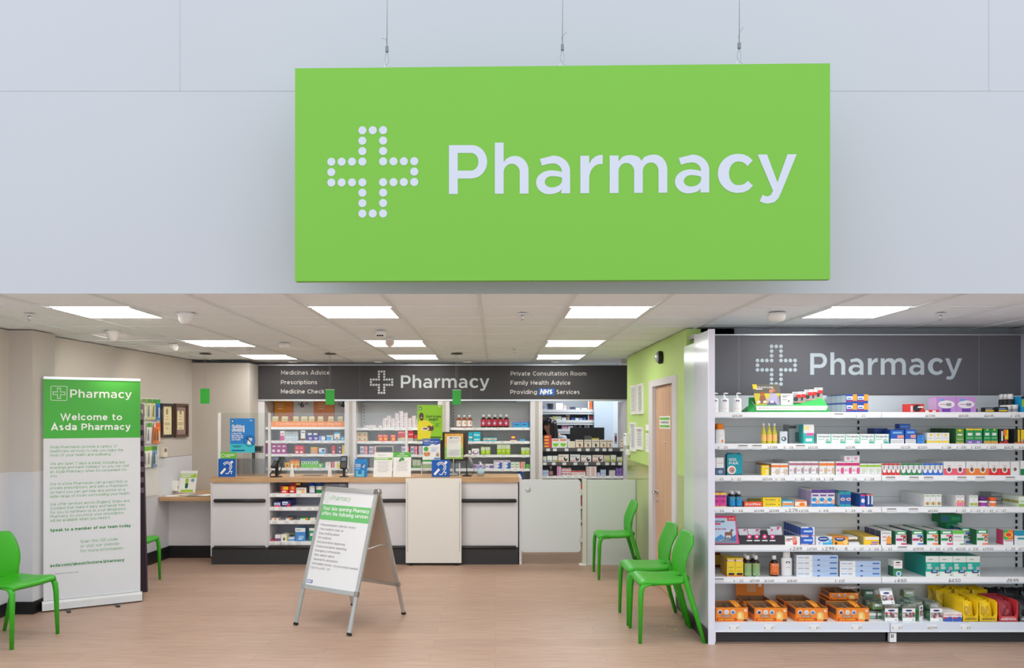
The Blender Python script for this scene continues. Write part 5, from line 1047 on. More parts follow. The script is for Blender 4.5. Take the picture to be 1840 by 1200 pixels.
def lab_of(desc, k, n, lv, nl, rank, where, ref):
    pre = '' if nl == 1 else (('lower ', 'upper ')[lv] if nl == 2 else ('bottom ', 'middle ', 'upper ', 'highest ')[lv] if nl <= 4 else 'tier-'+ORD[lv]+' ')
    if rank:
        s = '%s%s %s behind the %s from the %s, %s' % (pre, desc, RANK[rank], ORD[k], ref, where)
        if len(s.split()) > 16: s = '%s%s %s behind the %s, %s' % (pre, desc, RANK[rank], ORD[k], where)
        return s
    if n == 1: return '%s%s on the %s' % (pre, desc, where)
    s = '%s %s%s from the %s, %s' % (ORD[k], pre, desc, ref, where)
    if len(s.split()) > 16: s = '%s %s%s, %s' % (ORD[k], pre, desc, where)
    return s
def put(proto, used, loc, lab, grp):
    o = proto if not used else copy_tree(proto)
    o.location = loc; o['label'] = lab
    if grp: o['group'] = grp
    return o
def row(sh, x0, x1, n, yt, name, desc, body, bands=(), d=.09, deep=1, dall=False, lv=1, side=None, dy=0, cat='box', gap=.0, jit=0, rz=0, lift=0):
    Y, z, where, ref = SHF[sh]; Y += dy; X0, X1_ = WX(x0, Y), WX(x1, Y); w = (X1_-X0)/n; h = (WZ(yt, Y)-z-lift)/lv
    back = dict(r=SB-.02, b=BB-(.11 if sh[:2] == 'b4' else .01), c=9.69)[sh[0]]; d = min(d, back-Y); deep = max(1, min(deep, int((back-Y)/(d+.001))))
    if name == mc: name = next((v for k_, v in (('vitamin', 'vitamin_carton'), ('lozenge', 'lozenge_carton'), ('tablet pack', 'tablet_pack'), ('band', 'foot_care_carton'), ('tube', 'tube_carton'), ('picture', 'herbal_carton'), ('omega', 'vitamin_carton'), ('stacked', 'stacked_carton'), ('caplet', 'painkiller_carton'), ('pain', 'painkiller_carton'), ('wormer', 'pet_medicine_carton')) if k_ in desc), name)
    mb = carton(w*(1-gap), h, d, body, bands, side); me = mb.data(name); proto = bpy.data.objects.new(name, me); COL.objects.link(proto); proto['category'] = cat; used = False
    grp = '%s, %s' % (desc, where) if n*lv*deep > 1 else None
    for rk in range(deep):
        for k in range(n):
            if rk and k and not dall: continue
            for l in range(lv):
                j = (random.random()-.5)*jit
                o = put(proto, used, (X0+w*(k+.5)+j, Y+rk*(d+.001)+(random.random()*.004 if jit else 0), z+lift+h*l), lab_of(desc, k, n, l, lv, rk, where, ref), grp); used = True
                if rz: o.rotation_euler.z = rz
    return proto
def bottle(sh, x0, x1, n, yt, name, desc, bm, cm, lc, style='med', deep=1, dots=None, lr=(.10, .50), sy=1.0, dy=0, offs=None, cat='bottle'):
    Y, z, where, ref = SHF[sh]; X0, X1_ = WX(x0, Y), WX(x1, Y); w = (X1_-X0)/n; h = WZ(yt, Y)-z; r = w*.485; Y += r+dy
    bm = C(bm, .15) if isinstance(bm, (tuple, str)) else bm; cm = C(cm) if isinstance(cm, (tuple, str)) else cm
    t = thing(name, '', cat)
    P = {'med': ([(r*.92, 0), (r, h*.03), (r, h*.56), (r*.9, h*.66), (r*.45, h*.77), (r*.36, h*.82)], [(r*.44, h*.80), (r*.46, h*.98), (r*.38, h), (0, h)]),
         'sun': ([(r*.9, 0), (r, h*.04), (r*.92, h*.3), (r, h*.62), (r*.9, h*.70), (r*.7, h*.72)], [(r*.78, h*.71), (r*.74, h*.98), (r*.6, h), (0, h)]),
         'pump': ([(r*.9, 0), (r, h*.02), (r, h*.64), (r*.9, h*.70), (r*.3, h*.73), (r*.3, h*.76)], [(r*.32, h*.74), (r*.32, h*.82), (r*.14, h*.83), (r*.14, h*.93), (0, h*.93)]),
         'flask': ([(r*.9, 0), (r, h*.02), (r, h*.66), (r*.95, h*.72), (r*.68, h*.75)], [(r*.70, h*.75), (r*.66, h*.99), (r*.6, h), (0, h)]),
         'tub': ([(r*.94, 0), (r, h*.04), (r, h*.62)], [(r*1.03, h*.62), (r*1.03, h*.98), (r*.97, h), (0, h)]),
         'oil': ([(r*.9, 0), (r, h*.03), (r, h*.50), (r*.5, h*.72), (r*.36, h*.88)], [(r*.42, h*.87), (r*.42, h), (0, h)])}[style]
    m = MB().lathe(P[0], (0, 0, 0), bm, 18, sy=sy); part(m, 'body', t, local=True)
    m = MB().lathe(P[1], (0, 0, 0), cm, 14, sy=sy)
    if style == 'pump': m.tube([(0, 0, h*.93), (0, 0, h*.95), (r*.2, -.0, h*.965), (r*.85, -.0, h*.955)], [r*.14, r*.18, r*.16, r*.10], cm, 8)
    part(m, 'pump' if style == 'pump' else 'cap', t, local=True)
    if lc:
        m = MB(); a0, a1 = h*lr[0], h*lr[1]; n_ = 12; rr_ = r*1.012
        A = [math.radians(-160+140*k/n_) for k in range(n_+1)]
        for k in range(n_): m.face([(rr_*math.cos(a), rr_*math.sin(a)*sy, zz) for a, zz in ((A[k], a0), (A[k+1], a0), (A[k+1], a1), (A[k], a1))], C(lc), True)
        for dt in dots or ():
            u, v, ru, rv, col = dt; x = r*u; m.face([(x+r*ru*math.cos(q), -math.sqrt(max(1e-9, (rr_*1.012)**2-(x+r*ru*math.cos(q))**2))*sy-.0004, a0+(a1-a0)*(v+rv*math.sin(q))) for q in [2*math.pi*i/12 for i in range(12)]], C(col))
        part(m, 'label', t, local=True)
    used = False; grp = '%s, %s' % (desc, where) if n*deep > 1 else None
    for rk in range(deep):
        for k in range(n): put(t, used, (X0+w*(k+.5), Y+rk*(2*r*sy+.002), z), lab_of(desc, k, n, 0, 1, rk, where, ref), grp); used = True
    return t
mc = 'medicine_carton'
W_, K_ = 'w', 'k'
# ---- wide shelving, top shelf
bottle('r1', 1294.8, 1312.2, 1, 705, 'lotion_bottle', 'white pump lotion bottle, middle one', PAPER, PAPER, 'w', 'pump', sy=.6, dots=[(0, .93, .42, .09, 'nv'), (-.1, .25, .6, .03, 'o')], lr=(.05, .62))
bottle('r1', 1318, 1335, 1, 705, 'lotion_bottle', 'white pump lotion bottle beside the green stand', PAPER, PAPER, 'w', 'pump', sy=.6, dots=[(0, .93, .42, .09, 'nv'), (-.1, .25, .6, .03, 'o')], lr=(.05, .62))
bottle('r1', 1276, 1293.6, 1, 705, 'lotion_bottle', 'white pump lotion bottle touching the end panel', PAPER, PAPER, 'w', 'pump', sy=.6, dots=[(.1, .93, .42, .09, 'nv'), (0, .25, .6, .03, 'o')], lr=(.05, .62))
row('r1', 1520, 1560, 2, 708.5, mc, 'orange and blue carton', (35, 75, 160), [(0, 0, .62, .3, 'b'), (0, .3, .62, 1, (30, 70, 165)), (.05, .42, .6, .78, 'w'), (.1, .5, .5, .62, 'b'), (.62, .3, 1, 1, (245, 150, 40)), (0, .22, .62, .3, 'r')], lv=2, deep=4, side=(.1, .9, (170, 185, 195)))
row('r1', 1635.3, 1660.5, 1, 725.8, mc, 'red carton with black disc', 'r', [('o', .5, .5, .30, 'k', .26), (.55, .55, .95, .72, 'w'), (.02, .1, .18, .8, (225, 200, 200))], d=.12)
row('r1', 1661.5, 1687.5, 2, 736.3, mc, 'flat red and white carton', 'r', [(.05, .2, .55, .8, 'w')], d=.08)
row('r1', 1682.5, 1754, 2, 713, 'pad_pack', 'purple and white pad pack', (190, 140, 205), [('o', .5, .52, .42, 'w', .20), (.28, .02, .72, .26, (110, 60, 165)), ('o', .3, .80, .13, 'lb', .05), (.15, .5, .7, .54, (190, 110, 190)), (.5, .42, .75, .60, (150, 140, 160))], d=.12, side=(.05, .95, (205, 170, 215)), dy=.03, cat='pack')
row('r1', 1757, 1768, 1, 734, mc, 'small pale carton behind rolls', (200, 190, 200), [(.1, .3, .9, .6, 'gy')], dy=.05)
row('r1', 1769.5, 1787, 1, 732, mc, 'black and yellow strip carton', 'k', [(.05, .2, .95, .45, 'y'), (.05, .55, .8, .8, 'gy')], d=.05)
row('r1', 1793.5, 1811, 1, 731, mc, 'yellow-striped black carton', 'k', [(.05, .2, .95, .45, 'y'), (.05, .55, .8, .8, 'bl')], d=.05)
bottle('r1', 1810.5, 1819, 1, 727.5, 'pill_tub', 'small white capped tub, inner', PAPER, PAPER, 'gy', 'tub', lr=(.1, .5), deep=3); bottle('r1', 1820, 1832, 1, 727, 'pill_tub', 'wider white capped tub', PAPER, PAPER, 'gy', 'tub', lr=(.1, .5))
bottle('r1', 1822, 1834, 1, 707, 'supplement_bottle', 'black bottle with white cap', 'k', 'w', None, 'sun', dy=.06, deep=3)
row('r1', 1834.5, 1850, 1, 712, 'supplement_pouch', 'blue and lime supplement pouch', (30, 150, 205), [(.1, .35, .9, .8, 'lg'), (0, .85, 1, 1, 'k')], cat='pack')
# second shelf
bottle('r2', 1287.3, 1304.7, 1, 761, 'sunscreen_bottle', 'white sunscreen bottle with orange cap', PAPER, (240, 135, 30), 'w', 'sun', sy=.6, dots=[(.35, .15, .25, .14, 'o'), (0, .6, .5, .02, 'gy')], lr=(.05, .62), deep=2)
bottle('r2', 1272, 1286.6, 1, 761, 'sunscreen_bottle', 'white sunscreen bottle half behind end panel', PAPER, (240, 135, 30), 'w', 'sun', sy=.6, dots=[(.45, .15, .25, .14, 'o')], lr=(.05, .62))
bottle('r2', 1368.8, 1398, 3, 760.5, 'oil_bottle', 'yellow oil bottle', (200, 190, 60), 'w', (240, 190, 110), 'oil', lr=(.14, .46))
row('r2', 1401.5, 1415.3, 1, 775, mc, 'white carton with black swirl', (205, 215, 222), [('o', .5, .4, .33, (70, 80, 90), .3), ('o', .45, .42, .16, (205, 215, 222), .16)])
row('r2', 1417, 1440, 1, 763, mc, 'clear-wrapped grey carton', (150, 156, 156), [(.5, .1, .9, .6, (80, 95, 95)), (0, .8, .6, .95, 'dk')], dy=.10, d=.12)
row('r2', 1443.5, 1463, 1, 762.5, mc, 'teal and pink insole carton', (60, 185, 180), [(0, .55, 1, 1, 'w'), (.3, .42, .95, .56, (225, 90, 160)), (.1, .75, .5, .9, (240, 230, 120)), (.2, .12, .8, .28, 'w')], deep=2)
row('r2', 1468, 1597.8, 5, 779.8, mc, 'mint and white lozenge carton', (236, 240, 238), [('t', 'Strepsils', .06, .66, .20, (90, 110, 105), .82), (.05, .44, .5, .5, (90, 190, 160)), ('o', .72, .34, .16, (180, 190, 185), .12), (.60, .06, 1, .22, (50, 175, 140)), (.93, .06, 1, .95, (110, 200, 170))], d=.09)
row('r2', 1571, 1595, 5, 769.5, mc, 'narrow navy carton', (32, 60, 125), [], dy=.12, d=.12)
row('r2', 1600, 1624.5, 1, 772, mc, 'blue plaster carton, torn flap', (30, 90, 185), [(0, 0, 1, .36, 'w'), (.5, .4, 1, .62, (220, 150, 140)), (.15, .72, .85, .86, (120, 180, 225)), (.05, .10, .9, .13, 'gy'), (.05, .2, .9, .23, 'gy')], deep=2, side=(.35, .98, (30, 75, 160)))
row('r2', 1626.5, 1646, 1, 771.2, mc, 'blue plaster carton, upright', (30, 90, 185), [(0, 0, 1, .32, 'w'), (.5, .4, 1, .62, (220, 150, 140)), (.15, .72, .85, .86, (120, 180, 225)), (.05, .10, .9, .13, 'gy'), (.05, .2, .9, .23, 'gy')], deep=2, side=(.3, .98, (30, 75, 160)))
row('r2', 1616, 1636, 1, 761.5, mc, 'navy carton lying over the plasters', (24, 70, 150), [(.1, .3, .9, .6, (70, 130, 200))], lift=WZ(771, SF)-SZ[1]+.002, d=.07, dy=.02)
row('r2', 1648, 1661.5, 1, 782, mc, 'small sky blue carton', (60, 140, 215), [(.1, .2, .7, .5, (20, 80, 160))], lv=3, deep=2)
row('r2', 1666, 1706, 3, 777.5, mc, 'white and yellow tablet carton', 'w', [(.05, .1, .95, .28, 'y'), ('o', .5, .80, .17, 'y', .17), (.1, .5, .7, .53, 'gy')], d=.08, deep=4, side=(.05, .3, 'y'))
row('r2', 1717.5, 1732, 1, 770, mc, 'olive vitamin carton', (96, 150, 60), [('o', .5, .88, .2, 'y', .14), (.2, .55, .8, .65, 'w'), (.1, .30, .9, .33, 'w'), (0, 0, 1, .12, (190, 160, 80))], deep=4, side=(0, 1, (40, 90, 50)))
row('r2', 1735.5, 1765, 2, 770, mc, 'green and purple vitamin carton', (40, 150, 80), [(0, .9, 1, 1, 'y'), (.2, .55, .8, .72, 'w'), (.1, .36, .9, .4, (180, 220, 180)), (0, 0, 1, .24, (130, 100, 180)), (.3, .08, .7, .14, 'w')], deep=2)
row('r2', 1767.5, 1793, 2, 770, mc, 'green and gold vitamin carton', (20, 145, 80), [(.2, .55, .8, .72, 'w'), (.1, .36, .9, .4, (180, 220, 180)), (0, 0, 1, .20, (215, 165, 70)), ('o', .5, .92, .16, 'y', .1)], deep=2)
row('r2', 1795.5, 1812, 1, 770.5, mc, 'black vitamin carton with lightning', 'k', [(.6, .3, 1, .95, 'y'), (.45, .55, .8, .95, 'o'), (0, 0, 1, .12, 'r'), (.2, .2, .38, .85, 'w'), (.55, .12, .85, .3, (190, 60, 60))])
row('r2', 1822, 1841, 1, 770.5, mc, 'black and yellow vitamin carton', 'k', [(.65, .3, 1, .95, 'y'), (.35, .12, .55, .95, 'y'), (0, 0, 1, .10, 'o'), (.62, .12, .9, .3, (200, 170, 150))])
# third shelf
row('r3', 1286.8, 1300.8, 1, 822, mc, 'white carton with navy shoe', 'w', [(.1, .68, .9, .70, 'r'), (.0, .02, 1, .42, (60, 90, 130)), ('o', .55, .2, .33, (150, 165, 180), .25)]); row('r3', 1273, 1286.5, 1, 822, mc, 'white shoe carton half hidden by panel', 'w', [(0, .02, 1, .42, (60, 90, 130))])
row('r3', 1306.3, 1334, 1, 816, mc, 'tall teal gel-pack carton', (0, 150, 165), [('t', 'KOOL', .14, .68, .14, 'w', .5), ('t', 'PAK', .14, .52, .12, 'w', .6), ('o', .3, .26, .28, 'w', .28), ('o', .32, .25, .20, (225, 140, 100), .2), ('o', .34, .24, .09, (80, 130, 190), .09), (.1, 0, 1, .05, 'k')], side=(0, 1, (0, 90, 105)), d=.05)
row('r3', 1308.3, 1331, 1, 813.8, mc, 'second teal carton just behind', (0, 130, 145), [(.3, .9, .7, .97, 'w')], dy=.055, d=.04)
row('r3', 1368.5, 1382, 1, 836, mc, 'yellow tube carton', 'y', [(.5, .1, .95, .6, (235, 225, 140)), (.1, .8, .9, .84, 'w')], d=.03, dy=-.015)
row('r3', 1386, 1416.3, 2, 832.5, mc, 'white carton with orange band', 'w', [(0, .68, 1, .86, 'o'), ('o', .72, .3, .3, (205, 190, 175), .35), (.1, .22, .6, .26, (235, 180, 120))], deep=5, side=(.7, .9, (205, 120, 70)))
row('r3', 1417.8, 1471, 4, 828.8, mc, 'white carton with mauve band', 'w', [(0, .72, 1, .88, (176, 110, 128)), ('o', .28, .36, .17, (190, 110, 130), .14), ('o', .28, .36, .09, 'w', .08), ('o', .82, .34, .2, (170, 150, 160), .42), (.15, .1, .7, .12, 'gy')], deep=4, side=(.1, .6, (190, 180, 185)))
row('r3', 1472, 1499.8, 2, 829, mc, 'white carton with amber band', 'w', [(0, .70, 1, .88, 'o'), ('o', .28, .36, .17, 'o', .14), ('o', .28, .36, .09, 'w', .08), ('o', .82, .34, .2, (200, 180, 150), .42), (.15, .1, .7, .12, 'gy')])
row('r3', 1502, 1544.8, 3, 829, mc, 'white carton with magenta band', 'w', [(0, .70, 1, .90, (205, 40, 110)), ('o', .28, .36, .17, (215, 50, 120), .14), ('o', .28, .36, .09, 'w', .08), ('o', .80, .34, .2, (215, 80, 140), .42), (.15, .1, .7, .12, 'gy')], deep=3)
row('r3', 1517, 1544.8, 2, 818.8, mc, 'small white carton atop magenta ones', 'w', [('o', .5, .5, .2, (225, 150, 190), .2)], lift=WZ(828.8, SHF['r3'][0])-SZ[2]+.001, d=.07)
row('r3', 1544.9, 1583.8, 3, 833, mc, 'white carton with lime band', 'w', [(0, .72, 1, .90, 'lg'), ('o', .55, .42, .3, (200, 215, 190), .3), (.2, .15, .7, .18, 'gy')], d=.07)
for a, b_, c, nm in ((1584.8, 1617, 'r', 'red'), (1618, 1656.3, 'dg', 'green'), (1657.2, 1694, (25, 100, 200), 'blue')):
    row('r3', a, b_, 4, 832.5, mc, 'paired %s and white tube carton' % nm, 'w', [(0, 0, 1, .48, c), (0, .86, 1, 1, c), ('o', .55, .38, .35, 'w', .45), (.3, .5, .6, .84, 'gy')], deep=2)
row('r3', 1695.5, 1735, 2, 829, mc, 'white and coral tablet pack', 'w', [(0, 0, 1, .50, (235, 90, 110)), ('o', .5, .40, .26, 'w', .3), ('o', .5, .42, .16, (90, 50, 60), .2), ('o', .5, .68, .2, (225, 205, 200), .09)], deep=4)
row('r3', 1736.2, 1775.8, 2, 829, mc, 'white and orange tablet pack', 'w', [(0, 0, 1, .50, 'o'), ('o', .5, .40, .26, 'w', .3), ('o', .5, .42, .16, (130, 85, 60), .2), ('o', .5, .68, .2, (225, 205, 200), .09)], deep=2)
row('r3', 1776.6, 1815, 2, 829, mc, 'white and red tablet pack', 'w', [(0, 0, 1, .50, (225, 40, 45)), ('o', .5, .40, .26, 'w', .3), ('o', .5, .42, .16, (120, 110, 60), .2), ('o', .5, .68, .2, (225, 205, 200), .09)], deep=2)
row('r3', 1816, 1832, 1, 829, mc, 'plain white tablet pack', 'w', [('o', .5, .44, .18, (130, 100, 70), .2)]); row('r3', 1833.5, 1850, 1, 828, mc, 'white and deep green carton', 'w', [(0, 0, 1, .45, 'dg')])
# fourth shelf
row('r4', 1282, 1305.2, 2, 885, mc, 'pink carton with yellow top', (215, 70, 150), [(0, .84, 1, 1, (240, 205, 80)), (.1, .68, .9, .78, (110, 50, 130)), ('o', .5, .40, .34, (190, 40, 130), .3), (.0, 0, 1, .06, (240, 205, 80))])
bottle('r4', 1311, 1335.2, 2, 882.7, 'syrup_bottle', 'black syrup bottle, blue label', 'k', 'w', (30, 140, 195), 'med', deep=2, dots=[(0, .82, .7, .18, (200, 200, 60)), (0, .82, .5, .10, (30, 110, 160))], lr=(.06, .66))
row('r4', 1337.3, 1369.8, 1, 901.6, mc, 'flat orange cream carton', (238, 95, 50), [('t', 'Acriflex', .06, .34, .42, 'w', .85), (0, 0, 1, .18, (200, 60, 50))], d=.05)
row('r4', 1370.8, 1404, 1, 894, mc, 'yellow antiseptic cream carton', (245, 215, 40), [('t', 'Brulidine', .15, .38, .36, (150, 130, 60), .55), ('o', .88, .5, .03, (120, 100, 60), .04), (0, 0, 1, .12, (225, 190, 40))], lv=2, d=.05)
row('r4', 1346, 1371, 1, 896, mc, 'olive carton lying at the back', (150, 150, 60), [], dy=.25, d=.05)
row('r4', 1404.8, 1427.2, 1, 899, mc, 'blue and orange ointment carton', (120, 190, 215), [(0, .28, 1, .58, (240, 140, 70)), (0, .86, 1, 1, (50, 160, 190)), (.1, .62, .8, .82, 'w')], d=.06, deep=3); row('r4', 1428.3, 1450, 1, 899.2, mc, 'white and orange ointment carton', (240, 230, 215), [(0, .82, 1, 1, (235, 110, 50)), ('o', .6, .42, .25, 'o', .14), (0, 0, 1, .2, (240, 160, 60))], d=.06, deep=3)
row('r4', 1458, 1500, 3, 879.5, mc, 'white purple and blue carton', 'w', [(0, .80, 1, 1, (90, 60, 140)), (0, 0, 1, .20, (40, 130, 195)), ('o', .36, .42, .32, (40, 150, 205), .26), ('o', .8, .3, .3, (225, 170, 150), .3), (.1, .62, .9, .72, (120, 80, 150))], deep=3, side=(.1, .9, (190, 175, 215)))
row('r4', 1508.3, 1529, 2, 883, mc, 'teal and blue denture carton', (40, 150, 165), [(0, .18, 1, .80, (35, 95, 170)), ('o', .6, .5, .42, 'w', .26), ('o', .6, .5, .3, (210, 60, 80), .14)], deep=3, side=(.1, .9, (185, 195, 205)))
row('r4', 1545.8, 1555.2, 1, 888.5, mc, 'narrow blue and pink carton', (40, 95, 180), [(0, .88, 1, 1, 'pk'), (0, 0, 1, .1, 'pk'), ('o', .5, .5, .35, 'w', .4)], deep=3); row('r4', 1556, 1568.5, 2, 888, mc, 'navy and pink brush carton', (30, 60, 130), [(0, .9, 1, 1, (235, 110, 110)), (.5, .2, 1, .9, (200, 215, 235))])
row('r4', 1661, 1692, 3, 888, mc, 'white carton with pear picture', 'w', [(.15, .84, .85, .92, (120, 180, 90)), ('o', .55, .28, .4, (205, 195, 130), .36), ('o', .5, .26, .2, (190, 110, 100), .2), (0, 0, 1, .05, 'dg')], deep=5, d=.07)
row('r4', 1718, 1733, 2, 890, mc, 'white carton with raspberry picture', 'w', [(.15, .84, .85, .90, 'gy'), ('o', .5, .48, .42, (240, 150, 90), .24), (0, .08, 1, .38, (240, 130, 150)), (0, 0, 1, .04, 'dg')], deep=2, d=.07); row('r4', 1742.3, 1757.5, 2, 890, mc, 'white carton with lime picture', 'w', [(.15, .84, .85, .90, (120, 180, 90)), ('o', .5, .24, .45, (170, 190, 60), .36), (0, 0, 1, .04, 'dg')], deep=2, d=.07)
bottle('r4', 1760.8, 1778.2, 1, 893, 'vitamin_tub', 'white tub with purple lid', PAPER, (95, 40, 110), (165, 60, 150), 'tub', lr=(.08, .44)); bottle('r4', 1780.2, 1793, 1, 894, 'vitamin_tub', 'white tub with orange lid', PAPER, (240, 100, 40), (240, 120, 60), 'tub', lr=(.08, .44))
row('r4', 1830.5, 1850, 1, 892, mc, 'white and lime herbal carton', (225, 235, 215), [(.1, .5, .9, .55, 'g'), (0, 0, 1, .3, (150, 190, 90))], deep=5, side=(.35, .6, (170, 165, 90))); row('r4', 1781, 1800, 1, 886, mc, 'grey banded carton at the back', (150, 152, 150), [(0, .3, 1, .36, 'dk'), (0, .65, 1, .7, 'dk')], dy=.20, d=.15)
# fifth shelf
row('r5', 1410.3, 1437.8, 1, 964, mc, 'white and red sinus carton', (240, 238, 234), [(.08, .64, .48, .76, (110, 80, 80)), (.06, .46, .36, .56, 'r'), ('o', .66, .3, .13, (225, 80, 70), .3), ('o', .62, .7, .14, (235, 150, 130), .25)], d=.07)
row('r5', 1439, 1463.8, 1, 946.8, mc, 'blue and white pain relief carton', (235, 238, 242), [(.0, .12, .82, .88, (50, 95, 190)), ('o', .68, .5, .22, (40, 100, 200), .36), (.2, .42, .85, .62, (190, 215, 245)), (0, 0, 1, .06, 'r')], lv=2, deep=6, d=.06, side=(.05, .95, (45, 85, 170)))
row('r5', 1466, 1495.8, 1, 964, mc, 'white and blue caplet carton', 'w', [('o', .45, .72, .33, (20, 70, 150), .16), (.22, .68, .68, .78, 'w'), (.4, .04, 1, .30, (50, 170, 215)), ('o', .22, .25, .09, (200, 190, 215), .09), (.75, .3, .98, .7, (120, 190, 230))], d=.07, deep=2); row('r5', 1496.7, 1524.3, 1, 964, mc, 'orange caplet carton', (245, 175, 50), [('o', .45, .72, .35, (20, 60, 130), .15), (.22, .68, .68, .78, 'w'), ('o', .2, .2, .09, (90, 60, 50), .09), ('o', .8, .35, .15, (250, 210, 130), .14), (0, .88, 1, 1, (240, 130, 60))], d=.07, deep=2)
row('r5', 1524.3, 1541, 1, 964.5, mc, 'white and cream tablet carton', (238, 236, 226), [(.5, .3, .9, .34, 'r'), (.45, .12, .8, .2, (230, 150, 150)), (0, .9, 1, 1, (200, 170, 110))], d=.07, deep=2, lift=.042); row('r5', 1524.8, 1544.5, 1, 974, mc, 'flat white carton under the cream one', (225, 225, 225), [], d=.07)
row('r5', 1551.8, 1579.8, 1, 964, mc, 'yellow white and mauve carton', (240, 200, 60), [(.1, .62, 1, .95, 'w'), (.1, .05, 1, .6, (248, 205, 30)), (.5, .2, .95, .42, (165, 120, 180)), (.4, 0, .9, .12, (140, 80, 160))], deep=6, d=.06, side=(.1, .9, (196, 184, 120)))
row('r5', 1582.5, 1602, 1, 954, mc, 'white carton with glowing figure', 'w', [('t', 'IMMUNACE', .1, .82, .06, (60, 60, 80), .8), (.15, .55, .5, .6, 'r'), (.15, .3, .45, .33, 'r'), ('o', .75, .6, .1, (240, 170, 90), .1), ('o', .75, .30, .24, (240, 160, 70), .42), (.5, 0, 1, .08, (90, 60, 60))], deep=3, side=(0, 1, (70, 74, 110)))
GP = lambda c1, c2, hair: [(0, .74, 1, 1, (30, 150, 80)), (.15, .80, .85, .93, (235, 250, 240)), (.45, .58, 1, .70, c1), (.02, .30, .60, .46, c2), ('o', .80, .42, .15, hair, .24), ('o', .80, .40, .09, (225, 180, 160), .12), (.5, 0, 1, .12, c1)]
row('r5', 1609.5, 1629, 1, 954, mc, 'green and white pregnancy vitamin carton', 'w', GP((215, 60, 90), (190, 50, 130), (110, 60, 40)), deep=4, side=(.0, .98, (60, 130, 100))); row('r5', 1639, 1659.2, 1, 953.5, mc, 'green white and crimson vitamin carton', 'w', GP((60, 120, 200), (190, 50, 110), (90, 50, 40)), deep=4, side=(0, .98, (70, 100, 90)))
row('r5', 1665.5, 1686, 1, 953, mc, 'green and orange vitamin carton', 'w', GP((240, 120, 60), (30, 150, 80), (160, 100, 60)), deep=4, side=(0, 1, (25, 130, 70))); row('r5', 1690.5, 1711.8, 1, 953, mc, 'green and pink vitamin carton', 'w', GP((235, 90, 130), (30, 150, 80), (60, 40, 40)), deep=3, side=(0, 1, (25, 130, 70)))
row('r5', 1712.5, 1732, 1, 953.5, mc, 'white and lime skin supplement carton', 'w', [(0, .78, 1, 1, (100, 200, 60)), (.1, .55, .8, .6, 'gy'), (.1, .3, .9, .36, (235, 205, 185)), ('o', .8, .06, .2, (80, 170, 50), .05)]); row('r5', 1727, 1744, 1, 948, mc, 'green and blue vitamin carton set back', 'w', GP((60, 120, 200), (70, 160, 130), (60, 40, 36)), dy=.105, deep=3, side=(0, 1, (40, 110, 120)))
row('r5', 1755, 1775, 1, 951.5, mc, 'green and tan vitamin carton alone', 'w', GP((240, 130, 80), (30, 150, 80), (150, 90, 60)), deep=1, side=(0, 1, (25, 110, 60)))
row('r5', 1700, 1722, 1, 940, mc, 'green carton on raised back stack', (20, 140, 90), [(.1, .3, .5, .7, (60, 120, 180))], dy=.25, d=.12); row('r5', 1690, 1729, 1, 924, mc, 'deep green carton lying atop the stack', (15, 130, 75), [(.05, .2, .35, .8, (40, 110, 150)), (.5, .3, .9, .7, (40, 160, 110))], dy=.25, lift=WZ(939.6, 6.4)-SZ[4]+.001, d=.14)
row('r5', 1803, 1821, 1, 952, mc, 'rainbow multivitamin carton', 'w', [(0, .35, 1, 1, (60, 180, 90)), (.5, .35, 1, 1, (240, 130, 60)), ('o', .5, .68, .42, (250, 200, 60), .28), ('o', .5, .68, .28, (225, 70, 60), .2), (.1, .26, .9, .31, 'r')], side=(.0, 1, (205, 70, 110))); row('r5', 1822.5, 1842, 1, 953, mc, 'teal topped omega carton', 'w', [(0, .72, 1, 1, (30, 150, 180)), ('o', .5, .72, .6, (30, 150, 180), .12), (.3, .38, .9, .5, (30, 150, 150))], side=(0, 1, (40, 90, 140)))
# sixth shelf
row('r6', 1281.5, 1294.5, 1, 993, mc, 'lone brown-edged yellow carton at the back', (215, 170, 50), [(0, .85, 1, 1, (130, 40, 40)), (.05, .08, 1, .2, 'k'), (0, 0, 1, .07, (200, 90, 50))], dy=.36, d=.05)
row('r6', 1306, 1335.8, 2, 1003, mc, 'yellow and brick cough syrup carton', (236, 205, 50), [(0, .84, 1, .94, (180, 60, 50)), (.1, .86, .9, .92, 'w'), (.2, .08, .9, .2, 'k'), (0, 0, 1, .07, 'o'), (.15, .5, .8, .515, 'br'), (.15, .3, .8, .315, 'br')], deep=2, side=(0, 1, (205, 150, 50)))
bottle('r6', 1338, 1368, 2, 998.8, 'cough_bottle', 'brown cough bottle, green label', (48, 30, 26), 'w', (140, 175, 120), 'med', deep=2, dots=[(0, .80, .6, .1, (225, 120, 90)), (0, .12, .75, .16, (225, 225, 215))], lr=(.03, .64))
bottle('r6', 1385, 1402.2, 1, 999, 'cough_bottle', 'brown cough bottle, orange label', (48, 30, 26), 'w', (235, 120, 60), 'med', dots=[(0, .86, .6, .1, 'w'), (-.2, .12, .5, .08, 'k')], lr=(.08, .64))
bottle('r6', 1406.5, 1427, 1, 992, 'lotion_bottle', 'large white flip-cap lotion bottle', PAPER, PAPER, 'w', 'flask', sy=.55, dots=[(.1, .84, .42, .07, 'nv'), (.1, .5, .4, .02, 'gy')], lr=(.05, .66))
MB_ = [(0, 0, .38, 1, (232, 234, 236)), (.38, 0, .99, 1, (176, 198, 226)), (.03, .4, .18, .65, (170, 195, 220)), (.2, .35, .3, .68, (190, 190, 190)), (.8, .42, .97, .68, (70, 110, 180)), ('o', .53, .02, .035, (30, 70, 150), .03), (0, 0, 1, .03, (150, 155, 165))]
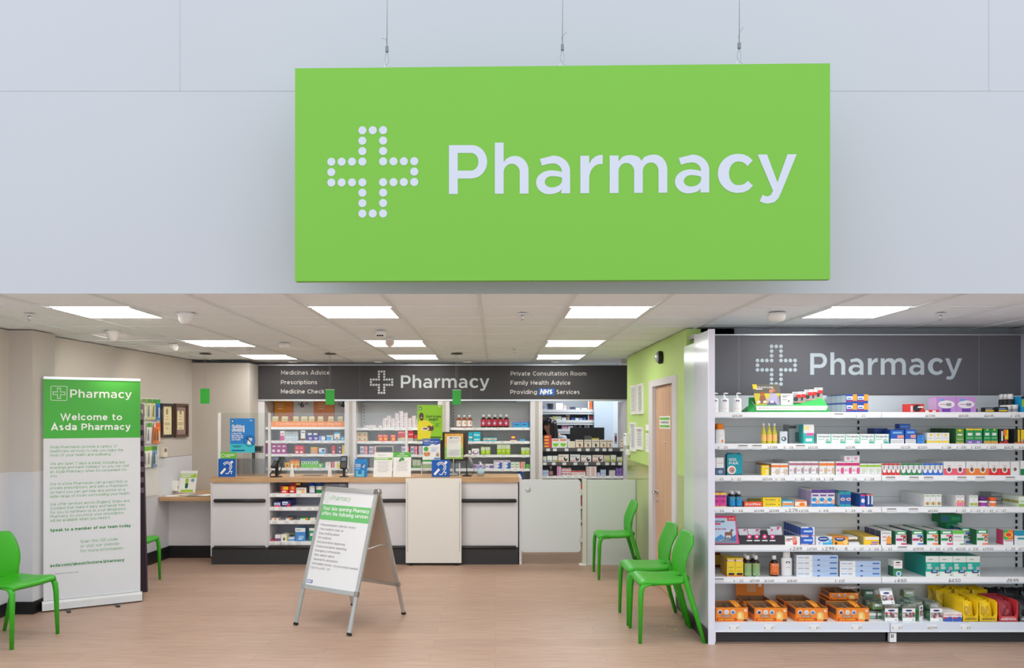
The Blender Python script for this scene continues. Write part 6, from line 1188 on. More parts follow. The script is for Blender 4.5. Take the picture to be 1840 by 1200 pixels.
row('r6', 1431, 1506, 1, 997.2, 'monitor_box', 'long white and pale blue monitor box', (214, 220, 226), MB_, lv=4, d=.2, side=(.05, .95, (180, 182, 182))); row('r6', 1509, 1582.5, 1, 1008, 'monitor_box', 'shorter-stacked white and pale blue monitor box', (214, 220, 226), MB_, lv=3, d=.2, side=(.05, .95, (180, 182, 182)))
row('r6', 1605.5, 1621.7, 1, 1007, mc, 'white and green pastille carton', (235, 235, 232), [(0, 0, 1, .5, (60, 140, 90)), ('o', .5, .88, .28, 'k', .07), (.2, .7, .8, .75, (230, 150, 160)), (0, .4, 1, .48, (20, 110, 70)), ('o', .55, .18, .3, 'w', .3), ('o', .55, .18, .2, (60, 140, 180), .2)], side=(0, .6, (40, 110, 80)))
row('r6', 1663, 1761, 4, 999, 'monitor_box', 'teal and white blood pressure monitor box', (30, 175, 155), [(0, .70, 1, 1, (228, 230, 222)), (0, 0, 1, .24, (228, 230, 222)), (0, .24, 1, .70, (25, 170, 150)), (.1, .58, .42, .62, 'w'), (.1, .51, .38, .55, 'w'), (.1, .44, .45, .48, 'w'), (.1, .37, .45, .41, 'w'), (.4, .17, .88, .33, (70, 60, 65)), (.5, .22, .80, .32, (110, 175, 225)), (.68, .33, .97, .48, (170, 170, 168)), (.2, .83, .5, .86, 'gy'), (.8, .05, .9, .1, 'br')], d=.16, deep=2, side=(0, 1, (20, 150, 135)))
row('r6', 1672, 1700, 1, 993.5, 'monitor_box', 'teal monitor box standing behind the four', (20, 140, 125), [(.2, .75, .9, 1, (170, 175, 165))], dy=.30, d=.08)
# base shelf: hand warmer trays
Y, z0, where, ref = SHF['r7']
CARD = noisy('brown_cardboard', (150, 112, 76), .7, .05); ORG = C((238, 135, 40)); 
def tray(x0, x1, yt, lab, Yf, d=.21, lid=False, body=(238, 135, 40), name='display_tray', warm=True, lowfront=1.0, zb_=None):
    zb_ = z0 if zb_ is None else zb_; X0, X1_ = WX(x0, Yf), WX(x1, Yf); w = X1_-X0; h = WZ(yt, Yf)-zb_; t = thing(name, lab, 'tray', ((X0+X1_)/2, Yf, zb_)); o = C(body); th = .004
    m = MB()
    for a, b, c, e, hh in ((-w/2, w/2, 0, th, h*lowfront), (-w/2, w/2, d-th, d, h*1.05), (-w/2, -w/2+th, th, d-th, h), (w/2-th, w/2, th, d-th, h)):
        m.box(a, b, c, e, 0, hh, o)
    m.box(-w/2+th, w/2-th, th, d-th, 0, .003, CARD); m.box(-w/2+th, w/2-th, d-th-.001, d-th, .003, h*1.03, CARD); m.box(w/2-th-.001, w/2-th, th, d-th, .003, h*.98, CARD if body[0] > 200 and warm else o); m.box(-w/2+th, -w/2+th+.001, th, d-th, .003, h*.98, CARD); part(m, 'tray_body', t, local=True)
    if lid: m = MB().box(-w/2, w/2, d, d+.004, h, h+.17, o); m.box(-w*.1, w*.22, d-.001, d, h+.03, h+.15, C((225, 170, 120))); m.box(w*.3, w*.42, d-.001, d, h+.07, h+.14, PAPER); m.text('HOTHANDS', (-w*.45, d-.0015, h+.12), X1, Z1, .016, C('dk'), .2, fit=w*.28); part(m, 'raised_lid', t, local=True)
    if warm:
        part(MB().prism([(0, th, .003), (0, d-th, .003), (0, d-th, h*.98), (0, th*2, h*.72)], (.003, 0, 0), M('pale_card', (196, 170, 145), .7)), 'divider', t, local=True)
        m = MB(); y = -.0006; q = lambda u0, v0, u1, v1, c, l=0: m.face([(-w/2+w*u, y-l, h*v) for u, v in ((u0, v0), (u1, v0), (u1, v1), (u0, v1))], C(c))
        q(.02, .05, .66, .25, (200, 60, 30)); m.text('HAND WARMERS', (-w/2+w*.08, y-.0008, h*.09), X1, Z1, h*.12, C((250, 200, 40)), .2, fit=w*.50)
        for u, c in ((.13, (90, 70, 110)), (.33, (200, 200, 205)), (.53, (90, 130, 190))): m.disc((-w/2+w*u, y, h*.68), h*.17, X1, Z1, PAPER, 16); m.disc((-w/2+w*u, y-.0006, h*.66), h*.13, X1, Z1, C(c), 12)
        q(.17, .33, .46, .47, (80, 80, 84)); m.text('HOTHANDS', (-w/2+w*.19, y-.0008, h*.36), X1, Z1, h*.08, PAPER, .2, fit=w*.25)
        m.face([(-w/2+w*u, y, h*v) for u, v in ((.66, .18), (.88, .12), (.86, .6), (.78, .75), (.66, .66))], C((232, 190, 110))); m.face([(-w/2+w*u, y-.0006, h*v) for u, v in ((.70, .25), (.80, .25), (.79, .58), (.71, .58))], C((245, 220, 150)))
        m.text('10', (-w/2+w*.88, y, h*.70), X1, Z1, h*.18, PAPER, .22, fit=w*.08); q(.86, .03, .98, .16, 'dk'); part(m, 'front_print', t, local=True)
        m = MB(); m.face([(-w/2-.0006, d*a, h*b) for a, b in ((.85, .45), (.10, .45), (.10, .88), (.85, .88))], C((100, 80, 80))); part(m, 'side_print', t, local=True)
    return t, w, h, d
TR = [((1286.5, 1344), 1091.5, 'orange hand warmer tray closest to the white end panel'), ((1356.7, 1414.5), 1092, 'second front orange hand warmer tray from the end panel'), ((1430.5, 1487.3), 1092.5, 'third front orange hand warmer tray from the end panel'), ((1504, 1561.5), 1092.5, 'fourth front orange hand warmer tray, beside the clear packs')]
def pouch(w, l, mt, name, lab, loc, rot, cat='pouch', grp=None, print_=None, th=.018):
    """crinkled foil pouch lying or leaning"""
    m = MB(); rn_ = random.Random(int(abs(loc[0])*977+abs(loc[1])*313)); ph = rn_.random()*6
    def f(s): 
        def g(u, v):
            e = (1-abs(2*u-1)**3)*(1-abs(2*v-1)**3); return ((u-.5)*w*(1+.05*math.sin(v*7+ph)), (v-.5)*l*(1+.04*math.sin(u*8+ph)), s*(th*.5*e+.0012)+.006*math.sin(u*14+ph)*math.sin(v*11+ph)*e+.003*math.sin(u*29+v*23+ph)*e)
        return g
    nu, nv = 14, 16
    for s in (1, -1):
        g = f(s); vs = [g(i/nu, j/nv) for i in range(nu+1) for j in range(nv+1)]; fs = [(i*(nv+1)+j, (i+1)*(nv+1)+j, (i+1)*(nv+1)+j+1, i*(nv+1)+j+1)[::s] for i in range(nu) for j in range(nv)]; m.mesh(vs, fs, mt, True)
    if print_: m.face([(-w*.3, -l*.25, th*.62), (w*.3, -l*.25, th*.62), (w*.3, l*.2, th*.62), (-w*.3, l*.2, th*.62)], C(print_))
    o = bpy.data.objects.new(name, m.data(name)); COL.objects.link(o); o.location = loc; o.rotation_euler = rot; return set_props(o, lab, cat, grp)
FOILO = noisy('orange_foil', (240, 150, 50), .3, .2, nscale=40)
for k, ((a, b), yt, lab) in enumerate(TR):
    t, w, h, d = tray(a, b, yt, lab, Y)
    for j in range(3):
        sx_ = (-.25, .25, .24)[j]; pouch(.072, .09, FOILO, 'hand_warmer_pouch', '%s foil pouch in the %s orange front tray' % (('near-side orange', 'far-side orange', 'topmost far-side orange')[j], ORD[k]), (t.location.x+w*sx_, Y+d*.42+.015*j, z0+h*.60+.022*j*(j == 2)), (math.radians(14+6*j), .12*(j-1), .3*j), 'pouch', 'orange foil pouches in the trays')
for k, (a, b, yt, lid, lab) in enumerate(((1336, 1388, 1080, True, 'orange tray with raised printed lid behind the front row'), (1410, 1462, 1080, False, 'low open orange tray behind the third front tray'), (1489, 1541, 1079, False, 'open orange tray behind the fourth front tray'))):
    tray(a, b, yt, lab, Y+.23, d=.20, lid=lid)
t, w, h, d = tray(1491, 1543, 1065, 'upper orange tray stacked on the open one behind', Y+.235, d=.19, zb_=WZ(1079, Y+.23)+.006); pouch(.16, .06, PAPER, 'white_pouch', 'white packet lying across the upper stacked orange tray', (t.location.x+.06, Y+.28, WZ(1064, Y+.23)+.03), (.2, 0, .1), 'pouch')
# clear packs with green tubs and picture cards
GRN = M('green_gel', (60, 130, 95), .25)
def clear_pack(x, y, z, w, h, lab, rot=(0, 0, 0), tilt=0, g=(90, 150, 110)):
    t = thing('clear_pack', lab, 'pack', (x, y, z), rot[2], 'clear packs with white cards'); t.rotation_euler = rot; d = .06
    part(MB().box(-w/2, w/2, .0, d, 0, h*1.22, FROST), 'clear_shell', t, local=True) if not any(rot[:2]) else lpart(MB().box(-w/2, w/2, 0, d, 0, h*1.22, FROST), 'clear_shell', t)
    m = MB(); m.box(-w/2+.002, w/2-.002, -.002, 0, .002, h, PAPER); m.disc((0, -.0025, h*.84), w*.26, X1, Z1, C('nv'), 16, h*.07); m.box(-w/2+.004, w/2-.004, -.0026, -.002, h*.30, h*.70, C((176, 160, 160)))
    rn_ = random.Random(int(x*1000))
    for k in range(9): m.disc((-w*.4+w*.8*rn_.random(), -.003-.0002*k, h*(.33+.34*rn_.random())), w*.10, X1, Z1, C([(120, 90, 95), (225, 215, 215), (180, 70, 80), (90, 100, 95)][k % 4]), 9)
    m.box(w*.25, w*.38, -.0026, -.002, h*.09, h*.17, C('gy')); lpart(m, 'card', t)
    lpart(MB().box(-w*.42, w*.42, .012, d-.006, .004, h*.7, C(g)), 'contents', t)
def lpart(mb, name, t):
    o = bpy.data.objects.new(name, mb.data(name)); COL.objects.link(o); o.parent = t; return o
for k, (a, b, lab) in enumerate(((1589.5, 1614, 'clear pack with picture card, first beside the trays'), (1621, 1644.8, 'clear pack with picture card, second beside the trays'), (1671, 1693.6, 'clear pack with picture card beside the small painkiller cartons'))):
    clear_pack((WX(a, Y)+WX(b, Y))/2, Y, z0, WX(b, Y)-WX(a, Y), WZ(1093, Y)-z0, lab)
clear_pack(WX(1600, 6.06), 6.085, WZ(1090, 6.06)+.012, .10, .10, 'clear pack leaning back on top of the first picture card', (math.radians(-24), 0, math.radians(6)))
clear_pack(WX(1655, 6.05), 6.05, z0, .06, .115, 'clear pack turned sideways between the picture cards', (0, 0, math.radians(38)), g=(60, 160, 70))
def tub(x, y, z, w, h, lab, g):
    t = thing('clear_tub', lab, 'tub', (x, y, z), 0, 'clear tubs piled behind the cards'); m = MB().box(-w/2, w/2, 0, .07, 0, h, FROST); m.box(-w/2-.006, w/2+.006, -.006, .076, h-.004, h, FROST); lpart(m, 'clear_shell', t); lpart(MB().box(-w*.44, w*.44, .006, .064, .003, h*.8, C(g)), 'contents', t); lpart(MB().box(-w*.3, w*.3, -.002, .0, h*.45, h*.75, PAPER), 'sticker', t)
k = 0
for r, (yy, zz, xs) in enumerate(((Y+.075, 0, (1568, 1583, 1604, 1630, 1652, 1676)), (Y+.10, .062, (1578, 1612, 1640, 1678)), (Y+.16, 0, (1560, 1590, 1618, 1646, 1674)), (Y+.17, .062, (1566, 1590, 1622, 1650, 1668)), (Y+.25, .124, (1562, 1596, 1634)), (Y+.26, .0, (1585, 1625, 1665)), (Y+.26, .062, (1600, 1640)))):
    for x in xs:
        tub(WX(x, yy), yy, z0+zz, .085, .060, '%s clear tub counting from the trays, %s %s row' % (ORD[xs.index(x)], ('ground', 'second', 'third')[round(zz/.062)], ('front', 'mid', 'back', 'rear', 'hindmost', 'wallside', 'shelf-back')[r]), [(120, 175, 140), (140, 165, 150), (160, 195, 130), (100, 130, 120)][k % 4]); k += 1
row('r7', 1695, 1728.8, 2, 1101, mc, 'white red and blue painkiller carton', 'w', [(0, .0, 1, .42, (60, 90, 170)), (0, .34, .6, .52, (205, 60, 70)), ('o', .72, .42, .22, (60, 90, 170), .14), ('t', 'FLARIN', .06, .70, .15, (225, 110, 90), .86)], d=.06, deep=3, dall=True)
# sweet trays
def bag_tray(x0, x1, yt, lab, Yf, body, word_, foil, n, lw=.26, ink='k'):
    X0, X1_ = WX(x0, Yf), WX(x1, Yf); w = X1_-X0; h = WZ(yt, Yf)-z0; t = thing('sweet_tray', lab, 'tray', ((X0+X1_)/2, Yf, z0)); d = .26; th = .003; o = C(body)
    m = MB(); m.box(-w/2, w/2, 0, th, 0, h*lw, o); m.box(-w/2, w/2, d-th, d, 0, h, o); m.box(-w/2, w/2, 0, d, 0, .003, o)
    for s in (-1, 1): x = s*w/2; m.prism([(x, 0, 0), (x, d, 0), (x, d, h), (x, .03, h), (x, 0, h*.93)], (-s*th, 0, 0), o)
    for s in (-1, 1): m.prism([(s*w/2, -.0005, h*lw), (s*w/2, -.0005, h*.93), (s*w*.42, -.0005, h*.93), (s*w*.40, -.0005, h*lw+.02), (s*w*.3, -.0005, h*lw)], (0, th, 0), o)
    lpart(m, 'tray_body', t); m = MB(); m.text(word_, (-w*.40, -.0012, h*.07), X1, Z1, h*.10, C(ink), .2, fit=w*.8); m.box(-w*.3, w*.3, -.0008, 0, h*.205, h*.215, C(ink)); lpart(m, 'lettering', t)
    for k in range(n): pouch(w*.74, h*.78, foil, 'sweet_bag', '%s upright bag in the %s' % (ORD[k], lab), ((X0+X1_)/2+.003*(k % 2), Yf+.050+k*.040, z0+h*.50+.004*k), (math.radians(72), 0, .05*(k % 3-1)), 'bag', 'bags in the sweet trays', (200, 160, 30) if foil.name.startswith('yel') and k == 0 else None, th=.026)
FY_ = noisy('yellow_foil', (236, 196, 20), .28, .22, nscale=45); FR_ = noisy('red_foil', (150, 50, 60), .3, .35, nscale=50); FK_ = noisy('black_foil', (34, 32, 36), .22, .5, nscale=40)
bag_tray(1729.8, 1758, 1079, 'yellow sweet tray beside the painkillers', Y, (238, 196, 20), 'JAKEMANS', FY_, 5); bag_tray(1759.5, 1792, 1079.5, 'wider yellow sweet tray', Y, (238, 196, 20), 'JAKEMANS', FY_, 5)
bag_tray(1794, 1829.8, 1079, 'red sweet tray beside the yellow ones', Y, (196, 50, 56), 'JAKEMANS', FR_, 5, ink='w'); bag_tray(1831.5, 1862, 1079, 'black sweet tray at the shelf end', Y, (70, 74, 74), 'JAKEMANS', FK_, 4, ink='w')
yb = Y+.30
for n_, xs, mt, col in ((9, (1699, 1731, 1763), FY_, 'yellow'), (6, (1788, 1820, 1851), FK_, 'black')):
    for k in range(n_):
        r = k//3; yk = yb+.008+.064*r
        pouch(.122, .165, mt, 'sweet_bag', '%s loose %s bag standing behind the %s' % (ORD[k], col, 'yellow trays' if n_ == 9 else 'red tray'), (WX(xs[k % 3], yb)+.012*(r % 2), yk, z0+.091+.002*r), (math.radians(78+2*(k % 3)), .06*((k*5) % 3-1), .08*((k*7) % 3-1)), 'bag', 'loose %s sweet bags' % col, th=.034)
# display stand on the top shelf
Y, z, where, ref = SHF['r1']; yq = Y; t = thing('display_stand', 'green counter display with dog photo and tick-treatment packs', 'display', (WX(1420, Y), Y, z)); G_ = C((50, 165, 80))
P = lambda px, py, dy=0: W(px, py, yq+dy)
m = MB(); a = [P(1343, 741), P(1492, 741), P(1486, 729), P(1357, 729)]
for q in a[:2]: q.z = z
m.prism(a, (0, .20, 0), G_); b4 = [P(1474, 712, .12), P(1487, 729, .01), P(1358, 729, .01), P(1345, 714, .12)]; m.face(b4, G_); m.prism([P(1356, 729, .01), P(1345, 714, .12), Vector((P(1345, 714, .12).x, yq+.12, z)), Vector((P(1343, 741).x, yq, z))], (.003, 0, 0), G_)
m.prism([P(1474, 712, .12), P(1487, 729, .01), P(1487, 740, .01), P(1474, 740, .12)], (.003, 0, 0), G_); part(m, 'stand', t)
m = MB(); m.prism([P(1359.5, 737, -.004), P(1484.5, 737, -.004), P(1487.5, 729, -.004), P(1358.5, 729, -.004)], (0, .004, 0), PAPER); 
for k in range(16): m.box(WX(1363+k*7.2, yq-.006), WX(1368+k*7.2, yq-.006), yq-.0062, yq-.005, WZ(733.6, yq), WZ(732.6, yq), C([(235, 170, 150), (190, 200, 190)][k % 2]))
part(m, 'front_strip', t)
q = [P(1358.5, 729, .02), P(1408, 729, .02), P(1399.8, 690.5, .05), P(1351.5, 690.5, .05)]
m = MB().prism(q, (0, .004, 0), C((95, 90, 80))); part(m, 'header_board', t)
m = MB(); ql = lambda *a_: qrect(m, q, *a_)
ql(0, 0, 1, .58, C((205, 190, 60)), .0008); ql(0, .78, .16, 1, C('y'), .0012); m.text('FRONTLINE', onq(q, .14, .82, .002), X1, Z1, .012, PAPER, .2, fit=.125); ql(.1, .76, .34, .80, PAPER, .0014)
m.face([onq(q, *p_, .0016) for p_ in ((.35, 0), (1.0, .0), (.92, .36), (.78, .58), (.58, .58), (.55, .36), (.28, .30), (.3, .24), (.5, .25))], C((176, 168, 200))); m.face([onq(q, *p_, .0020) for p_ in ((.35, 0), (.80, .0), (.70, .2), (.52, .22))], C((100, 90, 130)))
m.disc(onq(q, .64, .68, .0022), .016, X1, Z1, C((205, 140, 110)), 12); m.disc(onq(q, .72, .72, .0018), .016, X1, Z1, C((190, 120, 80)), 12); m.disc(onq(q, .30, .55, .0018), .018, X1, Z1, C((176, 98, 56)), 12); m.face([onq(q, *p_, .0018) for p_ in ((.12, .1), (.42, .1), (.38, .5), (.22, .5))], C((150, 90, 60)))
for u in (.12, .34, .6): m.disc(onq(q, u, .16, .0026), .014, X1, Z1, PAPER, 12)
part(m, 'photo', t)
for k, (px, pt, w_, g) in enumerate(((1403, 707, 22, 0), (1423.5, 704, 16, 1), (1434, 703.5, 14, 2), (1445, 700, 15, 2), (1454, 699.5, 14, 2), (1463, 696.5, 15.5, 2))):
    dy = .0+.018*k; Yk = yq+.012+dy; x0, x1, zt = WX(px, Yk), WX(px+w_, Yk), WZ(pt, Yk); zb2 = zt-(.085 if k else .088); mb = carton(x1-x0, zt-zb2, .012, (150, 152, 156) if k else 'w', [(0, .78, 1, 1, (222, 224, 226)), (.45, .45, 1, .78, 'r'), ('o', .4, .36, .26, (60, 60, 64), .26), (.1, .85, .6, .93, 'gy'), (.3, .05, .9, .12, (235, 140, 110))] if k else [(.1, .82, .8, .88, 'gy'), (.1, .70, .5, .75, 'dk'), (.1, .45, .5, .5, 'gy'), (.6, .3, .7, .42, 'dk')])
    o = bpy.data.objects.new('treatment_pack', mb.data('treatment_pack')); COL.objects.link(o); o.location = ((x0+x1)/2, Yk, zb2); set_props(o, '%s small treatment pack stepping up the green display' % ORD[k], 'box', 'treatment packs on the green display'); o.location.z = max(o.location.z, z+.02)
# fifth-shelf display
Y, z, where, ref = SHF['r5']; yq = Y; t = thing('display_stand', 'black tray display with magenta edged mountain dog poster', 'display', (WX(1345, Y), Y, z))
m = MB(); a = [P(1282, 979), P(1411, 979), P(1409, 962), P(1328, 962)]
for q_ in a[:2]: q_.z = z
m.prism([a[0], a[1], a[2], P(1282, 962)], (0, .10, 0), C((52, 50, 54))); m.box(WX(1368, Y), WX(1379, Y), Y+.0, Y+.04, WZ(963, Y), WZ(954, Y), C((44, 42, 46))); part(m, 'tray_base', t)
m = MB()
for px in (1346.5, 1360, 1374, 1388): m.disc(P(px, 964, -.002), .018, X1, Z1, C((230, 60, 130)), 14); m.box(WX(px-5, Y), WX(px+5, Y), Y-.003, Y-.001, WZ(972, Y), WZ(970, Y), PAPER); m.disc(P(px, 964, -.003), .008, X1, Z1, PAPER, 8)
part(m, 'badge_row', t)
q = [P(1280, 977, -.02), P(1328.5, 977, -.02), P(1321, 926.5, .03), P(1276, 926.5, .03)]; m = MB().prism(q, (0, .004, 0), C((222, 60, 125))); part(m, 'header_board', t)
m = MB(); m.face([onq(q, *p_, .0008) for p_ in ((0, .02), (.90, .02), (.92, .92), (0, .92))], C((190, 210, 228))); m.face([onq(q, *p_, .0012) for p_ in ((0, .02), (.90, .02), (.9, .12), (.6, .25), (.3, .1), (0, .2))], C((120, 130, 140))); m.face([onq(q, *p_, .0014) for p_ in ((0, .14), (.35, .34), (.5, .2), (.3, .12))], C((70, 140, 195))); m.face([onq(q, *p_, .0014) for p_ in ((.6, .12), (.9, .34), (.9, .1))], C((50, 110, 180)))
m.text('FRONTLINE', onq(q, .0, .76, .002), X1, Z1, .014, C((40, 40, 50)), .2, fit=.105); qrect(m, q, .62, .82, .95, .98, C((225, 50, 60)), .0022); m.text('20% OFF', onq(q, .68, .87, .003), X1, Z1, .010, PAPER, .2, fit=.042); qrect(m, q, .0, .68, .36, .74, C((215, 50, 110)), .002); m.text('TO THE NEXT LEVEL', onq(q, .02, .50, .002), X1, Z1, .012, C((190, 50, 110)), .2, fit=.11)
m.face([onq(q, *p_, .002) for p_ in ((.47, .17), (.52, .17), (.53, .30), (.70, .30), (.72, .15), (.78, .15), (.76, .42), (.83, .50), (.74, .53), (.68, .42), (.50, .42))], C((130, 80, 60))); part(m, 'print', t)
for k, (a, b) in enumerate(((1327, 1343), (1344, 1368), (1379, 1391), (1385, 1404))):
    dy = .02+.012*(k == 3); yk = yq+dy; qq = [W(a+2, 963, yk), W(b+2, 963, yk), W(b-2 if k < 2 else b, 950 if k != 3 else 946, yk+.02), W(a-1, 950 if k != 3 else 946, yk+.02)]; m = MB().prism(qq, (0, .006, 0), C((220, 218, 222))); m.face([onq(qq, .6, .6, .001), onq(qq, .95, .95, .001), onq(qq, .6, .95, .001)], C((215, 50, 110)))
    solo(m, 'treatment_card', '%s small treatment card propped in the black display' % ORD[k], 'card', None, 'treatment cards in the black display')

# ---- bays behind the counter
t = thing('allergy_header', 'orange and white allergy price display along first bay top shelf', 'display', (WX(548, BF), BF, zb(1, 1)))
Yh = BF+.02; part(MB().box(WX(487, Yh), WX(619.5, Yh), Yh, Yh+.01, zb(1, 1)+.001, WZ(757, Yh), C((236, 140, 70))), 'front_strip', t)
m = MB(); m.text("It's cost effective relief for all of your family's allergy needs", (WX(496, Yh), Yh-.001, WZ(763.5, Yh)), X1, Z1, .034, C((250, 200, 160)), .18, fit=WX(613, Yh)-WX(496, Yh), res=3); part(m, 'strip_lettering', t)
m = MB(); y2 = BB-.06
for a, b, c in ((492.6, 527, (236, 140, 70)), (527.6, 563.5, (226, 222, 218)), (564, 601, (240, 150, 90)), (601.6, 620, (226, 222, 218))): m.box(WX(a, y2), WX(b, y2), y2, y2+.01, zb(1, 1)+.001, WZ(719.5, y2), C(c)); 
m.box(WX(493, y2), WX(514.5, y2), y2-.004, y2, WZ(756, y2), WZ(719, y2), C((240, 150, 40))); part(m, 'price_boards', t)
m = MB(); ik = C((70, 66, 66)); m.text('\u00a3', (WX(535.5, y2), y2-.002, WZ(727.5, y2)), X1, Z1, .035, ik, .17); m.text('6', (WX(539.3, y2), y2-.002, WZ(732, y2)), X1, Z1, .078, ik, .21); m.text('69', (WX(548, y2), y2-.002, WZ(727, y2)), X1, Z1, .032, ik, .17)
m.text('\u00a3', (WX(608, y2), y2-.002, WZ(728, y2)), X1, Z1, .038, ik, .17); m.text('4', (WX(612, y2), y2-.002, WZ(731.8, y2)), X1, Z1, .078, ik, .22)
for k, s in enumerate(('Relief for', 'your allergy', 'symptoms')):
    for a_, yy_ in ((497, .006), (571, .002)): m.box(WX(a_+k, y2), WX(a_+15-k*2, y2), y2-yy_-.001, y2-yy_, WZ(726.5+k*4, y2), WZ(725+k*4, y2), C((250, 220, 180)))
part(m, 'price_lettering', t)
AL_ = [(0, 0, 1, .35, 'o'), (.1, .5, .9, .8, (200, 190, 120))]
for k, (a, b) in enumerate(((489.3, 499.8), (506.5, 517.3), (526.8, 536.5), (541, 552.3), (555.3, 565), (571, 580.8), (589.8, 599.5), (607, 616))):
    row('b11', a, b, 1, 748, mc, 'small cream and orange allergy carton, %s from riser,' % ORD[k], 'cr', AL_, dy=.05, d=.05)
row('b12', 503.3, 511.2, 1, 774, mc, 'tall pink and white carton', 'w', [(0, 0, 1, .5, (205, 80, 150)), (.2, .6, .8, .8, (225, 140, 180))]); row('b12', 512.3, 535.5, 4, 775, mc, 'pale grey and white stacked carton', (205, 215, 220), [(0, .02, 1, .12, 'lb'), (.1, .4, .7, .5, 'gy')], lv=2, dy=.04); row('b12', 540.3, 548.5, 1, 773, mc, 'tall white carton with brown foot', 'w', [(.1, .75, .9, .85, (90, 90, 150)), (0, 0, 1, .2, 'br')])
row('b12', 551, 571.3, 2, 778, mc, 'blue and violet night carton', (50, 60, 150), [(.2, .75, .9, 1, 'w'), ('o', .65, .28, .3, (200, 180, 220), .22)]); row('b12', 572.5, 584.5, 1, 783, mc, 'blue and white cold carton', (110, 150, 220), [('o', .7, .5, .3, 'w', .3)]); row('b12', 586.5, 599, 1, 782, mc, 'sky blue tissue carton', (70, 170, 225), [(0, .75, 1, 1, 'w'), (.7, .1, 1, .6, 'cr')]); row('b12', 600.3, 610.8, 1, 776, mc, 'teal and white nasal carton', 'w', [(0, .8, 1, 1, (40, 150, 190)), (0, .0, 1, .2, (90, 170, 200)), ('o', .5, .3, .2, 'o', .2)]); row('b12', 611.6, 619.3, 1, 784, mc, 'small teal carton', (50, 170, 200), [(.2, .3, .8, .6, 'w')], deep=2)
row('b13', 488, 515, 3, 797, mc, 'magenta and white capsule carton', (170, 50, 140), [('o', .4, .3, .3, 'w', .28), (.2, .7, .8, .8, 'w')], deep=2); row('b13', 478, 484, 1, 796, mc, 'dull purple carton at bay edge', (150, 70, 140)); row('b13', 529.5, 545.7, 2, 800.5, mc, 'red carton with white foot', (215, 50, 70), [(.2, .1, .8, .32, 'w'), (.2, .65, .8, .75, (240, 160, 170))], deep=2)
row('b13', 558, 570.5, 1, 803.5, mc, 'orange and grey carton', (238, 150, 60), [(0, .0, .6, .7, (200, 170, 140)), (0, .85, 1, 1, 'y')]); row('b13', 572.7, 584.5, 1, 805, mc, 'blue-edged white carton', (215, 225, 235), [(0, 0, 1, .3, 'lb'), (.5, .4, .9, .8, 'b')], deep=2); row('b13', 595.7, 602.5, 1, 801, mc, 'narrow red carton', (205, 60, 70), [('o', .5, .25, .25, 'w', .25)]); row('b13', 607.7, 613.8, 1, 800.5, mc, 'narrow indigo carton', (75, 40, 120), [('o', .5, .25, .3, 'w', .3), (.2, .7, .8, .8, 'w')]); row('b13', 614.6, 619.4, 1, 800, mc, 'narrow yellow carton', 'y')
row('b14', 512, 520.3, 1, 831, mc, 'yellow and red lozenge carton', (240, 190, 40), [(.3, .3, .7, .6, 'r')]); row('b14', 521, 538, 2, 826, mc, 'orange and yellow lozenge carton', (245, 165, 40), [(0, .8, 1, 1, (225, 90, 40)), (0, .3, 1, .5, 'y'), (.5, 0, .9, .3, 'r')]); row('b14', 541, 571.8, 4, 823.5, mc, 'lime and blue lozenge carton', (110, 205, 50), [(0, .72, 1, 1, (50, 90, 160)), ('o', .5, .55, .4, (240, 250, 240), .32), ('o', .5, .55, .22, 'dg', .22)]); row('b14', 572.6, 583, 1, 832.5, mc, 'low green and white carton', (120, 200, 80), [('o', .8, .5, .2, 'dg', .4), (.1, .4, .5, .7, 'w')])
row('b14', 584.5, 594.5, 1, 830, mc, 'white and pink dental carton', 'w', [(.6, .2, .9, .8, 'pk')]); row('b14', 595.3, 600.4, 1, 830, mc, 'coral carton', (230, 110, 110)); row('b14', 601, 610.5, 1, 829, mc, 'white and yellow diagonal carton', 'w', [(.5, 0, 1, .8, (235, 220, 80))])
cols = [(654, 1), (661.3, 1), (668.6, 1), (680, 1), (687.5, 4), (695, 5), (702.5, 4), (710, 6), (717.5, 7), (725, 6), (732.5, 4), (740, 5), (747.5, 4), (755, 4)]
Y, z, where, ref = SHF['b21']; Y += .03; w = 7.1/F*Y; h = 4.3/F*Y; mb = carton(w, h, .06, (232, 226, 226), [(.08, .55, .7, .78, (200, 150, 165)), (.1, .2, .5, .35, (190, 190, 200)), (0, 0, 1, .04, (170, 160, 165)), (0, 0, .02, 1, (180, 170, 172))]); pr = bpy.data.objects.new('tablet_carton', mb.data('tablet_carton')); COL.objects.link(pr); pr['category'] = 'box'; used = False
for ci, (px, n) in enumerate(cols):
    for l in range(n):
        if 750 < px and l > 2: continue
        nm = (ORD+['thirteenth', 'fourteenth'])[ci]
        put(pr, used, (WX(px+3.5, Y)+random.uniform(-.003, .003), Y+random.uniform(0, .006), z+l*h), 'little white tablet carton, %s column from riser side, tier %s upward' % (nm, ORD[l]), 'little white tablet cartons heaped on the second bay'); used = True
row('b22', 642, 660, 2, 776, mc, 'cream patterned stacked carton', 'cr', [(0, 0, 1, .16, 'o'), ('o', .5, .45, .2, (180, 140, 110), .2)], lv=2, dy=.05); row('b22', 679, 697, 2, 781, mc, 'orange-red flame carton', (230, 70, 40), [('o', .55, .35, .3, (250, 180, 50), .3), (.1, .75, .9, .9, (250, 190, 170))]); row('b22', 702, 711, 1, 781, mc, 'single orange-red flame carton', (230, 70, 40), [('o', .55, .35, .3, (250, 180, 50), .3), (.1, .75, .9, .9, (250, 190, 170))])
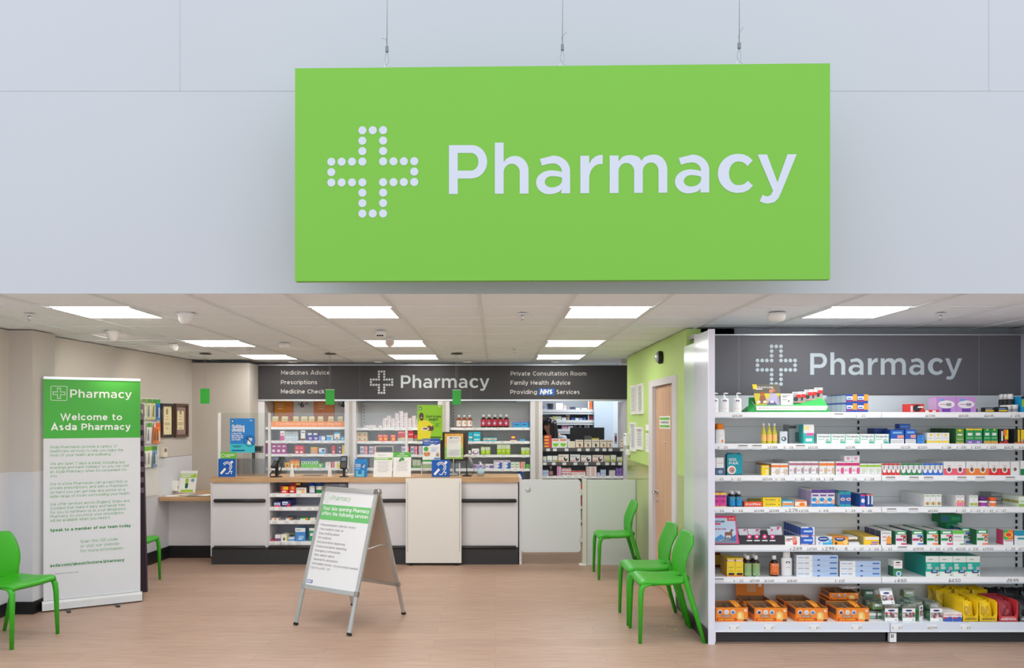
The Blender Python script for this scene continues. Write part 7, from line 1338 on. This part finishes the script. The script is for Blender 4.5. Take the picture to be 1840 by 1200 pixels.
row('b22', 714.5, 728.2, 1, 774, mc, 'large crimson and silver carton', (205, 60, 60), [(0, 0, 1, .3, (190, 190, 180)), (.4, .2, 1, .35, (215, 205, 120)), (.1, .8, .9, .9, (235, 170, 170))], deep=2); row('b22', 733, 743, 1, 774, mc, 'crimson carton behind the screen post', (205, 60, 60), [(0, 0, 1, .3, (190, 190, 180)), (.1, .6, .9, .7, (235, 170, 170))]); row('b22', 744, 750, 1, 781, mc, 'low red and silver carton', (205, 70, 70), [(0, 0, 1, .4, 'gy')])
for a, b, nm in ((646.5, 661, 'near'), (662.5, 677, 'next'), (721, 735.7, 'third'), (737, 750.5, 'fourth')): row('b23', a, b, 1, 801.3, mc, 'grey red rehydration carton, %s pair,' % nm, (170, 165, 190), [(.62, .05, 1, .95, (205, 60, 80)), ('o', .8, .5, .1, (250, 190, 180), .25), (.08, .55, .5, .75, 'w'), (.08, .2, .4, .35, (120, 120, 170))], lv=2)
row('b23', 752, 758.5, 1, 801.3, mc, 'pale lilac carton behind the poster', (190, 185, 205), [], lv=2); row('b24', 741, 756, 2, 826, mc, 'pale green herbal carton', (190, 205, 180), [(0, 0, 1, .3, (120, 170, 110))]); row('b24', 759, 782, 2, 829, mc, 'green and white low carton', (170, 195, 150), [(0, .6, 1, .8, 'w')])
bottle('b31', 819.6, 849, 3, 745.5, 'brown_bottle', 'amber bottle, white label', (150, 70, 40), 'w', (232, 226, 220), 'med', dots=[(.3, .55, .22, .2, 'o')], lr=(.08, .56)); bottle('b31', 863.8, 915, 5, 744.8, 'brown_bottle', 'dark bottle, red label', (66, 34, 34), 'w', (205, 40, 60), 'med', dots=[(-.1, .45, .55, .36, (70, 150, 205)), (-.1, .4, .35, .16, 'w')], lr=(.12, .62), deep=1)
row('b31', 921, 949, 2, 757.5, mc, 'blue carton with mauve edge', (60, 170, 215), [(0, .85, 1, 1, (130, 90, 170)), (0, 0, .08, 1, (130, 90, 170)), (.2, .35, .85, .6, (30, 120, 180))]); row('b31', 949.4, 952, 1, 758, mc, 'blue carton cut off by upright', (60, 150, 200))
row('b32', 842, 849.2, 1, 776.5, mc, 'turquoise carton beside the till', (30, 180, 205), [(0, .35, 1, .5, 'w')], lv=1); row('b32', 850.2, 863.5, 1, 776, mc, 'turquoise wide stacked carton', (40, 185, 210), [(.1, .2, .9, .5, (180, 230, 235))], lv=2, deep=2); row('b32', 868, 893, 2, 786, mc, 'teal orange and white carton', (60, 180, 190), [(0, .35, 1, .75, 'w'), (.1, .4, .7, .6, 'o')]); row('b32', 916.5, 928, 1, 781, mc, 'purple carton with yellow tablet', (110, 60, 120), [('o', .5, .6, .35, 'y', .2), (0, 0, 1, .2, 'cr')]); row('b32', 935, 943.5, 2, 789, mc, 'tiny light blue carton', (80, 170, 220))
bottle('b33', 841.5, 846.5, 1, 801, 'dark_bottle', 'slim dark dropper bottle', 'k', 'k', 'w', 'med'); row('b33', 847.5, 861, 1, 806, mc, 'white and violet hair carton', 'w', [('o', .5, .35, .4, (150, 80, 160), .25), ('o', .55, .45, .25, 'w', .18)]); 
LM = [(0, .55, 1, 1, (205, 220, 190)), ('o', .5, .35, .25, (210, 235, 120), .2), (0, 0, 1, .06, (120, 170, 20))]
row('b33', 864, 881, 2, 803, mc, 'lime and white carton, short pair', (170, 205, 30), LM, d=.08); row('b33', 893, 917, 3, 798, mc, 'lime and white carton, tall trio', (170, 205, 30), LM, d=.08); row('b33', 936.5, 952, 2, 804, mc, 'lime and white carton by the upright', (170, 205, 30), LM, d=.08)
row('b34', 849, 871, 2, 834, mc, 'small violet and white carton', (190, 175, 215), [(0, .3, .6, .6, (110, 80, 160))]); row('b34', 872, 886.5, 1, 833.5, mc, 'wide white and violet carton', 'w', [(.5, .1, 1, .7, (130, 100, 180)), (.1, .3, .4, .5, (120, 80, 160))]); row('b34', 887, 917, 2, 827, mc, 'white and blue vitamin carton', (215, 215, 230), [(.55, 0, 1, .75, (60, 100, 190)), ('o', .45, .65, .26, 'w', .14), ('o', .45, .3, .26, 'w', .14), (.1, .86, .8, .92, (170, 80, 120))]); row('b34', 917.5, 934, 2, 830, mc, 'pale mint striped carton', (215, 230, 215), [(.1, .6, .7, .7, 'g'), (.1, .2, .7, .3, (230, 150, 130))]); row('b34', 934.6, 944, 1, 830, mc, 'salmon and mint carton', (230, 150, 130), [(.8, 0, 1, 1, (130, 200, 170))]); row('b34', 945, 952, 1, 834, mc, 'small green carton by the upright', (110, 180, 70))
row('b41', 978, 991, 1, 782, mc, 'red and yellow stacked carton', (205, 60, 60), [(0, .25, .65, .7, (240, 190, 60))], lv=4); row('b41', 991.5, 1019, 2, 788, mc, 'white and lime wormer carton', 'w', [('o', .5, .42, .36, (120, 205, 40), .36), (0, .5, 1, .72, 'w'), (.1, .75, .9, .95, (225, 130, 90))]); row('b41', 1020, 1033.8, 1, 793, mc, 'cream flat stacked carton', (225, 220, 200), [(.05, .1, .95, .2, (180, 175, 150))], lv=3)
AN = lambda c: [('o', .55, .3, .14, c, .22), ('o', .5, .5, .08, c, .08), (.1, .78, .9, .86, (120, 110, 100)), (0, 0, 1, .05, c), (.1, .5, .35, .54, (120, 110, 100))]
for a, b, c, nm in ((1034.6, 1048, (150, 80, 60), 'rabbit'), (1050.2, 1062.5, (140, 90, 70), 'brown rabbit'), (1063.6, 1076.8, (60, 60, 60), 'dark rabbit'), (1078.2, 1090, (170, 120, 80), 'tan dog'), (1090.8, 1101.3, (160, 110, 80), 'sitting dog'), (1115, 1119.3, (160, 60, 60), 'half-hidden')): row('b41', a, b, 1, 790.3, mc, 'cream pet carton with %s picture' % nm, (228, 218, 200), AN(c))
for a, b, yt, c, nm in ((975.5, 982, 820, (215, 215, 210), 'grey-edged white'), (982.8, 992.3, 819, (225, 235, 225), 'green-lined white'), (993, 1002, 819, (225, 225, 225), 'blue-lined white'), (1003, 1022, 816.5, (232, 220, 210), 'peach and dog'), (1024.5, 1042.5, 816.5, (215, 218, 220), 'grey terrier'), (1044, 1062.5, 818, (228, 224, 220), 'red-lined collie'), (1064.5, 1084, 817.5, (232, 215, 205), 'coral-lined spaniel'), (1084.8, 1096.3, 818, (205, 205, 170), 'lime and black'), (1097.3, 1107.2, 817.5, (222, 225, 205), 'yellow-cornered'), (1108.5, 1118.5, 821, (205, 215, 190), 'low green')):
    row('b42', a, b, 1, yt, mc, '%s flea treatment pack' % nm, c, [('o', .7, .4, .18, (70, 66, 64), .22), ('o', .75, .55, .10, 'w', .1), (.05, .7, .5, .82, (170, 165, 160)), (.05, .1, .5, .2, (225, 120, 100))] if b-a > 12 else [(.1, .1, .6, .3, 'gy'), (.5, 0, 1, .35, (190, 200, 60) if 'l' in nm[:4] else 'lw')], d=.04, cat='pack')
row('b43', 975, 986, 1, 844.5, mc, 'pale blue stacked carton', (160, 185, 215), [(.1, .4, .9, .6, 'w')], lv=2); bottle('b43', 986.5, 994, 1, 838, 'dark_bottle', 'dark linctus bottle, pink cap', (40, 30, 34), (225, 170, 180), (190, 120, 130), 'med'); row('b43', 1001, 1008.5, 1, 837.5, mc, 'lilac and pink stacked carton', (205, 170, 205), [(.1, .3, .5, .7, 'pk')], lv=4)
row('b43', 1009, 1026.5, 3, 841, mc, 'red and white small stacked carton', (235, 225, 228), [(0, .6, 1, .9, (205, 60, 70)), (.1, .2, .6, .4, 'gy')], lv=3); row('b43', 1027, 1052, 2, 846, mc, 'white carton with red corner', (235, 228, 225), [(0, .72, 1, 1, (220, 90, 90)), (.1, .3, .8, .45, (200, 160, 160))]); row('b43', 1053.5, 1072, 2, 838, mc, 'white and crimson stacked carton', (235, 228, 226), [(0, .0, .7, .2, (200, 60, 60)), (.1, .5, .6, .7, (215, 150, 140))], lv=4); row('b43', 1072.6, 1078.5, 1, 849, mc, 'lilac low carton', (190, 180, 220)); row('b43', 1079, 1089, 1, 844, mc, 'pale blue and white carton', (170, 190, 220), [(.1, .4, .9, .5, 'w')], lv=2)
row('b43', 1095, 1105.5, 1, 845, mc, 'white and grey stacked carton', (228, 220, 222), [(.1, .4, .8, .6, 'gy')], lv=3); row('b43', 1106.7, 1118.3, 2, 841, mc, 'violet and lilac carton', (120, 90, 170), [(.1, .4, .8, .5, (190, 180, 220))], lv=2)
# slivers seen beside the gate
for j, (b, zz, px, c, nm) in enumerate(((4, .68, 1040, 'r', 'red'), (4, .5, 1041, 'mg', 'magenta'), (4, .32, 1040, 'gy', 'grey'), (4, .12, 1041, 'w', 'white'), (3, .84, 930, 'b', 'blue'), (3, .66, 929, 'lg', 'lime'), (3, .44, 930, 'nv', 'navy'), (3, .2, 929, 'w', 'plain white'))):
    Y = BF+.02; m = MB().box(WX(px, Y), WX(px+9, Y), Y, Y+.1, zz+.0005, zz+.12, C(c)); solo(m, mc, '%s carton on a low shelf glimpsed %s' % (nm, 'past the gate hinge' if b == 4 else 'between counter and gate'), 'box')
# ---- counter shelves
row('c1', 504.5, 518.3, 1, 873.5, mc, 'red and yellow heat rub carton', (215, 50, 45), [(.3, .5, 1, .95, 'y'), (.2, .15, .7, .35, 'w')], deep=2); row('c1', 519.3, 531.5, 1, 873, mc, 'red and yellow rub carton beside lozenges', (200, 40, 45), [(.3, .5, .8, .95, (240, 150, 50)), (.2, .15, .7, .35, 'w')], deep=2); row('c1', 520, 540, 1, 867.5, mc, 'dark red carton lying on top', (150, 30, 40), [(.6, .2, 1, .9, 'y')], lift=WZ(873, CY+.03)-CSH[0]+.002, dy=.03)
row('c1', 532, 550, 1, 876, mc, 'white and cream lozenge carton', (236, 228, 215), [('t', 'Strepsils', .06, .62, .22, (110, 90, 80), .8), ('o', .7, .3, .2, (235, 190, 130), .2)], d=.06); bottle('c1', 554.5, 565.5, 1, 865, 'indigestion_bottle', 'blue capped white and blue bottle', (25, 80, 190), (20, 70, 180), (220, 225, 230), 'flask', lr=(.04, .6), dots=[(.5, .8, .25, .1, 'y')]); bottle('c1', 566.5, 579.5, 1, 868, 'indigestion_bottle', 'white red and green bottle', (40, 140, 80), (25, 80, 190), (228, 228, 225), 'flask', lr=(.35, .7), dots=[(0, .8, .7, .1, 'r')])
t = thing('glasses_card', 'grey card with white spectacles print on top counter shelf', 'display', (WX(604, 9.45), 9.45, CSH[0])); part(MB().box(WX(582, 9.45), WX(624, 9.45), 9.45, 9.455, CSH[0]+.001, CSH[0]+.10, C((150, 152, 170))), 'card', t); m = MB()
for s in (-1, 1): m.ring((WX(615, 9.44)+s*.017, 9.4485, CSH[0]+.085), .012, .006, X1, Z1, PAPER, 14)
part(m, 'spectacles_print', t)
row('c2', 492.5, 505.8, 1, 901, mc, 'navy white and pink carton', (40, 50, 120), [(0, .3, .8, .75, 'w'), (0, 0, 1, .25, (215, 60, 110)), (.1, .4, .7, .6, (60, 150, 210))], deep=3); row('c2', 507, 521.5, 1, 899, mc, 'navy carton with red corner', (40, 50, 120), [(0, .3, .7, .8, 'w'), (.6, 0, 1, .5, (215, 60, 80)), (.1, .4, .6, .6, (60, 150, 210))], deep=3)
row('c3', 487.5, 500.5, 1, 931, mc, 'low white carton with orange dot', (225, 220, 215), [('o', .55, .4, .12, 'o', .3)], d=.1); row('c3', 513.5, 526, 1, 929.5, mc, 'low grey carton with orange dot', (120, 120, 125), [(0, 0, .7, .6, 'w'), ('o', .6, .4, .12, 'o', .3)], deep=2); row('c3', 539, 555.5, 1, 930, mc, 'green and white flat carton', (50, 160, 80), [(0, 0, .6, .6, 'w'), ('o', .75, .4, .12, 'o', .3)], d=.1); row('c3', 556.5, 566.5, 1, 930.5, mc, 'white flat carton by the pavement board', (225, 215, 210), d=.1)
row('c4', 484.5, 492.5, 1, 970, mc, 'flat crimson carton', (205, 50, 80)); row('c4', 494, 504.6, 1, 961, mc, 'white and plum brace carton', (235, 232, 235), [(0, 0, 1, .45, (120, 80, 120))]); row('c4', 505, 517, 1, 960, mc, 'white and olive brace carton', (235, 235, 220), [(.3, .1, .6, .5, (110, 80, 70)), (.85, 0, 1, 1, (190, 190, 60))], deep=2); row('c4', 518, 529.2, 1, 965.5, mc, 'low white and blue carton', (225, 232, 240), [(0, .1, 1, .5, (90, 150, 215))]); row('c4', 518, 530, 1, 956.5, mc, 'olive carton behind the low one', (150, 150, 120), [(.2, .3, .8, .6, 'dk')], dy=.12)
row('c4', 530.2, 548.8, 1, 948.5, 'monitor_box', 'tall blue and white health monitor box', (70, 140, 215), [(0, .70, 1, 1, (232, 236, 240)), (.1, .82, .5, .88, 'gy'), (.35, .2, .85, .42, (150, 200, 240)), (.3, .12, .7, .2, 'w')], d=.1); row('c4', 555.5, 570, 1, 948.5, 'monitor_box', 'tall green and white health monitor box', (30, 160, 120), [(0, .8, 1, 1, 'w'), (.1, .4, .6, .6, 'w')], d=.1)

# ============================================================ dispensary behind the hatch
DY = 13.1; dx = lambda px, Y=DY: WX(px, Y)
t = thing('dispensary_rack', 'pale metal medicine rack seen through the dispensary hatch', 'rack', (dx(1020), DY, 0))
LG_ = noisy('pale_rack_metal', (206, 210, 212), .4)
part(MB().box(dx(965), dx(1070), DY+.5, DY+.52, 0, 2.25, M('rack_back', (150, 156, 164), .5)), 'back_panel', t)
RS = [742, 761, 777, 795, 812]
for k, py in enumerate(RS):
    z = WZ(py-5, DY); m = MB().box(dx(965), dx(1068), DY, DY+.5, z-.015, z, LG_); m.box(dx(965), dx(1068), DY-.012, DY, z-.065, z+.012, LG_); m.box(dx(965), dx(1068), DY-.014, DY-.012, z-.04, z-.03, M('rack_strip', (110, 114, 118), .5)); part(m, 'shelf', t)
for p in (966, 1058, 1067.5): part(MB().box(dx(p)-.008, dx(p)+.008, DY+.02, DY+.05, 0, 2.25, LG_), 'post', t)
RI = [(0, 976, 984, 8, (140, 150, 170), 'grey-blue file box'), (0, 984, 987, 12, (50, 50, 60), 'thin black folder'), (0, 987.5, 990.5, 12, (40, 40, 50), 'second black folder'), (0, 991, 994.5, 12, (60, 60, 70), 'third black folder'), (0, 999, 1012, 13, (225, 230, 238), 'white label printer'), (0, 1013, 1018, 9, (205, 180, 170), 'beige roll'), (0, 1026, 1034, 6, (60, 60, 90), 'dark stapler box'), (0, 1035, 1042, 4, (225, 225, 230), 'low white pad'), (0, 1046, 1055, 4, (215, 215, 220), 'low grey pad'), (0, 1060.5, 1064.5, 16, (230, 110, 50), 'orange folder'),
      (1, 976, 980, 6, (170, 80, 70), 'small red pack'), (1, 982, 990, 5, (120, 125, 130), 'grey tray pack'), (1, 993, 996, 8, (230, 210, 60), 'yellow spine box'), (1, 996, 1009, 8, (200, 205, 180), 'olive-white wide box'), (1, 1010, 1017.5, 6, (215, 225, 230), 'pale blue box'), (1, 1027, 1033, 6, (50, 80, 140), 'blue strip box'), (1, 1034, 1040, 5, (215, 220, 230), 'white strip box'), (1, 1041, 1047, 5, (150, 170, 200), 'sky strip box'), (1, 1048, 1053, 6, (60, 90, 150), 'navy strip box'), (1, 1060.5, 1065.5, 9, (170, 60, 60), 'stacked red box'),
      (2, 1010, 1020, 9, (200, 150, 180), 'pink paper stack'), (2, 1021, 1030, 7, (225, 215, 220), 'white paper stack'), (2, 1032, 1036, 10, (90, 90, 110), 'dark bottle box'), (2, 1040, 1046, 9, (120, 110, 120), 'brown-grey box'), (2, 1050, 1056, 9, (150, 150, 160), 'grey carton')]
for r, a, b, h, c, nm in RI:
    z = WZ(RS[r]-5, DY)+.0005; m = MB().box(dx(a), dx(b), DY+.03, DY+.2, z, z+h/F*DY, C(c)); m.face([(dx(a)+.005, DY+.0295, z+.01), (dx(b)-.005, DY+.0295, z+.01), (dx(b)-.005, DY+.0295, z+.4*h/F*DY), (dx(a)+.005, DY+.0295, z+.4*h/F*DY)], C(tuple(min(255, v+25) for v in c))); solo(m, 'stored_box', '%s on the %s shelf of the dispensary rack' % (nm, ORD[r]), 'box')
x, z = dx(1021.3), WZ(RS[1]-5, DY)+.0005; t = thing('paper_cup', 'brown paper cup with pale lid on the dispensary rack', 'cup', (x, DY+.08, z)); part(MB().lathe([(.024, 0), (.033, .085)], (x, DY+.08, z), C((196, 160, 140)), 14), 'cup', t); part(MB().lathe([(.036, .085), (.034, .098), (.026, .1), (0, .1)], (x, DY+.08, z), C((232, 215, 200)), 14), 'lid', t)
DK = 11.55; t = thing('dispensary_desk', 'white dispensing bench behind the pet medicine shelf', 'desk', (WX(1050, DK), DK, 0)); part(MB().box(.70, 2.6, 11.28, 11.80, .92, .96, WHITE), 'desk_top', t)
for x in (.72, 2.56): part(MB().box(x, x+.03, 11.30, 11.78, 0, .92, WHITE), 'side_panel', t)
MYY = 11.55; t = thing('computer_monitor', 'wide black computer monitor seen from behind on dispensing bench', 'monitor', (WX(1054.5, MYY), MYY, .96))
part(MB().box(WX(1024.5, MYY), WX(1086, MYY), MYY, MYY+.03, WZ(800, MYY), WZ(768, MYY), noisy('monitor_shell', (46, 46, 52), .4, .05), .006), 'screen', t); part(MB().box(WX(1050, MYY), WX(1062.5, MYY), MYY-.02, MYY, WZ(806, MYY), WZ(783, MYY), M('monitor_mount', (112, 114, 118), .4)), 'mount', t); part(MB().box(WX(1052, MYY), WX(1060, MYY), MYY-.015, MYY+.01, .965, WZ(803, MYY), BLACK), 'stand', t); part(MB().box(WX(1045, MYY), WX(1068, MYY), MYY-.08, MYY+.1, .96, .97, BLACK), 'base', t)
m = MB().box(WX(1063, 11.38), WX(1076, 11.38), 11.36, 11.42, .96, WZ(787, 11.38), C((215, 210, 90))); solo(m, 'yellow_box', 'yellow box standing before the black monitor', 'box')
t = thing('key_switch', 'grey plate with dark red switch on the blue dispensary wall', 'switch', (WX(1106, 12.97), 12.98, WZ(795, 12.97))); part(MB().box(WX(1104.3, 12.97), WX(1108.8, 12.97), 12.97, 12.98, WZ(796, 12.97), WZ(778, 12.97), C('gy')), 'plate', t); part(MB().box(WX(1105, 12.96), WX(1108, 12.96), 12.955, 12.97, WZ(792, 12.97), WZ(783, 12.97), C((90, 30, 40))), 'button', t)
area('dispensary_light', (1.9, 12.1, 2.38), .55, 22, (.96, .98, 1)); area('dispensary_light', (1.3, 12.9, 2.38), .5, 12, (.96, .98, 1))

# ---- the pharmacist, bent over her work
def skin_body(name, pts, edges, radii, mt, parent=None, sub=2, root=0):
    me = bpy.data.meshes.new(name); me.from_pydata(pts, edges, []); me.materials.append(mt); o = bpy.data.objects.new(name, me); COL.objects.link(o)
    sk = o.modifiers.new('skin', 'SKIN'); sk.use_smooth_shade = True
    for i, r in enumerate(radii): v = me.skin_vertices[0].data[i]; v.radius = (r, r) if not isinstance(r, tuple) else r
    me.skin_vertices[0].data[root].use_root = True
    sb = o.modifiers.new('smooth', 'SUBSURF'); sb.levels = sub; sb.render_levels = sub
    if parent: o.parent = parent
    return o
PX, PY = WX(993, 12.08), 12.08
t = thing('person', 'woman with long dark hair bowed over bench, pale striped shirt', 'person', (PX, PY, 0), math.radians(0))
SKIN = M('skin', (206, 150, 124), .5); HAIR = noisy('dark_hair', (26, 20, 22), .35, .3, nscale=30, spec=.5); SHIRT = noisy('pale_striped_shirt', (196, 210, 222), .7, .05)
# local frame: she faces the counter and turns a little towards the pillar side
B = [(0, .02, .93), (0, .03, 1.08), (0, .02, 1.24), (0, 0, 1.37), (-.005, -.04, 1.45), (-.02, -.085, 1.50), (-.03, -.11, 1.56), (-.025, -.10, 1.615),
     (.15, .01, 1.36), (.20, -.03, 1.12), (.12, -.20, .99), (.04, -.28, .985), (-.15, .01, 1.36), (-.21, -.03, 1.12), (-.14, -.20, .99), (-.07, -.28, .985),
     (.09, .03, .88), (.10, .02, .48), (.10, .05, .08), (.10, -.08, .035), (-.09, .03, .88), (-.10, .02, .48), (-.10, .05, .08), (-.10, -.08, .035)]
Ed = [(0, 1), (1, 2), (2, 3), (3, 4), (4, 5), (5, 6), (6, 7), (3, 8), (8, 9), (9, 10), (10, 11), (3, 12), (12, 13), (13, 14), (14, 15), (0, 16), (16, 17), (17, 18), (18, 19), (0, 20), (20, 21), (21, 22), (22, 23)]
R_ = [.13, .115, .125, .10, .052, .062, .082, .060, .055, .042, .032, .028, .055, .042, .032, .028, .085, .058, .04, .035, .085, .058, .04, .035]
hand = []
for s, w0 in ((1, 11), (-1, 15)):                    # five fingers from each palm
    wx, wy, wz = B[w0]
    for k in range(5):
        a = (k-2)*.35 if k else -1.1*1; L_ = (.045, .07, .078, .072, .058)[k]; dxx = math.sin(a*s)*.9; b0 = len(B)
        B.append((wx+dxx*.03, wy-.035, wz+.004)); B.append((wx+dxx*(.03+L_*.35), wy-.035-L_*.7, wz+.006)); B.append((wx+dxx*(.03+L_*.5), wy-.035-L_, wz-.012)); R_ += [.0095, .0085, .0075]; Ed += [(w0, b0), (b0, b0+1), (b0+1, b0+2)]
body = skin_body('body', B, Ed, R_, SKIN, t, 2, 0)
def sub_skin(ids, name, mt, grow, parent=t):
    mp = {v: i for i, v in enumerate(ids)}; return skin_body(name, [B[v] for v in ids], [(mp[a], mp[b]) for a, b in Ed if a in mp and b in mp], [R_[v]+grow for v in ids], mt, parent, 2, 0)
sub_skin([1, 2, 3, 8, 9, 12, 13, 0], 'shirt', SHIRT, .032); sub_skin([0, 16, 17, 18, 20, 21, 22], 'trousers', C((40, 42, 55)), .014)
m = MB(); hc = Vector((-.025, -.095, 1.568))
# hair: cap over the skull and long falls each side and behind
def cap(u, v):
    a = u*math.pi*2; b = v*math.pi*.62; r = Vector((.098, .108, .105)); p = Vector((math.sin(b)*math.cos(a)*r.x, math.sin(b)*math.sin(a)*r.y+.012, math.cos(b)*r.z)); 
    return hc+Vector((0, .0, .012))+p
def capskip(i, j): a = (i+.5)/24*360; return 235 < a < 320 and j > 5
m.shell(cap, 24, 10, .012, HAIR, skip=capskip)
def fall(u, v):                                    # long hair hanging from crown to chest, in locks
    a = math.radians(-52+276*u); lock = .006*math.sin(u*75)+.004*math.sin(u*131+v*3); r = .098+.045*v*(.5+.5*abs(math.cos(a)))+lock
    return hc+Vector((math.cos(a)*r*(1.05 if math.cos(a) > 0 else 1), math.sin(a)*(r+.008)+.012-.05*v*max(0, -math.sin(a)), .075-v*(.36+.03*math.sin(u*60))-.02*math.sin(u*9)))
m.shell(fall, 60, 9, .012, HAIR)
for k in range(6): m.tube([hc+Vector((-.06+.02*k, -.06, .085)), hc+Vector((-.085+.024*k, -.105, .04)), hc+Vector((-.09+.025*k, -.112, .0))], [.012, .014, .006], HAIR, 6)
o = bpy.data.objects.new('hair', m.data('hair')); COL.objects.link(o); o.parent = t
m = MB(); fc = hc+Vector((-.006, -.098, -.012))
m.lathe([(0, -.02), (.012, -.012), (.008, .014), (0, .02)], fc+Vector((0, -.006, -.012)), SKIN, 8)
o = bpy.data.objects.new('nose', m.data('nose')); COL.objects.link(o); o.parent = t
for s in (-1, 1):
    m = MB().lathe([(0, -.006), (.011, -.004), (.011, .004), (0, .006)], fc+Vector((s*.030, .008, .016)), C((40, 30, 30)), 8); o = bpy.data.objects.new('eye', m.data('eye')); COL.objects.link(o); o.parent = t
    m = MB().lathe([(0, -.026), (.010, -.01), (.012, .01), (0, .024)], hc+Vector((s*.086, -.0, -.01)), SKIN, 8); o = bpy.data.objects.new('ear', m.data('ear')); COL.objects.link(o); o.parent = t
m = MB().lathe([(0, -.004), (.018, -.002), (.018, .002), (0, .004)], fc+Vector((0, .006, -.046)), C((160, 80, 76)), 8); o = bpy.data.objects.new('mouth', m.data('mouth')); COL.objects.link(o); o.parent = t
m = MB()
for k in range(5): m.tube([Vector((.05+.03*k, -.11+.012*k, 1.40-.012*k)), Vector((.06+.03*k, -.125+.02*k, 1.28))], .0035, C((90, 150, 150)), 5)
o = bpy.data.objects.new('shirt_stripe', m.data('shirt_stripe')); COL.objects.link(o); o.parent = t
t.rotation_euler.z = math.radians(-28)

# crumbs on the floor under the chairs
for k, (px, py) in enumerate(((1194, 1127), (1215, 1131.5), (1215, 1117.5))):
    Y = H0*F/(py-HY); m = MB().lathe([(0, 0), (.012, .001), (.013, .005), (.006, .008), (0, .008)], (WX(px, Y), Y, 0), C((214, 190, 120)), 8, sx=1.0, sy=.6); solo(m, 'food_crumb', ('pale crumb on the floor, farthest from the end panel'.replace('farthest', 'most distant'), 'pale crumb on the floor closer to the end panel', 'pale crumb on the floor just behind the other two')[k], 'crumb', None, 'crumbs under the chairs')
